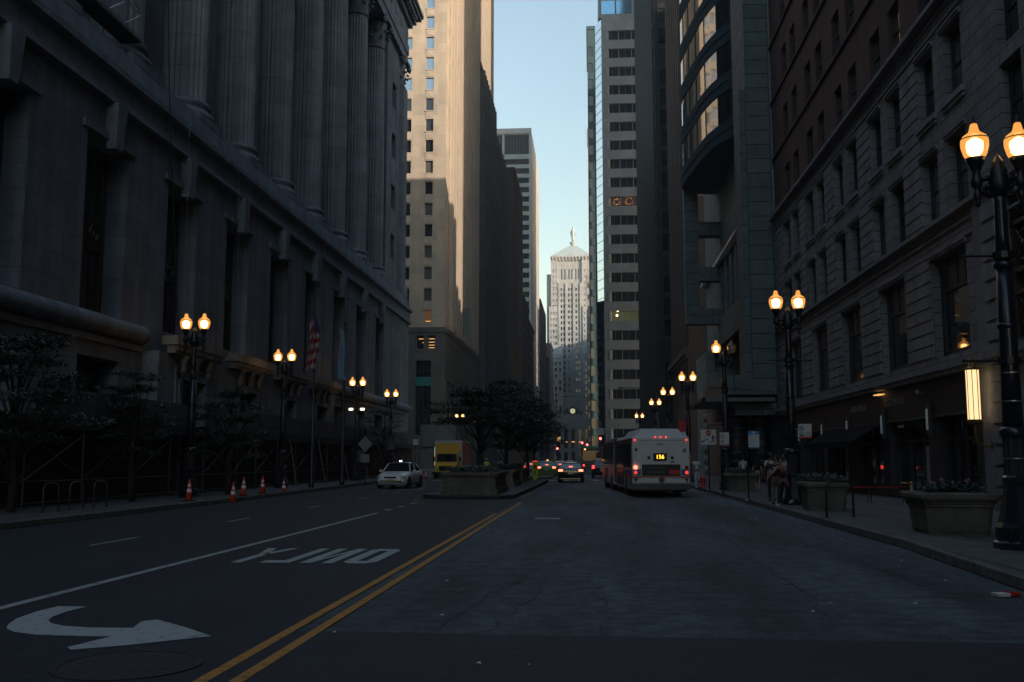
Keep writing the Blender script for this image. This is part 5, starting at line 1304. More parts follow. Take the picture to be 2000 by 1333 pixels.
t = make_tree(8, 4.6, 1.75, 1.7, 'leafy tree just right of the nearest left lamp', nclump=65, nleaf=90, size=.085, group=tg); t.location = (-15.9, 43.0, .15)
t = make_tree(9, 5.2, 2.0, 2.3, 'sparse leafy tree by the fourth left lamp, above the white taxi', nclump=42, nleaf=60, size=.10, group=tg); t.location = (-15.9, 76, .15)
mg = 'dark leafy trees growing on the median'
for i, (x, y, h, r, lb, sd_) in enumerate(((-6.3, 56.5, 5.2, 2.9, 'nearest and leftmost dark tree of the median, spreading over the yellow truck', 21), (-5.3, 63, 5.9, 3.0, 'tallest dark tree of the median, behind the first planter', 22),
        (-4.6, 72, 5.7, 2.5, 'dark median tree above the third planter', 23), (-5.0, 88, 6.0, 3.6, 'farthest and rightmost dark tree of the median clump', 24))):
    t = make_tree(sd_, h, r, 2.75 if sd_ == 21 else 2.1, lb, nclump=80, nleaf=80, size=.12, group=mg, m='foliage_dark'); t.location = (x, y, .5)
t = make_tree(31, 5., 2.2, 1.8, 'far dark tree on the right sidewalk beyond the traffic light', nclump=40, nleaf=50, size=.16, m='foliage_dark'); t.location = (5.5, 150, .15)

def planting(name, label, w, d, z, seed, agave=True, loc=(0, 0, 0), group=None, dense=1., big=1.):
    t = thing(name, label, 'plants', loc, group=group); rng = random.Random(seed)
    mb = MB()
    for _ in range(int(34*dense)):
        leaf_mesh(mb, rng, (rng.uniform(-w, w)*.92, rng.uniform(-d, d)*.92, z+rng.uniform(.02, .16)), .2, 34, .06, .6)
    mb.build('ground_cover', 'foliage', t)
    spots = [(0, 0, 1.), (-w*.55, .1, .6), (w*.5, -.1, .65)] if agave else [(rng.uniform(-w, w)*.85, rng.uniform(-d, d)*.8, rng.uniform(.5, .9)) for _ in range(int(9*dense))]
    for (x, y, s) in spots:
        mb = MB(); s *= big
        for k in range(26):
            a = rng.uniform(0, 2*pi); el = rng.uniform(.35, 1.35); L = .42*s*rng.uniform(.8, 1.15); w2 = .035*s
            pts = []
            for q in range(5):
                u = q/4.; rr = L*u*cos(el*(1-.35*u)); zz = L*u*sin(el)*(1-.25*u*u); pts.append((x+rr*cos(a), y+rr*sin(a), z+zz, w2*(1-u)**.6+.002))
            for (p0, p1) in zip(pts, pts[1:]):
                n = (-sin(a), cos(a)); mb.quad((p0[0]-n[0]*p0[3], p0[1]-n[1]*p0[3], p0[2]), (p0[0]+n[0]*p0[3], p0[1]+n[1]*p0[3], p0[2]), (p1[0]+n[0]*p1[3], p1[1]+n[1]*p1[3], p1[2]), (p1[0]-n[0]*p1[3], p1[1]-n[1]*p1[3], p1[2]))
        mb.build('spiky_plant', 'agave' if agave else 'foliage', t)
    mb = MB()
    for _ in range(10): mb.sphere((rng.uniform(-w, w)*.8, rng.uniform(-d, d)*.8, z+.18+rng.uniform(0, .1)), .03, 6, 4)
    mb.build('flower', 'flower_pink', t)
    return t
def planter_urn(label, loc, s=1., rz=0.):
    t = thing('planter', label, 'planter', loc, rz, 'tapered stone planters on the right sidewalk')
    def ring(w, z, c=.12):
        return [(-w+c, -w, z), (w-c, -w, z), (w, -w+c, z), (w, w-c, z), (w-c, w, z), (-w+c, w, z), (-w, w-c, z), (-w, -w+c, z)]
    def loft(mb, prof):
        v = []; f = []
        for w_, z in prof: v += [(x*s, y*s, zz) for x, y, zz in ring(w_, z)]
        for j in range(len(prof)-1):
            for i in range(8): f.append((j*8+i, j*8+(i+1) % 8, (j+1)*8+(i+1) % 8, (j+1)*8+i))
        f.append(tuple(range(8))[::-1]); f.append(tuple(range((len(prof)-1)*8, len(prof)*8))); mb.add(v, f)
    mb = MB(); loft(mb, [(.74, 0), (.74, .05), (.76, .06), (.82, .56)]); mb.build('body', 'planter_stone', t)
    mb = MB(); loft(mb, [(.82, .56), (.86, .575), (.85, .61), (.88, .64), (.90, .69), (.96, .71), (.98, .75), (.98, .82), (.94, .86), (.84, .86)]); mb.build('rim', 'planter_stone', t)
    mb = MB(); mb.box(-.83*s, .83*s, -.83*s, .83*s, .80, .84); mb.build('soil', 'soil', t)
    return t
planter_urn('nearest tapered stone planter on the right sidewalk beside the nearest lamp', (7.55, 22.0, .15), .82, .0)
planting('plants', 'spiky agave and low leaves growing in the nearest right planter', .6, .6, 1.0, 1, loc=(7.55, 22.0, 0), group='plants in the right sidewalk planters')
planter_urn('middle tapered stone planter behind the black hoop rack', (7.1, 31.6, .15), .72)
planting('plants', 'low leafy plants in the middle right planter behind the hoop rack', .55, .55, 1.0, 2, loc=(7.1, 31.6, 0), big=.9, group='plants in the right sidewalk planters')
planter_urn('farthest tapered stone planter behind the lamp with one dark globe', (7.25, 50., .15), .84)
planting('plants', 'small spiky plants in the farthest right planter', .6, .6, 1.0, 3, loc=(7.25, 50., 0), group='plants in the right sidewalk planters')
def box_planter(label, x0, x1, y0, y1, seed, pl):
    cx, cy = (x0+x1)/2, (y0+y1)/2; t = thing('stone_planter', label, 'planter', (cx, cy, .16), group='long stone planters on the median'); w, d = (x1-x0)/2, (y1-y0)/2
    mb = MB(); mb.box(-w, w, -d, d, 0, .22); mb.box(-w+.06, w-.06, -d+.06, d-.06, .22, .36); mb.build('base', 'planter_stone', t)
    mb = MB(); mb.box(-w+.12, w-.12, -d+.12, d-.12, .36, .78)
    for sx in (-1, 1): mb.box(sx*(w-.25)-.14, sx*(w-.25)+.14, -d+.095, -d+.13, .36, .78)
    mb.build('body', 'planter_stone', t)
    mb = MB(); mb.box(-w+.04, w-.04, -d+.04, d-.04, .78, .84); mb.box(-w-.02, w+.02, -d-.02, d+.02, .84, .95); mb.build('cap', 'planter_stone', t)
    p = planting('plants', pl, w-.2, d-.2, .97+.16, seed, agave=False, loc=(cx, cy, 0), group='plants in the median planters', dense=2.2, big=1.25)
box_planter('nearest long stone planter at the head of the median', -6.55, -4.05, 43.3, 49.0, 4, 'dense leafy plants filling the nearest median planter')
box_planter('second long stone planter of the median', -5.9, -4.25, 55.5, 61, 5, 'leafy plants filling the second median planter')
box_planter('third long stone planter of the median, behind the lime pedestrian sign', -5.9, -4.4, 65.5, 71, 6, 'leafy plants filling the third median planter')

# ================================================================== SMALL STREET THINGS
def cone(label, loc, s=1.):
    t = thing('traffic_cone', label, 'traffic cone', loc, random.uniform(0, 1), group='orange traffic cones by the left kerb')
    mb = MB(); mb.box(-.19*s, .19*s, -.19*s, .19*s, 0, .035); mb.build('base', 'rubber', t)
    mb = MB(); mb.smooth = True; prof = lambda z: .14-.115*z/.72
    mb.lathe([(prof(0)*s, .035), (prof(.72)*s, .74)], n=16); mb.build('body', 'cone_orange', t)
    for z0, z1 in ((.30, .42), (.50, .60)):
        mb = MB(); mb.smooth = True; mb.lathe([(prof(z0)*s+.004, z0+.03), (prof(z1)*s+.004, z1+.03)], n=16, cap=False); mb.build('reflective_band', 'reflective_white', t)
    mb = MB(); mb.lathe([(.03, .73), (.03, .79), (.015, .81)], n=8); mb.build('tip', 'cone_orange', t)
    return t
cl = ['orange traffic cone standing at the foot of the nearest left lamp', 'orange traffic cone on the road edge, second from the left', 'orange traffic cone set back on the sidewalk, third from the left', 'orange traffic cone fourth from the left, before the dark hoarding', 'faded dull orange traffic cone on the kerb, fifth from the left',
      'small far cone just right of the white taxi roof line', 'left one of two far cones standing together before the concrete barrier', 'right one of two far cones standing together before the concrete barrier']
for (x, y, z), lb in zip(((-14.9, 36.3, .15), (-13.95, 38.3, .0), (-14.6, 41.3, .15), (-14.65, 43.9, .15), (-14.65, 47.0, .0), (-15.0, 85, 0), (-13.95, 81.2, 0), (-13.55, 81.6, 0)), cl): cone(lb, (x, y, z), 1.)
def rack(name, label, x0, y0, x1, y1, h, m='black_iron', group=None, r=.028, z=.15):
    t = thing(name, label, 'bike rack', ((x0+x1)/2, (y0+y1)/2, z), group=group); L = math.hypot(x1-x0, y1-y0)/2; ux, uy = (x1-x0)/2/L, (y1-y0)/2/L
    pts = [(-L, 0), (-L, h-.2)] + [(-L+.2-.2*cos(a), h-.2+.2*sin(a)) for a in [pi/2*k/5 for k in range(1, 6)]] + [(L-.2+.2*sin(a), h-.2+.2*cos(a)) for a in [pi/2*k/5 for k in range(0, 6)]] + [(L, 0)]
    mb = MB(); mb.smooth = True; mb.tube([(u*ux, u*uy, zz) for u, zz in pts], r, 8); mb.build('hoop', m, t)
    mb = MB()
    for s in (-1, 1): mb.lathe([(.07, 0), (.07, .015)], (s*L*ux, s*L*uy, 0), 10)
    mb.build('foot_plate', m, t)
rack('bike_rack', 'black hoop bike rack in front of the middle right planter', 6.25, 27.5, 7.0, 27.7, .95)
for (a, y, lb) in ((-15.95, 28.2, 'leftmost thin hoop rack on the left sidewalk'), (-15.9, 29.6, 'middle thin hoop rack on the left sidewalk'), (-15.85, 31.0, 'rightmost thin hoop rack on the left sidewalk')):
    rack('bike_rack', lb, a, y, a+.05, y+.75, .85, 'scaffold_steel', 'three hoop racks on the left sidewalk', .022)
def bollard():
    t = thing('bollard', 'yellow bent pipe stand beside the shop entrance', 'bollard', (10.8, 35.0, .15)); mb = MB(); mb.smooth = True
    mb.tube([(0, 0, 0), (0, 0, .72)], .06, 10); mb.build('post', 'brass', t)
    mb = MB(); mb.smooth = True; mb.lathe([(.07, .70), (.075, .74), (.03, .80)], n=12); mb.tube([(0, 0, .74), (-.35, 0, .74)], .035, 8); mb.build('cap', 'brass', t)
bollard()
def litter():
    t = thing('litter', 'crumpled red and white food carton lying in the right gutter', 'litter', (5.1, 13.1, .0), .4)
    mb = MB(); mb.add([(-.16, -.07, .05), (.02, -.09, .05), (.03, .05, .05), (-.14, .07, .05), (-.15, -.06, .01), (.02, -.08, .01), (.03, .04, .01), (-.13, .06, .01), ], [(0, 1, 2, 3), (0, 1, 5, 4), (1, 2, 6, 5), (2, 3, 7, 6), (3, 0, 4, 7)]); mb.build('carton', 'litter_white', t)
    mb = MB(); mb.add([(.02, -.08, .012), (.22, -.06, .012), (.21, .05, .012), (.03, .05, .012), (.03, -.08, .07), (.2, -.07, .045), (.2, .04, .05), (.03, .05, .065)], [(0, 1, 5, 4), (1, 2, 6, 5), (2, 3, 7, 6), (3, 0, 4, 7), (4, 5, 6, 7)]); mb.build('lid', 'sign_red', t)
litter()
g = MB(); rng = random.Random(4)
for _ in range(70):
    x, y = rng.choice([(5.3-rng.random()**2*1.6, rng.uniform(10, 50)), (rng.uniform(-6, 5), rng.uniform(7.5, 30)), (5.35-rng.random()*.3, rng.uniform(12, 60))]); s = rng.uniform(.010, .035); a = rng.uniform(0, 3)
    g.add([(x+s*cos(a+k*pi/2)*(1.6 if k % 2 else 1), y+s*sin(a+k*pi/2), .018+.01*(k % 2)) for k in range(4)], [(0, 1, 2, 3)])
tag(g.build('street_grit', 'litter_white'), 'tiny pale scraps scattered over the road and along the gutter', 'litter', kind='stuff')
def manhole():
    t = thing('manhole_cover', 'round worn iron manhole cover below the turn arrow', 'manhole cover', (-3.83, 8.2, .008))
    mb = MB(); mb.lathe([(.60, 0), (.60, .012), (.54, .014)], n=40, cap=False); mb.lathe([(.60, .004), (.60, .006)], n=40); mb.build('ring', 'manhole_iron', t)
    mb = MB(); mb.lathe([(.53, 0), (.53, .012)], n=40)
    for r, n in ((.12, 6), (.26, 12), (.40, 18)):
        for k in range(n): a = 2*pi*k/n; mb.box(r*cos(a)-.028, r*cos(a)+.028, r*sin(a)-.028, r*sin(a)+.028, .012, .0145)
    mb.build('lid', 'manhole_iron', t)
manhole()
# ------------------------------------------------------------------ signs
def sign_post(name, label, loc, h, plates, pm='scaffold_steel', rz=0., cat='sign', base=True, r=.03):
    t = thing(name, label, cat, loc, rz); mb = MB(); mb.tube([(0, 0, 0), (0, 0, h)], r, 8)
    if base: mb.lathe([(.16, 0), (.15, .03), (.05, .08)], n=12)
    mb.build('post', pm, t)
    for (x, z, w_, h_, m) in plates:
        mb = MB(); mb.box(x-w_/2, x+w_/2, -.05, -.035, z-h_/2, z+h_/2); p = mb.build('plate', m, t)
    return t
def glyph(parent, mb, m, name='marking'): mb.build(name, m, parent)
def noparking(t, x, z, w, h, y=-.052, words=('NO', 'STOPPING')):
    a = MB()
    c = (x, z+h*.26); r = w*.22
    for k in range(20):
        a0, a1 = 2*pi*k/20, 2*pi*(k+1)/20
        a.quad((c[0]+r*cos(a0), y, c[1]+r*sin(a0)), (c[0]+r*cos(a1), y, c[1]+r*sin(a1)), (c[0]+r*.8*cos(a1), y, c[1]+r*.8*sin(a1)), (c[0]+r*.8*cos(a0), y, c[1]+r*.8*sin(a0)))
    a.quad((c[0]-r*.75, y, c[1]+r*.6), (c[0]-r*.6, y, c[1]+r*.75), (c[0]+r*.75, y, c[1]-r*.6), (c[0]+r*.6, y, c[1]-r*.75))
    a.build('prohibition_mark', 'ink', t); text('letter', 'P', r*1.5, 'ink', t, (c[0], y, c[1]), ext=.0005)
def bus_pict(t, x, z, s, y=-.052, m='ink'):
    a = MB(); a.quad((x-s, y, z-s*.7), (x+s, y, z-s*.7), (x+s, y, z+s), (x-s, y, z+s)); a.build('bus_symbol', m, t)
    a = MB(); a.quad((x-s*.75, y-.002, z), (x+s*.75, y-.002, z), (x+s*.75, y-.002, z+s*.6), (x-s*.75, y-.002, z+s*.6)); a.build('bus_symbol_window', 'sign_white', t)
    a = MB(); a.quad((x-s*.8, y, z-s), (x-s*.4, y, z-s), (x-s*.4, y, z-s*.7), (x-s*.8, y, z-s*.7)); a.quad((x+s*.4, y, z-s), (x+s*.8, y, z-s), (x+s*.8, y, z-s*.7), (x+s*.4, y, z-s*.7)); a.build('bus_symbol_wheel', m, t)
# bus stop sign clamped to second right lamp
t = thing('bus_stop_sign', 'white no parking bus stop sign clamped on the second right lamp', 'sign', (7.27, 34.75, 2.62))
mb = MB(); mb.box(-.22, .22, -.02, 0, -.22, .27); mb.build('plate', 'sign_white', t); mb = MB(); mb.box(-.3, -.22, -.01, .3, .1, .12); mb.box(-.3, -.22, -.01, .3, -.12, -.1); mb.build('bracket', 'steel', t)
noparking(t, -.12, -.02, .42, .5, -.022); bus_pict(t, -.12, -.09, .065, -.022); text('wording', 'BUS', .10, 'ink', t, (.09, -.022, -.03), ext=.0005); text('wording', 'STOP', .10, 'ink', t, (.09, -.022, -.12), ext=.0005)
mb = MB(); mb.quad((-.22, -.023, -.22), (.22, -.023, -.22), (.22, -.023, -.165), (-.22, -.023, -.165)); mb.build('red_strip', 'sign_red', t)
# stack of signs on first lamp at the frame edge
t = thing('no_parking_signs', 'two white no parking signs strapped to the nearest right lamp', 'sign', (7.86, 18.0, 2.3))
for z0 in (.68, .12):
    mb = MB(); mb.box(-.15, .17, -.02, 0, z0-.13, z0+.34); mb.build('plate', 'sign_white', t)
    noparking(t, .01, z0+.08, .36, .4, -.022); bus_pict(t, .01, z0+.0, .06, -.022) if z0 > .5 else text('wording', 'LOADING', .055, 'ink', t, (.01, -.022, z0), ext=.0005)
    mb = MB(); mb.quad((-.15, -.023, z0-.13), (.17, -.023, z0-.13), (.17, -.023, z0-.07), (-.15, -.023, z0-.07)); mb.build('red_strip', 'sign_red', t)
mb = MB()
for z0 in (.9, .4, -.1, -.6): mb.lathe([(.19, z0), (.19, z0+.02)], (-.46, .2, 0), 16, cap=False)
mb.build('strap', 'steel', t)
# blue bus stop post
t = sign_post('bus_stop_post', 'slim black bus stop post with blue and white timetable panel', (5.8, 37.9, .15), 2.55, [(.24, 2.22, .40, .46, 'sign_white'), (.24, 2.52, .40, .14, 'sign_blue'), (.24, 1.97, .40, .05, 'sign_blue')], 'black_iron')
bus_pict(t, .24, 2.52, .045, -.055, 'sign_white'); mb = MB()
for k in range(6): mb.quad((.08, -.056, 2.38-k*.06), (.38-.06*(k % 3), -.056, 2.38-k*.06), (.38-.06*(k % 3), -.056, 2.392-k*.06), (.08, -.056, 2.392-k*.06))
mb.build('timetable_lines', 'sign_back', t)
t = sign_post('no_parking_sign', 'white no parking sign on a dark post between the bus and the third right lamp', (5.95, 46.5, .15), 2.7, [(.14, 2.45, .42, .62, 'sign_white')], 'black_iron', r=.05)
noparking(t, .05, 2.42, .40, .6, -.054); bus_pict(t, .05, 2.35, .06, -.054); mb = MB(); mb.quad((-.07, -.055, 2.15), (.35, -.055, 2.15), (.35, -.055, 2.21), (-.07, -.055, 2.21)); mb.build('red_strip', 'sign_red', t)
# stop for pedestrians board beside the bus
t = sign_post('crossing_sign', 'large white stop for pedestrians board on a post right of the bus', (5.75, 49.8, .15), 3.2, [(0, 2.62, .74, .74, 'sign_white')], 'black_iron')
M4 = Matrix.Translation((0, -.052, 2.82)) @ Matrix.Rotation(pi/2, 4, 'X'); mb = MB(); mb.lathe([(.15, 0), (.15, .004)], n=8, a0=pi/8, M4=M4); mb.build('stop_octagon', 'sign_red', t)
text('wording', 'STOP', .1, 'sign_white', t, (0, -.06, 2.82), ext=.0005); text('wording', 'HERE', .07, 'ink', t, (-.2, -.053, 2.62), ext=.0005); text('wording', 'FOR', .07, 'ink', t, (.05, -.053, 2.38), ext=.0005)
mb = MB(); y = -.053
mb.quad((-.33, y, 2.40), (-.18, y, 2.50), (-.16, y, 2.46), (-.30, y, 2.36)); mb.quad((-.18, y, 2.50), (.0, y, 2.53), (.0, y, 2.49), (-.16, y, 2.46)); mb.quad((-.36, y, 2.35), (-.33, y, 2.47), (-.22, y, 2.37)); mb.build('arrow_mark', 'ink', t)
mb = MB(); mb.sphere((.22, y, 2.70), .035, 8, 6, (1, .1, 1)); mb.quad((.18, y, 2.66), (.26, y, 2.66), (.25, y, 2.50), (.19, y, 2.50)); mb.quad((.19, y, 2.50), (.23, y, 2.50), (.16, y, 2.34), (.12, y, 2.35)); mb.quad((.21, y, 2.50), (.25, y, 2.50), (.32, y, 2.35), (.28, y, 2.34)); mb.quad((.18, y, 2.65), (.12, y, 2.55), (.14, y, 2.54), (.20, y, 2.60)); mb.quad((.26, y, 2.65), (.32, y, 2.56), (.30, y, 2.54), (.25, y, 2.60)); mb.build('walking_figure', 'ink', t)
# lime median pedestrian sign
t = thing('pedestrian_sign', 'lime yellow upright pedestrian crossing panel at the right edge of the median', 'sign', (-3.95, 70.5, .17))
mb = MB(); mb.add([(-.16, 0, 1.35), (.16, 0, 1.35), (.19, 0, 1.28), (.19, 0, .25), (0, 0, 0), (-.19, 0, .25), (-.19, 0, 1.28), (-.16, .03, 1.35), (.16, .03, 1.35), (.19, .03, 1.28), (.19, .03, .25), (0, .03, 0), (-.19, .03, .25), (-.19, .03, 1.28)],
    [(0, 1, 2, 3, 4, 5, 6), (13, 12, 11, 10, 9, 8, 7)] + [(i, (i+1) % 7, 7+(i+1) % 7, 7+i) for i in range(7)]); mb.build('panel', 'sign_lime', t)
M4 = Matrix.Translation((0, -.002, 1.0)) @ Matrix.Rotation(pi/2, 4, 'X'); mb = MB(); mb.lathe([(.13, 0), (.13, .004)], n=8, a0=pi/8, M4=M4); mb.build('stop_octagon', 'sign_red', t)
mb = MB(); mb.quad((-.05, -.004, .70), (.05, -.004, .70), (.04, -.004, .52), (-.04, -.004, .52)); mb.quad((-.04, -.004, .52), (0, -.004, .52), (-.07, -.004, .36), (-.10, -.004, .37)); mb.quad((0, -.004, .52), (.04, -.004, .52), (.10, -.004, .37), (.07, -.004, .36)); mb.sphere((0, -.004, .76), .04, 8, 6, (1, .1, 1)); mb.build('walking_figure', 'ink', t)
mb = MB(); mb.quad((-.14, -.004, .86), (.14, -.004, .86), (.14, -.004, .84), (-.14, -.004, .84)); mb.build('bar', 'ink', t)
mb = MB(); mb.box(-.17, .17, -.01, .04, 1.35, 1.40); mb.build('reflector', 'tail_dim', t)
# sign backs on the left
t = thing('warning_sign', 'grey back of a diamond sign with square plate on a post, left of the taxi', 'sign', (-13.75, 60.2, .15))
mb = MB(); mb.tube([(0, 0, 0), (0, 0, 3.35)], .035, 8); mb.sphere((0, 0, 3.42), .09, 8, 6); mb.build('post', 'black_iron', t)
mb = MB(); mb.quad((0, -.04, 1.95), (.46, -.04, 2.45), (0, -.04, 2.95), (-.46, -.04, 2.45)); mb.build('diamond_plate', 'sign_back', t); mb = MB(); mb.box(-.27, .27, -.04, -.03, 1.35, 1.85); mb.build('plate', 'sign_back', t)
t = sign_post('sign_back', 'grey back of a square road sign by the fourth left lamp', (-16.0, 78, .15), 3.4, [(0, 2.85, 1.1, 1.15, 'sign_back')], 'black_iron')
t = sign_post('notice_board', 'small pale notice board above the white taxi', (-15.3, 66, .15), 2.2, [(0, 1.75, .5, .8, 'parapet_board')], 'black_iron')
t = sign_post('bus_stop_sign', 'small white sign on a post right of the taxi roof', (-15.2, 86, .15), 3.3, [(0, 3.0, .45, .5, 'sign_white')], 'black_iron')
t = thing('barricade_screen', 'pale blue translucent screen panels on the canopy behind the fifth left lamp', 'screen', (-17.6, 104, 3.0))
for k in range(2): mb = MB(); mb.box(-.3+k*2.0, 1.4+k*2.0, 0, .06, 0, 2.3); mb.build('panel', 'sign_back', t)
mb = MB(); mb.box(-.5, 3.6, -.1, .3, -.15, 0); mb.build('frame', 'black_iron', t)
t = thing('poster_case', 'narrow backlit poster case glowing pale green left of the yellow truck', 'poster', (-16.2, 103, .15)); mb = MB(); mb.box(-.1, .55, 0, .25, 0, 3.0); mb.build('case', 'black_iron', t)
mb = MB(); mb.box(-.02, .47, -.02, -.003, .5, 2.8); mb.build('panel', 'poster_lit', t)
t = thing('concrete_barrier', 'grey concrete barrier behind the far cones', 'barrier', (-13.6, 88, 0)); mb = MB(); mb.frus((-.6, 0), (3.6, .5), (3.5, .2), .0, .85); mb.build('barrier_body', 'concrete', t)
mb = MB(); mb.box(-2.5, 1.3, -.28, .28, 0, .08); mb.build('foot', 'concrete', t)
# hydrant
t = thing('fire_hydrant', 'low dark red hydrant beside the walking woman', 'hydrant', (6.0, 55., .15)); mb = MB(); mb.smooth = True; mb.lathe([(.2, 0), (.2, .05), (.13, .07), (.12, .42), (.16, .45), (.16, .49), (.11, .58), (.03, .64)], n=14); mb.build('barrel', 'bus_red', t)
mb = MB(); mb.tube([(-.22, 0, .35), (.22, 0, .35)], .06, 8); mb.tube([(0, -.2, .33), (0, 0, .33)], .07, 8); mb.build('outlet', 'bus_red', t)
# cafe barrier with table behind the middle planter
t = thing('cafe_barrier', 'low red strip barrier on thin legs by the shopfront behind the middle planter', 'barrier', (9.5, 36.5, .15))
mb = MB(); mb.box(-.9, 1.6, 0, .04, .53, .59); mb.build('strip', 'tail_unlit', t); mb = MB()
for x in (-.8, .3, 1.5): mb.tube([(x-.12, -.2, 0), (x, 0, .6)], .02, 6); mb.tube([(x+.12, .2, 0), (x, 0, .6)], .02, 6)
mb.build('legs', 'black_iron', t)
# ------------------------------------------------------------------ traffic lights and mast lamps
def signal(label, loc, h, heads, armx=0., armz=None, scale=1., group=None):
    t = thing('traffic_light', label, 'traffic light', loc, group=group); mb = MB(); mb.tube([(0, 0, 0), (0, 0, h)], .09, 10)
    if armx: mb.tube([(0, 0, armz), (armx, 0, armz+.25)], .05, 8)
    mb.build('pole', 'black_iron', t)
    for (x, z, on) in heads:
        mb = MB(); mb.box(x-.19, x+.19, -.3, -.08, z-.55, z+.55); mb.box(x-.02, x+.02, -.1, .05, z-.3, z+.3); hd = mb.build('signal_head', 'black_iron', t)
        for k in range(3):
            M4 = Matrix.Translation((x, -.3, z+.35-k*.35)) @ Matrix.Rotation(pi/2, 4, 'X'); mb = MB(); mb.lathe([(.13, 0), (.12, .03), (.05, .06)], n=14, M4=M4)
            mb.build('lens', 'signal_red' if (k == 0 and on) else 'ink', hd)
    return t
sg = 'traffic lights of the first crossing'
signal('red traffic light on a pole left of the bus, under a white sign', (.95, 104, .15), 5.4, [(.0, 3.3, True)])
t = thing('street_sign', 'small white lettered sign above the red traffic light left of the bus', 'sign', (.95, 103.6, 4.5)); mb = MB(); mb.box(-.42, .42, -.03, 0, -.3, .35); mb.build('plate', 'sign_white', t); text('wording', 'NO TURN', .17, 'ink', t, (0, -.035, .12), ext=.001); text('wording', 'ON RED', .17, 'ink', t, (0, -.035, -.1), ext=.001)
signal('left one of the two close red traffic lights right of the dark red sedan', (-1.1, 122, .1), 4.3, [(.0, 3.2, True)])
signal('right one of the two close red traffic lights right of the dark red sedan', (-.5, 124, .1), 4., [(.0, 3.0, True)])
signal('red traffic light seen between the median trunks and the yellow truck', (-10.6, 98, .15), 5.6, [(.0, 4.9, True)])
signal('red traffic light at the right end of the median', (-5.9, 104.5, .15), 4.2, [(.0, 3.2, True)])
signal('red traffic light above the green cab', (-4.25, 126, .05), 3.4, [(.0, 2.6, True)])
def mast(label, x, y, h, L, side, lit=False):
    t = thing('mast_lamp', label, 'street lamp', (x, y, .15)); mb = MB(); mb.smooth = True; mb.tube([(0, 0, 0), (0, 0, h*.93)] , .11, 10, .06); mb.tube([(0, 0, h*.93), (side*L*.3, 0, h*.985), (side*L*.7, 0, h), (side*L, 0, h)], .04, 8); mb.build('pole', 'black_iron', t)
    mb = MB(); mb.sphere((side*(L+.25), 0, h), .36, 10, 6, (1, .5, .28)); hd = mb.build('lamp_head', 'black_iron', t)
    if lit: mb = MB(); mb.sphere((side*(L+.25), -.05, h-.1), .25, 10, 6, (1, .6, .5)); mb.build('lamp_glass', 'lamp_core', hd)
mast('dark overhead lamp arm reaching left across the striped tower above the bus', 7.1, 108, 9.2, 3.6, -1)
mast('dark overhead lamp arm reaching left in front of the pyramid roofed tower', 1.4, 190, 13.4, 6., -1)
mast('lit overhead street lamp glowing above the median trees', -12.0, 106, 8.85, 1.2, 1, True)
def ball_light(x, y, z, m='orange_lit', r=.2): pass

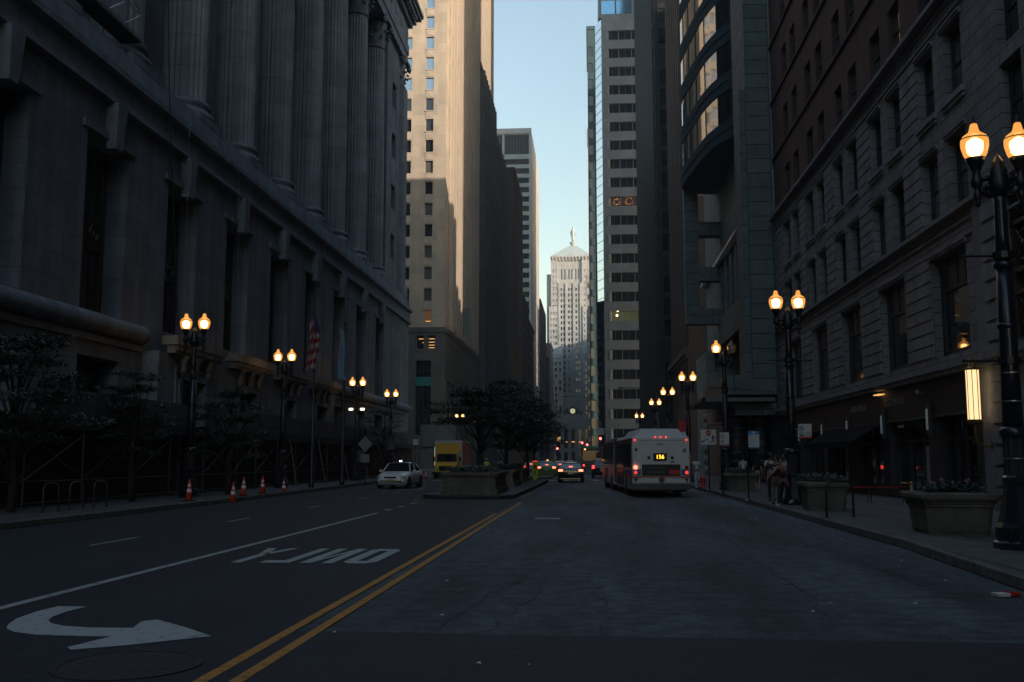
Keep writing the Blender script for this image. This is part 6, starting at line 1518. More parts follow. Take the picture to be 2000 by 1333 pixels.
# ================================================================== VEHICLES
def wheel(t, x, y, r=.33, w=.22):
    M4 = Matrix.Translation((x, y, r)) @ Matrix.Rotation(pi/2, 4, 'Y'); mb = MB(); mb.smooth = True; mb.lathe([(r*.62, -w/2), (r*.95, -w/2), (r, -w/2+.03), (r, w/2-.03), (r*.95, w/2), (r*.62, w/2)], n=24, M4=M4); ty = mb.build('wheel', 'rubber', t)
    mb = MB(); mb.lathe([(r*.62, -w/2+.03), (r*.2, -w/2+.01), (r*.2, w/2-.01), (r*.62, w/2-.03)], n=14, M4=M4)
    mb.build('rim', 'chrome', ty)
def car(label, body, loc, rz, kind='sedan', L=4.8, W=1.82, H=1.46, front=False, brake=True, cat='car', name='parked_car', roofsign=None, plate='sign_white', headlit=False, low=None, group=None):
    """nose points to local -Y"""
    t = thing(name, label, cat, loc, rz, group)
    # stations along y: (y, halfwidth, z_bottom, z_top(hood/deck), roundness)
    if kind == 'sedan':
        st = [(-.50, .62, .34, .58), (-.485, .80, .24, .66), (-.44, .93, .20, .74), (-.36, .98, .19, .84), (-.24, 1., .19, .93), (-.19, 1., .19, .96), (0, 1., .19, .98), (.2, 1., .19, 1.0), (.32, 1., .19, 1.03), (.42, .98, .20, 1.05), (.475, .93, .24, 1.02), (.497, .84, .34, .92), (.5, .8, .4, .8)]
        gh = [(-.225, .92, .95), (-.09, .80, 1.), (.02, .79, 1.0), (.14, .79, 1.), (.24, .80, .97), (.38, .86, .78)]
        roof = [(-.20, 1.00), (-.08, H-.03), (.03, H), (.15, H-.01), (.22, H-.05), (.37, 1.07)]
    else:
        st = [(-.50, .7, .4, .75), (-.48, .86, .3, .9), (-.42, .95, .25, .98), (-.3, 1., .24, 1.03), (0, 1., .24, 1.06), (.3, 1., .24, 1.08), (.45, .99, .25, 1.08), (.49, .95, .3, 1.05), (.5, .9, .42, .95)]
        roof = [(-.25, 1.05), (-.10, H-.04), (.05, H), (.3, H), (.42, H-.06), (.485, 1.12)]
    hw = W/2; mb = MB(); mb.smooth = True; V = []; n = 12
    for (fy, fw, zb, zt) in st:
        y = fy*L; w_ = hw*fw
        V.append([(0, y, zt+.035), (w_*.6, y, zt+.03), (w_*.88, y, zt), (w_*.97, y, zt-.08), (w_, y, zt-.26), (w_*.985, y, zb+.14), (w_*.93, y, zb), (0, y, zb)])
    ring = []
    for r_ in V: ring.append(r_ + [(-a, b, c) for a, b, c in r_[1:-1][::-1]])
    m = len(ring[0]); v = [p for r_ in ring for p in r_]; f = []
    for j in range(len(ring)-1):
        for i in range(m): f.append((j*m+i, j*m+(i+1) % m, (j+1)*m+(i+1) % m, (j+1)*m+i))
    f.append(tuple(range(m))[::-1]); f.append(tuple(range((len(ring)-1)*m, len(ring)*m))); mb.add(v, f); mb.build('body', body, t)
    # greenhouse: glass block with painted roof and pillars
    G = []
    for (fy, z) in roof:
        y = fy*L; ww = hw*(.90 - .22*max(0, (z-1.0)/(H-1.0))); G.append((y, ww, z))
    zb = 1.0 if kind == 'sedan' else 1.06
    mb = MB(); v = []; f = []
    for (y, ww, z) in G: v += [(-hw*.9, y, zb-.04), (-ww, y, z-.02), (ww, y, z-.02), (hw*.9, y, zb-.04)]
    for j in range(len(G)-1):
        for i in range(3): f.append((j*4+i, j*4+i+1, (j+1)*4+i+1, (j+1)*4+i))
    mb.add(v, f); mb.build('windows', 'car_glass', t)
    mb = MB(); mb.smooth = True
    mid = G[1:-1]
    v = []; f = []
    for (y, ww, z) in mid: v += [(-ww-.012, y, z-.10), (-ww*.97, y, z-.01), (-ww*.7, y, z+.012), (0, y, z+.022), (ww*.7, y, z+.012), (ww*.97, y, z-.01), (ww+.012, y, z-.10)]
    for j in range(len(mid)-1):
        for i in range(6): f.append((j*7+i, j*7+i+1, (j+1)*7+i+1, (j+1)*7+i))
    mb.add(v, f)
    for s in (-1, 1):
        for (a, c) in ((0, 1), (-1, -2)):
            y0_, w0, z0 = G[a]; y1_, w1, z1 = G[c]; mb.tube([(s*hw*.89, y0_, zb-.02), (s*(w1-.01), y1_, z1-.03)], .035, 6)
        ym = (G[2][0]+G[3][0])/2; mb.tube([(s*hw*.905, ym, zb-.03), (s*(G[2][1]), ym, H-.06)], .03, 6)
    mb.build('roof', body, t)
    for sx in (-1, 1):
        for fy in (-.31, .29): wheel(t, sx*(hw-.12), fy*L)
        mb = MB()
        for fy in (-.31, .29):   # dark wheel arch
            M4 = Matrix.Translation((sx*(hw-.04), fy*L, .33)) @ Matrix.Rotation(pi/2, 4, 'Y'); mb.lathe([(.385, -.045), (.385, .055)], n=20, M4=M4)
        mb.build('wheel_arch', 'rubber', t)
        mb = MB(); mb.smooth = True; mb.sphere((sx*(hw+.10), -.155*L, 1.0), .11, 10, 8, (1, .6, .7)); mb.build('mirror', body, t)
        # lamps
        mb = MB(); mb.smooth = True; mb.sphere((sx*hw*.72, -.465*L, .70), .2, 10, 8, (1.05, .5, .42)); mb.build('headlight', 'head_lit' if headlit else 'headlight', t)
        mb = MB(); mb.box(sx*hw*.62, sx*hw*.96, .468*L, .499*L+.004, .80, .96) if kind == 'sedan' else mb.box(sx*hw*.74, sx*hw*.97, .48*L, .502*L, .85, 1.15); mb.build('tail_light', 'tail_hot' if brake == 2 else ('tail_red' if brake else 'tail_unlit'), t)
        mb = MB(); ym = -.02*L; mb.box(sx*(hw+.001), sx*(hw+.004), ym-.005, ym+.005, .35, .95); mb.box(sx*(hw-.01), sx*(hw+.012), ym+.5, ym+.62, .84, .87); mb.build('door_handle', 'chrome', t)
    if brake: mb = MB(); mb.box(-.14, .14, .34*L, .36*L, 1.14 if kind == 'sedan' else H-.1, 1.18 if kind == 'sedan' else H-.05); mb.build('high_brake_light', 'tail_hot', t)
    mb = MB(); mb.box(-.2, .2, .5*L-.004, .5*L+.012, .62, .76); mb.build('number_plate', plate, t)
    mb = MB(); mb.box(-hw*.78, hw*.78, .497*L, .503*L, .27, .30); mb.box(-hw*.7, hw*.7, .502*L, .506*L, .77, .795); mb.build('bumper_trim', 'chrome' if kind == 'sedan' else 'rubber', t)
    # front grille
    mb = MB(); mb.box(-.36, .36, -.5*L-.004, -.49*L, .60, .70); g1 = mb.build('grille', 'rubber', t); mb = MB()
    for z in (.615, .645, .675): mb.box(-.34, .34, -.5*L-.012, -.5*L-.004, z, z+.012)
    mb.build('grille_bar', 'chrome', g1)
    mb = MB(); mb.box(-.46, .46, -.493*L-.004, -.48*L, .30, .42); mb.build('air_intake', 'rubber', t)
    mb = MB(); mb.box(-.2, .2, -.5*L-.022, -.5*L-.012, .43, .54); mb.build('number_plate', plate, t)
    for sx in (-1, 1): mb = MB(); mb.add([(sx*.58, -.478*L-.005, .30), (sx*.78, -.46*L-.01, .30), (sx*.80, -.46*L-.01, .45)], [(0, 1, 2)]); mb.build('fog_lamp', 'rubber', t)
    if roofsign:
        mb = MB(); mb.box(-.30, .30, -.06, .08, H+.02, H+.14); rs = mb.build('roof_sign', 'rubber', t); mb = MB(); mb.box(-.07, -.01, -.075, -.06, H+.04, H+.12); mb.box(.03, .09, -.075, -.06, H+.04, H+.12); mb.box(-.09, .11, .08, .095, H+.04, H+.12); mb.build('roof_light', roofsign, rs)
    if low:
        mb = MB(); mb.box(-hw*.9, hw*.9, .5*L-.002, .5*L+.006, .42, .62); mb.build('stripe', low, t)
    return t
car('white taxi sedan with lit roof sign driving toward the viewer on the left lanes', 'car_white', (-11.35, 59.2, 0), R(-3.5), roofsign='taxi_light', plate='plate_yellow', brake=False, name='taxi', cat='taxi', H=1.50)
car('dark red black sedan with glowing brake lights in the centre lane', 'car_black', (-1.5, 75.2, 0), R(180), kind='sedan', brake=2, name='sedan', L=4.9, W=1.86, H=1.45)
for o in list(C.objects):
    pass
def rearcar(*a, **k): return car(*a, **k)
car('dark sports utility car with lit tail lights just left of the bus', 'car_maroon', (.95, 92, 0), R(180), kind='suv', brake=True, name='parked_car', L=4.7, W=1.85, H=1.72)
car('green and white cab with brake lights behind the lime pedestrian sign', 'car_green', (-4.35, 100, 0), R(180), kind='sedan', brake=2, name='taxi', cat='taxi', H=1.5, roofsign='orange_lit', plate='sign_white')
car('dark maroon sedan beyond the green cab', 'car_maroon', (-3.25, 106.5, 0), R(180), kind='sedan', brake=True, name='sedan')
car('silver sedan waiting left of the green cab under the median trees', 'car_grey', (-6.6, 112, 0), R(180), kind='sedan', brake=True, name='sedan')
car('dark sedan far down the road with headlights on, left of the centre', 'car_black', (-7.5, 150, 0), 0, brake=False, headlit=True, name='sedan', group='far cars with headlights on')
car('second far sedan with headlights on, nearer the middle', 'car_grey', (-5.3, 165, 0), 0, brake=False, headlit=True, name='sedan', group='far cars with headlights on')
car('small far dark car parked at the left kerb beyond the median', 'car_black', (-12.6, 140, 0), 0, brake=False, name='parked_car')
car('small far car with red tail lights in the middle of the far road', 'car_grey', (-3.0, 140, 0), R(180), brake=True, name='sedan')
# -------- yellow box truck
def truck():
    t = thing('box_truck', 'yellow box truck facing the viewer behind the first median planter', 'truck', (-12.75, 87, 0), R(0))
    mb = MB(); mb.box(-1.22, 1.22, 1.9, 8.2, .95, 3.35); mb.build('cargo_box', 'truck_white', t)
    mb = MB(); mb.box(-1.1, 1.1, 1.86, 1.898, 2.35, 3.1); mb.build('box_front', 'truck_yellow', t)
    mb = MB(); mb.box(1.222, 1.235, 2.1, 8.0, 1.1, 3.2); mb.build('side_poster', 'poster_and_tail_glow', t)
    mb = MB(); mb.add([(-1.0, 0, .55), (1.0, 0, .55), (1.05, 1.9, .55), (-1.05, 1.9, .55), (-.95, .05, 1.15), (.95, .05, 1.15), (1.02, .9, 1.45), (-1.02, .9, 1.45), (-1.02, 1.9, 1.45), (1.02, 1.9, 1.45)], [(0, 1, 5, 4), (4, 5, 6, 7), (0, 4, 7, 8, 3), (1, 5, 6, 9, 2), (7, 6, 9, 8), (0, 1, 2, 3)]); mb.build('hood', 'truck_yellow', t)
    mb = MB(); mb.add([(-1.0, .9, 1.45), (1.0, .9, 1.45), (.95, 1.25, 2.15), (-.95, 1.25, 2.15), (-1.0, 1.9, 1.45), (1.0, 1.9, 1.45), (.95, 1.9, 2.15), (-.95, 1.9, 2.15)], [(0, 3, 7, 4), (1, 2, 6, 5), (4, 5, 6, 7)]); mb.box(-.97, .97, 1.2, 1.9, 2.15, 2.35); mb.box(-1.02, -.9, .93, 1.3, 1.45, 2.2); mb.box(.9, 1.02, .93, 1.3, 1.45, 2.2); mb.build('cab', 'truck_yellow', t)
    mb = MB(); mb.quad((-.9, .93, 1.48), (.9, .93, 1.48), (.88, 1.24, 2.13), (-.88, 1.24, 2.13)); mb.build('windscreen', 'car_glass', t)
    mb = MB(); mb.box(-.55, .55, -.03, 0, .68, 1.08); mb.build('grille', 'rubber', t)
    for s in (-1, 1):
        mb = MB(); mb.box(s*.62, s*.95, -.04, .02, .75, 1.0); mb.build('headlight', 'plate_yellow', t); mb = MB(); mb.box(s*1.08, s*1.28, .95, 1.05, 1.5, 1.9); mb.build('mirror', 'rubber', t)
        for y in (.6, 6.6): wheel(t, s*.9, y, .42, .28)
    mb = MB(); mb.box(-1.15, 1.15, -.15, .0, .38, .58); mb.build('bumper', 'rubber', t)
truck()
# -------- articulated bus, nose to local -Y rotated to point away
def bus():
    th = R(180-3.4); t = thing('articulated_bus', 'white articulated city bus seen from behind with route display 156', 'bus', (3.1, 45.2, 0), 0)
    W = 1.27; B = 'bus_white'
    # rear section runs to +Y
    def yy(x, y): return x
    Mx = Matrix.Rotation(R(3.6), 4, 'Z')
    def mk(mb, name, m, par=t):
        mb.v = [tuple(Mx @ Vector(p)) for p in mb.v]; return mb.build(name, m, par)
    mb = MB(); mb.box(-W, W, 0, 8.4, .95, 2.62); mb.box(-W, W, .02, 8.4, .34, .95)
    mb.add([(-W, 0, 2.62), (W, 0, 2.62), (W-.14, .1, 2.80), (-W+.14, .1, 2.80), (-W, 8.4, 2.62), (W, 8.4, 2.62), (W-.14, 8.4, 2.80), (-W+.14, 8.4, 2.80)], [(0, 1, 2, 3), (0, 3, 7, 4), (1, 5, 6, 2), (3, 2, 6, 7)])
    body = mk(mb, 'rear_section', B)
    # roof equipment hump
    mb = MB(); mb.add([(-1.05, .25, 2.8), (1.0, .25, 2.8), (.85, .4, 3.06), (-.85, .4, 3.06), (-1.05, 6.0, 2.8), (1.0, 6.0, 2.8), (.85, 5.8, 3.06), (-.85, 5.8, 3.06)], [(0, 1, 2, 3), (0, 3, 7, 4), (1, 5, 6, 2), (3, 2, 6, 7), (4, 7, 6, 5)]); mk(mb, 'roof_fairing', B)
    mb = MB(); mb.box(1.0, 1.2, .4, 1.4, 2.8, 2.92); mk(mb, 'roof_vent', B)
    # bumper
    mb = MB(); mb.box(-W-.02, W+.02, -.12, .3, .34, .62); mk(mb, 'rear_bumper', 'bus_grey')
    mb = MB(); mb.box(-W+.1, W-.1, .3, 1.2, .25, .42); mk(mb, 'underbody', 'rubber')
    # rear panel parts
    def panel(name, m, x0, x1, z0, z1, y=-.012, par=None): mb = MB(); mb.box(x0, x1, y, .0, z0, z1); return mk(mb, name, m, par or t)
    hatch = panel('engine_hatch', B, -.98, .98, .66, 1.58, -.02)
    panel('advert_board', 'ad_dark', -.86, .86, .95, 1.46, -.045)
    panel('advert_label', 'ad_red', .35, .82, 1.03, 1.22, -.05)
    panel('stripe_red', 'bus_red', -W, -.86, .86, .93, -.03); panel('stripe_red', 'bus_red', .86, W, .86, .93, -.03); panel('stripe_red', 'bus_red', -.86, .86, .885, .925, -.05)
    panel('stripe_blue', 'bus_blue', -W+.02, -.9, .98, 1.24, -.028); panel('stripe_blue', 'bus_blue', .9, W-.02, .98, 1.24, -.028)
    panel('display_frame', 'rubber', -.34, .26, 1.62, 1.96, -.04)
    panel('window_seam', 'bus_grey', -.98, .98, 2.52, 2.535, -.016)
    for zz in (2.5,): panel('upper_panel', B, -.92, .9, 1.64, 2.5, -.006)
    tx = text('route_number', '156', .25, 'led_amber', t, tuple(Mx @ Vector((-.04, -.045, 1.79))), (pi/2, 0, R(3.6)), ext=.004); 
    text('fleet_number', '4050', .155, 'ink', t, tuple(Mx @ Vector((-.02, -.018, 2.34))), (pi/2, 0, R(3.6)), ext=.002)
    text('advert_wording', 'STARS IN US', .11, 'sign_back', t, tuple(Mx @ Vector((-.25, -.05, 1.30))), (pi/2, 0, R(3.6)), ext=.001)
    text('advert_wording', 'NOT OPTIONAL', .11, 'sign_back', t, tuple(Mx @ Vector((-.22, -.05, 1.12))), (pi/2, 0, R(3.6)), ext=.001)
    def lamp(x, z, r, m, name='tail_light'):
        M4 = Matrix.Translation((x, -.02, z)) @ Matrix.Rotation(pi/2, 4, 'X'); mb = MB(); mb.lathe([(r, 0), (r, .03), (r*.6, .045)], n=14, M4=M4); return mk(mb, name, m)
    for s in (-1, 1):
        lamp(s*1.14, 1.33, .085, 'tail_hot' if s < 0 else 'tail_unlit'); lamp(s*1.14, 1.10, .075, 'tail_dim'); lamp(s*1.14, .80, .065, 'bus_grey', 'reverse_light'); panel('reflector', 'tail_unlit', s*1.14-.02, s*1.14+.02, .64, .72, -.03)
        lamp(s*1.15, 2.55, .03, 'tail_red', 'marker_light')
    if True:
        M4 = Matrix.Translation((-1.14, -.055, 1.33)) @ Matrix.Rotation(pi/2, 4, 'X'); mb = MB(); mb.lathe([(.035, 0), (.035, .01)], n=10, M4=M4); mk(mb, 'lamp_centre', 'tail_unlit')
    for x in (-.24, 0, .24): lamp(x, 2.68, .028, 'tail_red', 'marker_light')
    lamp(-.54, 1.76, .07, 'rubber', 'round_vent'); lamp(.5, 1.76, .07, 'rubber', 'round_vent'); lamp(-1.1, 2.12, .075, 'bus_grey', 'round_badge')
    panel('access_badge', 'bus_blue', .98, 1.13, 2.0, 2.16, -.018); panel('handle_plate', 'ink', .40, .6, 1.55, 1.59, -.03)
    # wheelchair mark, licence plate, ring badge
    mb = MB(); mb.sphere((1.05, -.022, 2.125), .014, 6, 4, (1, .3, 1)); mb.box(1.04, 1.055, -.024, -.02, 2.06, 2.11); mb.box(1.045, 1.09, -.024, -.02, 2.055, 2.07); mk(mb, 'access_symbol', 'sign_white')
    M4 = Matrix.Translation((.02, -.03, .78)) @ Matrix.Rotation(pi/2, 4, 'X'); mb = MB(); mb.lathe([(.13, 0), (.13, .01)], n=16, M4=M4); mk(mb, 'round_emblem', 'bus_grey')
    mb = MB(); mb.box(-.16, .20, -.035, -.03, .74, .83); mk(mb, 'licence_plate', 'steel')
    # side windows left
    for (ya, yb) in ((.5, 2.0), (2.1, 3.8), (3.9, 5.6), (5.7, 7.4), (7.5, 8.3)):
        for s in (-1, 1): mb = MB(); mb.box(s*(W+.001), s*(W+.012), ya, yb, 1.32, 2.42); mk(mb, 'side_window', 'car_glass')
    for s in (-1, 1):
        mb = MB(); mb.box(s*(W+.001), s*(W+.008), .1, 8.3, 1.0, 1.2); mk(mb, 'side_stripe', 'bus_blue')
        mb = MB(); mb.box(s*(W+.001), s*(W+.008), .1, 8.3, .9, .96); mk(mb, 'side_stripe', 'bus_red')
        mb = MB(); mb.box(s*(W+.001), s*(W+.02), 4.0, 7.6, .45, 1.28) if s < 0 else mb.box(W, W+.01, 4, 5, .5, .9); mk(mb, 'side_advert_and_glow', 'ad_dark')
    mb = MB()
    for k in range(9): mb.box(-W-.02, -W, .25, 1.6, .52+k*.08, .55+k*.08)
    mk(mb, 'engine_grille', 'bus_grey')
    for s in (-1, 1):
        for y in (2.9,):
            M4 = Matrix.Translation((s*(W-.15), y, .48)) @ Matrix.Rotation(pi/2, 4, 'Y'); mb = MB(); mb.smooth = True; mb.lathe([(.3, -.17), (.48, -.15), (.48, .15), (.3, .17)], n=24, M4=M4); wl = mk(mb, 'wheel', 'rubber')
            M4 = Matrix.Translation((s*(W+.02), y, .48)) @ Matrix.Rotation(pi/2, 4, 'Y'); mb = MB(); mb.lathe([(.27, -.02), (.1, .02)], n=14, M4=M4); mk(mb, 'rim', 'steel', wl)
    # bellows and front section, straight on but turned a little further left
    mb = MB()
    for k in range(9): mb.box(-W+.02+(.05 if k % 2 else 0), W-.02-(.05 if k % 2 else 0), 8.4+k*.14, 8.4+(k+1)*.14, .5, 2.78-(.05 if k % 2 else 0))
    mk(mb, 'bellows', 'bellows')
    mb = MB(); mb.box(-W, W, 9.66, 18.1, .34, 2.66); mb.box(-W+.14, W-.14, 9.7, 18, 2.66, 2.84); mk(mb, 'front_section', B)
    for (ya, yb) in ((9.9, 11.4), (11.5, 13.1), (13.2, 14.8), (14.9, 16.5), (16.6, 17.9)):
        for s in (-1, 1): mb = MB(); mb.box(s*(W+.001), s*(W+.012), ya, yb, 1.32, 2.42); mk(mb, 'side_window', 'car_glass')
    mb = MB(); mb.box(-W-.02, -W-.001, 13.8, 16.2, .55, 1.2); mk(mb, 'side_advert_and_glow', 'poster_and_tail_glow')  # not an advert here: dark red painted for the tail lights' reflected glow
    mb = MB(); mb.box(-W-.01, W+.01, 9.7, 18.05, 2.45, 2.64); mk(mb, 'roof_fascia', 'bus_grey')
    mb = MB(); mb.box(-W-.01, W+.01, .12, 8.38, 2.45, 2.64); mk(mb, 'roof_fascia', 'bus_grey')
    for s in (-1, 1):
        for y in (11.2, 16.0):
            M4 = Matrix.Translation((s*(W-.15), y, .48)) @ Matrix.Rotation(pi/2, 4, 'Y'); mb = MB(); mb.smooth = True; mb.lathe([(.3, -.17), (.48, -.15), (.48, .15), (.3, .17)], n=20, M4=M4); mk(mb, 'wheel', 'rubber')
    mb = MB(); mb.box(W, W+.35, 17.9, 18.0, 1.9, 2.4); mk(mb, 'mirror', 'rubber')
bus()
# second bus far ahead
t = thing('city_bus', 'dark rear of another city bus far ahead, between the sedan and the articulated bus', 'bus', (.1, 112, 0))
mb = MB(); mb.box(-1.25, 1.25, 0, 11, .4, 2.95); mb.build('body', 'bus_grey', t); mb = MB(); mb.box(-1.05, 1.05, -.02, -.001, 1.5, 2.6); mb.build('rear_window', 'car_glass', t); mb = MB(); mb.box(-1.27, -1.251, .2, 10.8, 1.3, 2.4); mb.build('side_window', 'car_glass', t); mb = MB(); mb.box(-1.2, 1.2, .05, 10, 2.951, 3.15); mb.build('roof', 'teal_panel', t)
for s in (-1, 1):
    wheel(t, s*1.05, 2.4, .46, .28); wheel(t, s*1.05, 8.6, .46, .28)
    mb = MB(); mb.box(s*.95-.1, s*.95+.1, -.04, -.021, .9, 1.1); mb.build('tail_light', 'tail_red', t)
mb = MB(); mb.box(-.9, -.7, -.03, -.021, 2.7, 2.85); mb.build('marker_light', 'orange_lit', t)

# ================================================================== PEOPLE
def skinned(name, joints, edges, root, m, parent, sub=1):
    me = bpy.data.meshes.new(name); me.from_pydata([j[0] for j in joints], edges, []); o = bpy.data.objects.new(name, me); C.objects.link(o)
    md = o.modifiers.new('Skin', 'SKIN'); md.use_smooth_shade = True; md.branch_smoothing = .6
    sv = me.skin_vertices[0].data
    for i, j in enumerate(joints):
        r = j[1]; sv[i].radius = (r, r) if not isinstance(r, tuple) else r; sv[i].use_root = (i == root)
    s = o.modifiers.new('Sub', 'SUBSURF'); s.levels = sub; s.render_levels = sub
    flatten(o); o.data.name = name; o.data.materials.clear(); o.data.materials.append(M[m])
    for p in o.data.polygons: p.use_smooth = True
    o.parent = parent; return o
def person(label, loc, rz, top, bottom, skin='skin_mid', hair='hair_black', h=1.75, legs=((.25, .1), (-.2, .35)), arms=((.3, .3), (-.25, .4)), lean=0., shorts=False, sleeves=True, longhair=False, shoes='cloth_black', bag=False, crouch=0., female=False, arms_out=.10, vest=None, print_=None):
    """faces local -Y. legs: (hip forward angle, knee bend) for left,right; arms: (shoulder forward, elbow bend)"""
    t = thing('person', label, 'person', loc, rz, 'people walking on the right sidewalk'); k = h/1.75
    def fwd(p, ang, L, out=0.): return (p[0]+out, p[1]-sin(ang)*L*k, p[2]-cos(ang)*L*k)
    hipw = .095*k; shw = (.165 if female else .185)*k
    th, sh_, ft = .43, .42, .0
    drop = max(0., min(th*cos(a)+sh_*cos(a-b) for a, b in legs))
    low = max(th*cos(a)+sh_*cos(a-b) for a, b in legs)
    P0 = Vector((0, 0, (low+.085)*k)); u = Vector((0, -sin(lean), cos(lean)))
    waist = P0+u*.17*k; chest = P0+u*.36*k; neck0 = P0+u*.53*k; hd = lean*.4; v = Vector((0, -sin(hd), cos(hd))); neck = neck0+v*.05*k; head = neck+v*.13*k; crown = head+v*.10*k
    J = []; E = []
    def add(p, r, par=None): J.append((tuple(p), r)); (E.append((par, len(J)-1)) if par is not None else None); return len(J)-1
    pel = add(P0, (.135*k, .10*k)); wa = add(waist, ((.105 if female else .12)*k, .085*k), pel); ch = add(chest, (.145*k, .10*k), wa); n0 = add(neck0, (.085*k, .07*k), ch); nk = add(neck, (.05*k, .055*k), n0)
    fd = Vector((0, -cos(hd), -sin(hd)))
    jw = add(neck+v*.055*k+fd*.022*k, (.055*k, .062*k), nk); hh = add(head+fd*.008*k, (.070*k, .086*k), jw); cr = add(crown, (.055*k, .065*k), hh)
    ns = add(head+fd*.105*k-v*.012*k, .012*k, hh)
    TJ = []; hands = []
    feet = []; leg_pts = []
    for s, (a, b) in zip((-1, 1), legs):
        hp = P0+Vector((s*hipw, 0, -.03*k)); kn = Vector(fwd(hp, a, th)); an = Vector(fwd(kn, a-b, sh_)); 
        i1 = add(hp, (.088*k, .088*k), pel); i15 = add((hp+kn)/2, .072*k, i1); i2 = add(kn, .056*k, i15); i25 = add((kn*.6+an*.4)+Vector((0, .012, 0)), .055*k, i2); i3 = add(an, .036*k, i25); fa = a-b
        toe = an+Vector((s*.02, -.16*k, -.055*k)); i4 = add(toe, (.035*k, .022*k), i3); leg_pts.append((hp, kn, an, toe))
    arm_pts = []
    for s, (a, b) in zip((-1, 1), arms):
        so = neck0+Vector((s*shw, 0, -.06*k)); el = Vector(fwd(so, a+lean, .29, s*arms_out*.6)); wr = Vector(fwd(el, a+b+lean, .25, s*arms_out*.25 if b < .8 else -s*.08))
        i1 = add(so, .056*k, n0); i2 = add(el, .041*k, i1); i3 = add(wr, .026*k, i2); d = (wr-el).normalized(); pm = wr+d*.055*k; i4 = add(pm, (.036*k, .018*k), i3); arm_pts.append((so, el, wr))
        side = Vector((0, 1, 0)).cross(d).normalized() if abs(d.y) < .9 else Vector((1, 0, 0)); nrm = d.cross(Vector((1, 0, 0))).normalized()
        for q, (off, ln) in enumerate(((-.027, .060), (-.009, .072), (.009, .068), (.027, .052))):
            b0 = pm+d*.03*k+nrm*off*k; f1 = add(b0, .010*k, i4); f2 = add(b0+d*ln*.55*k+Vector((-s*.008, 0, 0)), .009*k, f1); add(b0+d*ln*k+Vector((-s*.022*k, 0, 0)), .007*k, f2)
        f1 = add(wr+d*.035*k-nrm*.034*k, .011*k, i3); add(wr+d*.075*k-nrm*.055*k, .009*k, f1)
    skinned('body', J, E, 0, skin, t, 1)
    # shirt
    J = []; E = []; g = .016
    a0 = add(P0+u*(.0 if not female else .05)*k, (.148*k, .115*k)); a1 = add(waist, ((.12 if female else .136)*k, .10*k), a0); a2 = add(chest, (.160*k, .118*k), a1); a3 = add(neck0-u*.02*k, (.10*k, .080*k), a2)
    if sleeves:
        for so, el, wr in arm_pts: i1 = add(so, .072*k, a3); add(so*.42+el*.58, .064*k, i1)
    skinned('shirt', J, E, 0, top, t, 1)
    # trousers
    J = []; E = []; r0 = add(P0+u*.05*k, (.140*k, .112*k)); r1 = add(P0, (.148*k, .116*k), r0)
    for (hp, kn, an, toe) in leg_pts:
        i1 = add(hp+Vector((0, 0, -.03)), .102*k, r1); i2 = add((hp+kn)/2, .088*k, i1)
        if shorts: add(hp*.15+kn*.85, .086*k, i2)
        else: i3 = add(kn, .070*k, i2); i4 = add((kn+an)/2, .064*k, i3); add(an*.92+kn*.08, .056*k, i4)
    skinned('shorts' if shorts else 'trousers', J, E, 1, bottom, t, 1)
    for (hp, kn, an, toe) in leg_pts:
        mb = MB(); mb.smooth = True; c = (an+toe)/2+Vector((0, .015, -.01*k)); mb.sphere(c, .13*k, 12, 8, (.42, 1.12, .42)); mb.build('shoe', shoes, t)
        mb = MB(); mb.box(c.x-.045*k, c.x+.045*k, c.y-.13*k, c.y+.12*k, c.z-.062*k, c.z-.035*k); mb.build('sole', 'shoe_white' if shoes != 'cloth_black' else 'rubber', t)
    hc = head+v*.02*k-fd*.018*k; mb = MB(); mb.smooth = True; mb.sphere(hc+v*.018*k, .098*k, 14, 10, (.86, 1.0, 1.02))
    if longhair: mb.lathe([(.05*k, -.42*k), (.105*k, -.3*k), (.10*k, -.1*k), (.07*k, .03*k)], (hc.x, hc.y+.045*k, hc.z), 12)
    # keep the face free: shift back of the head
    mb.v = [(x, max(y, hc.y-.052*k + .55*max(0, (hc.z-z))) if True else y, z) for x, y, z in mb.v]; mb.build('hair', hair, t)
    for s in (-1, 1):
        mb = MB(); mb.sphere(head+fd*.081*k+Vector((s*.028*k, 0, 0))+v*.012*k, .009*k, 6, 5); mb.build('eye', 'ink', t)
        mb = MB(); mb.sphere(head+Vector((s*.074*k, 0, 0)), .018*k, 6, 5, (.4, .7, 1.1)); mb.build('ear', skin, t)
    mb = MB(); mb.sphere(head+fd*.083*k-v*.045*k, .02*k, 8, 5, (1., .3, .25)); mb.build('mouth', 'cloth_maroon', t)
    if bag:
        for s in (-1, 1): mb = MB(); mb.tube([chest+Vector((s*.10*k, .11*k, .12*k)), neck0+Vector((s*.11*k, -.01, .02*k)), chest+Vector((s*.10*k, -.125*k, .06*k)), waist+Vector((s*.12*k, -.09*k, .06*k)), waist+Vector((s*.13*k, .08*k, .05))], .018*k, 6); mb.build('backpack_strap', 'cloth_black', t)
        mb = MB(); mb.sphere(chest+Vector((0, .19*k, .0)), .17*k, 12, 8, (.9, .6, 1.3)); mb.build('backpack', 'cloth_black', t)
    if print_:
        mb = MB(); c = chest+Vector((0, -.125*k, .03)); mb.box(c.x-.07, c.x+.07, c.y-.01, c.y, c.z-.025, c.z+.02); mb.build('shirt_print', print_, t)
    return t
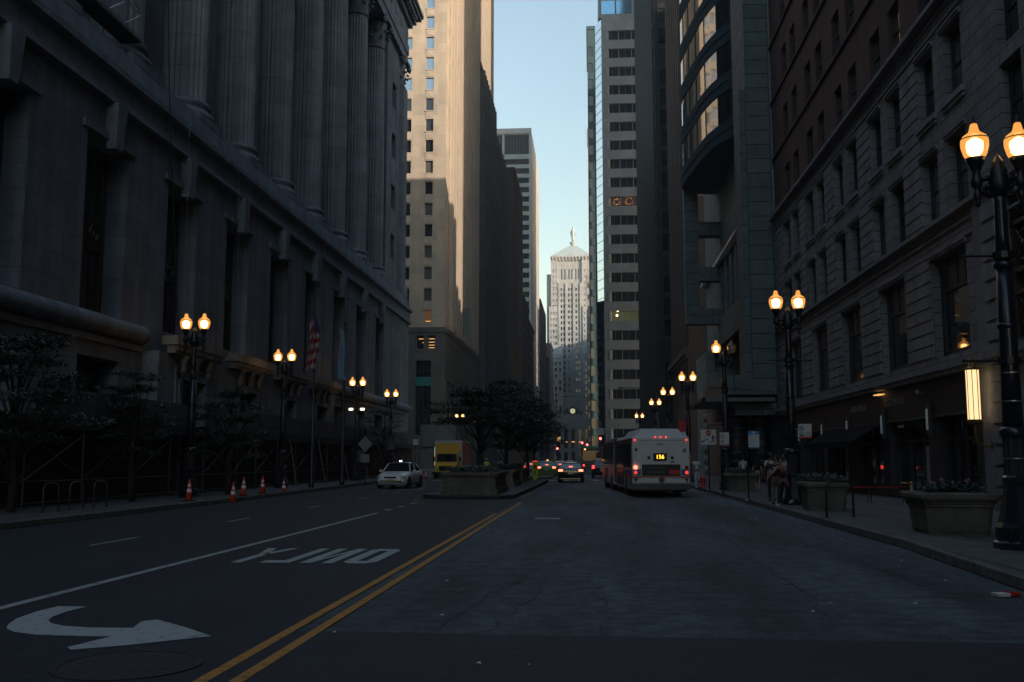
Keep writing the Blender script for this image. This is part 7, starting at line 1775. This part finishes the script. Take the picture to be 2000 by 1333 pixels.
# right sidewalk group
person('person in a pale pink shirt and dark trousers with backpack walking toward the viewer', (6.72, 38.3, .15), R(4), 'cloth_pink', 'cloth_navy', 'skin_dark', h=1.80, legs=((.12, .05), (-.14, .15)), arms=((.08, .15), (-.08, .2)), bag=True)
person('person in a black printed tee and camouflage shorts leaning forward beside the second right lamp', (6.42, 35.7, .15), R(-14), 'cloth_black', 'cloth_camo', 'skin_mid', h=1.70, legs=((.30, .25), (-.18, .45)), arms=((.1, .3), (.35, .4)), lean=.26, shorts=True, print_='cloth_pale')
person('person in a dark maroon and green sleeveless top and black trousers stepping forward', (6.42, 34.3, .15), R(-32), 'cloth_maroon', 'cloth_black', 'skin_mid', h=1.68, legs=((.5, .35), (-.35, .55)), arms=((.55, .3), (.75, .5)), lean=.34, sleeves=False, female=True, shoes='shoe_white')
person('person in a white tee and dark trousers half hidden behind the second right lamp', (6.92, 36.5, .15), R(-60), 'cloth_white', 'cloth_black', 'skin_mid', h=1.78, legs=((.3, .1), (-.3, .4)), arms=((.4, 1.3), (.6, 1.2)), lean=.08, shoes='shoe_white')
person('person in a pale tee and dark shorts walking away beside the dark post', (7.85, 52.8, .15), R(176), 'cloth_pale', 'cloth_navy', 'skin_light', 'hair_brown', h=1.70, legs=((.12, .05), (-.15, .2)), arms=((-.1, .1), (.1, .3)), shorts=True, female=True)
person('person with long dark hair, black top and blue shorts walking away by the granite wall', (8.75, 54.0, .15), R(170), 'cloth_black', 'cloth_blue', 'skin_light', h=1.64, legs=((.16, .05), (-.16, .25)), arms=((-.1, .1), (.1, .2)), shorts=True, female=True, longhair=True, shoes='bus_red')
person('person in a white top and pale trousers walking toward the viewer right of the bus', (5.85, 56.6, .15), R(8), 'cloth_white', 'cloth_pale', 'skin_mid', h=1.72, legs=((.28, .1), (-.2, .35)), arms=((.2, .3), (-.2, .9)), female=True, shoes='shoe_white')
t = person('worker in a lime safety vest with pale cap, seen over the first median planter', (-9.0, 86, 0), R(20), 'cloth_lime', 'cloth_navy', 'skin_light', h=1.75, hair='cloth_pale'); t['group'] = 'people on the road by the median'

# ================================================================== AIR
hz = bpy.data.materials.new('air'); hz.use_nodes = True; n_ = hz.node_tree.nodes; l_ = hz.node_tree.links; n_.clear()
o_ = n_.new('ShaderNodeOutputMaterial'); v_ = n_.new('ShaderNodeVolumePrincipled'); v_.inputs['Color'].default_value = (.72, .86, 1., 1); v_.inputs['Density'].default_value = .00035; v_.inputs['Anisotropy'].default_value = .1
l_.new(v_.outputs[0], o_.inputs['Volume']); M['air'] = hz
g = MB(); g.box(-460, 460, -310, 910, -1.1, 172); tag(g.build('haze', 'air'), kind='stuff')
S.cycles.volume_bounces = 0
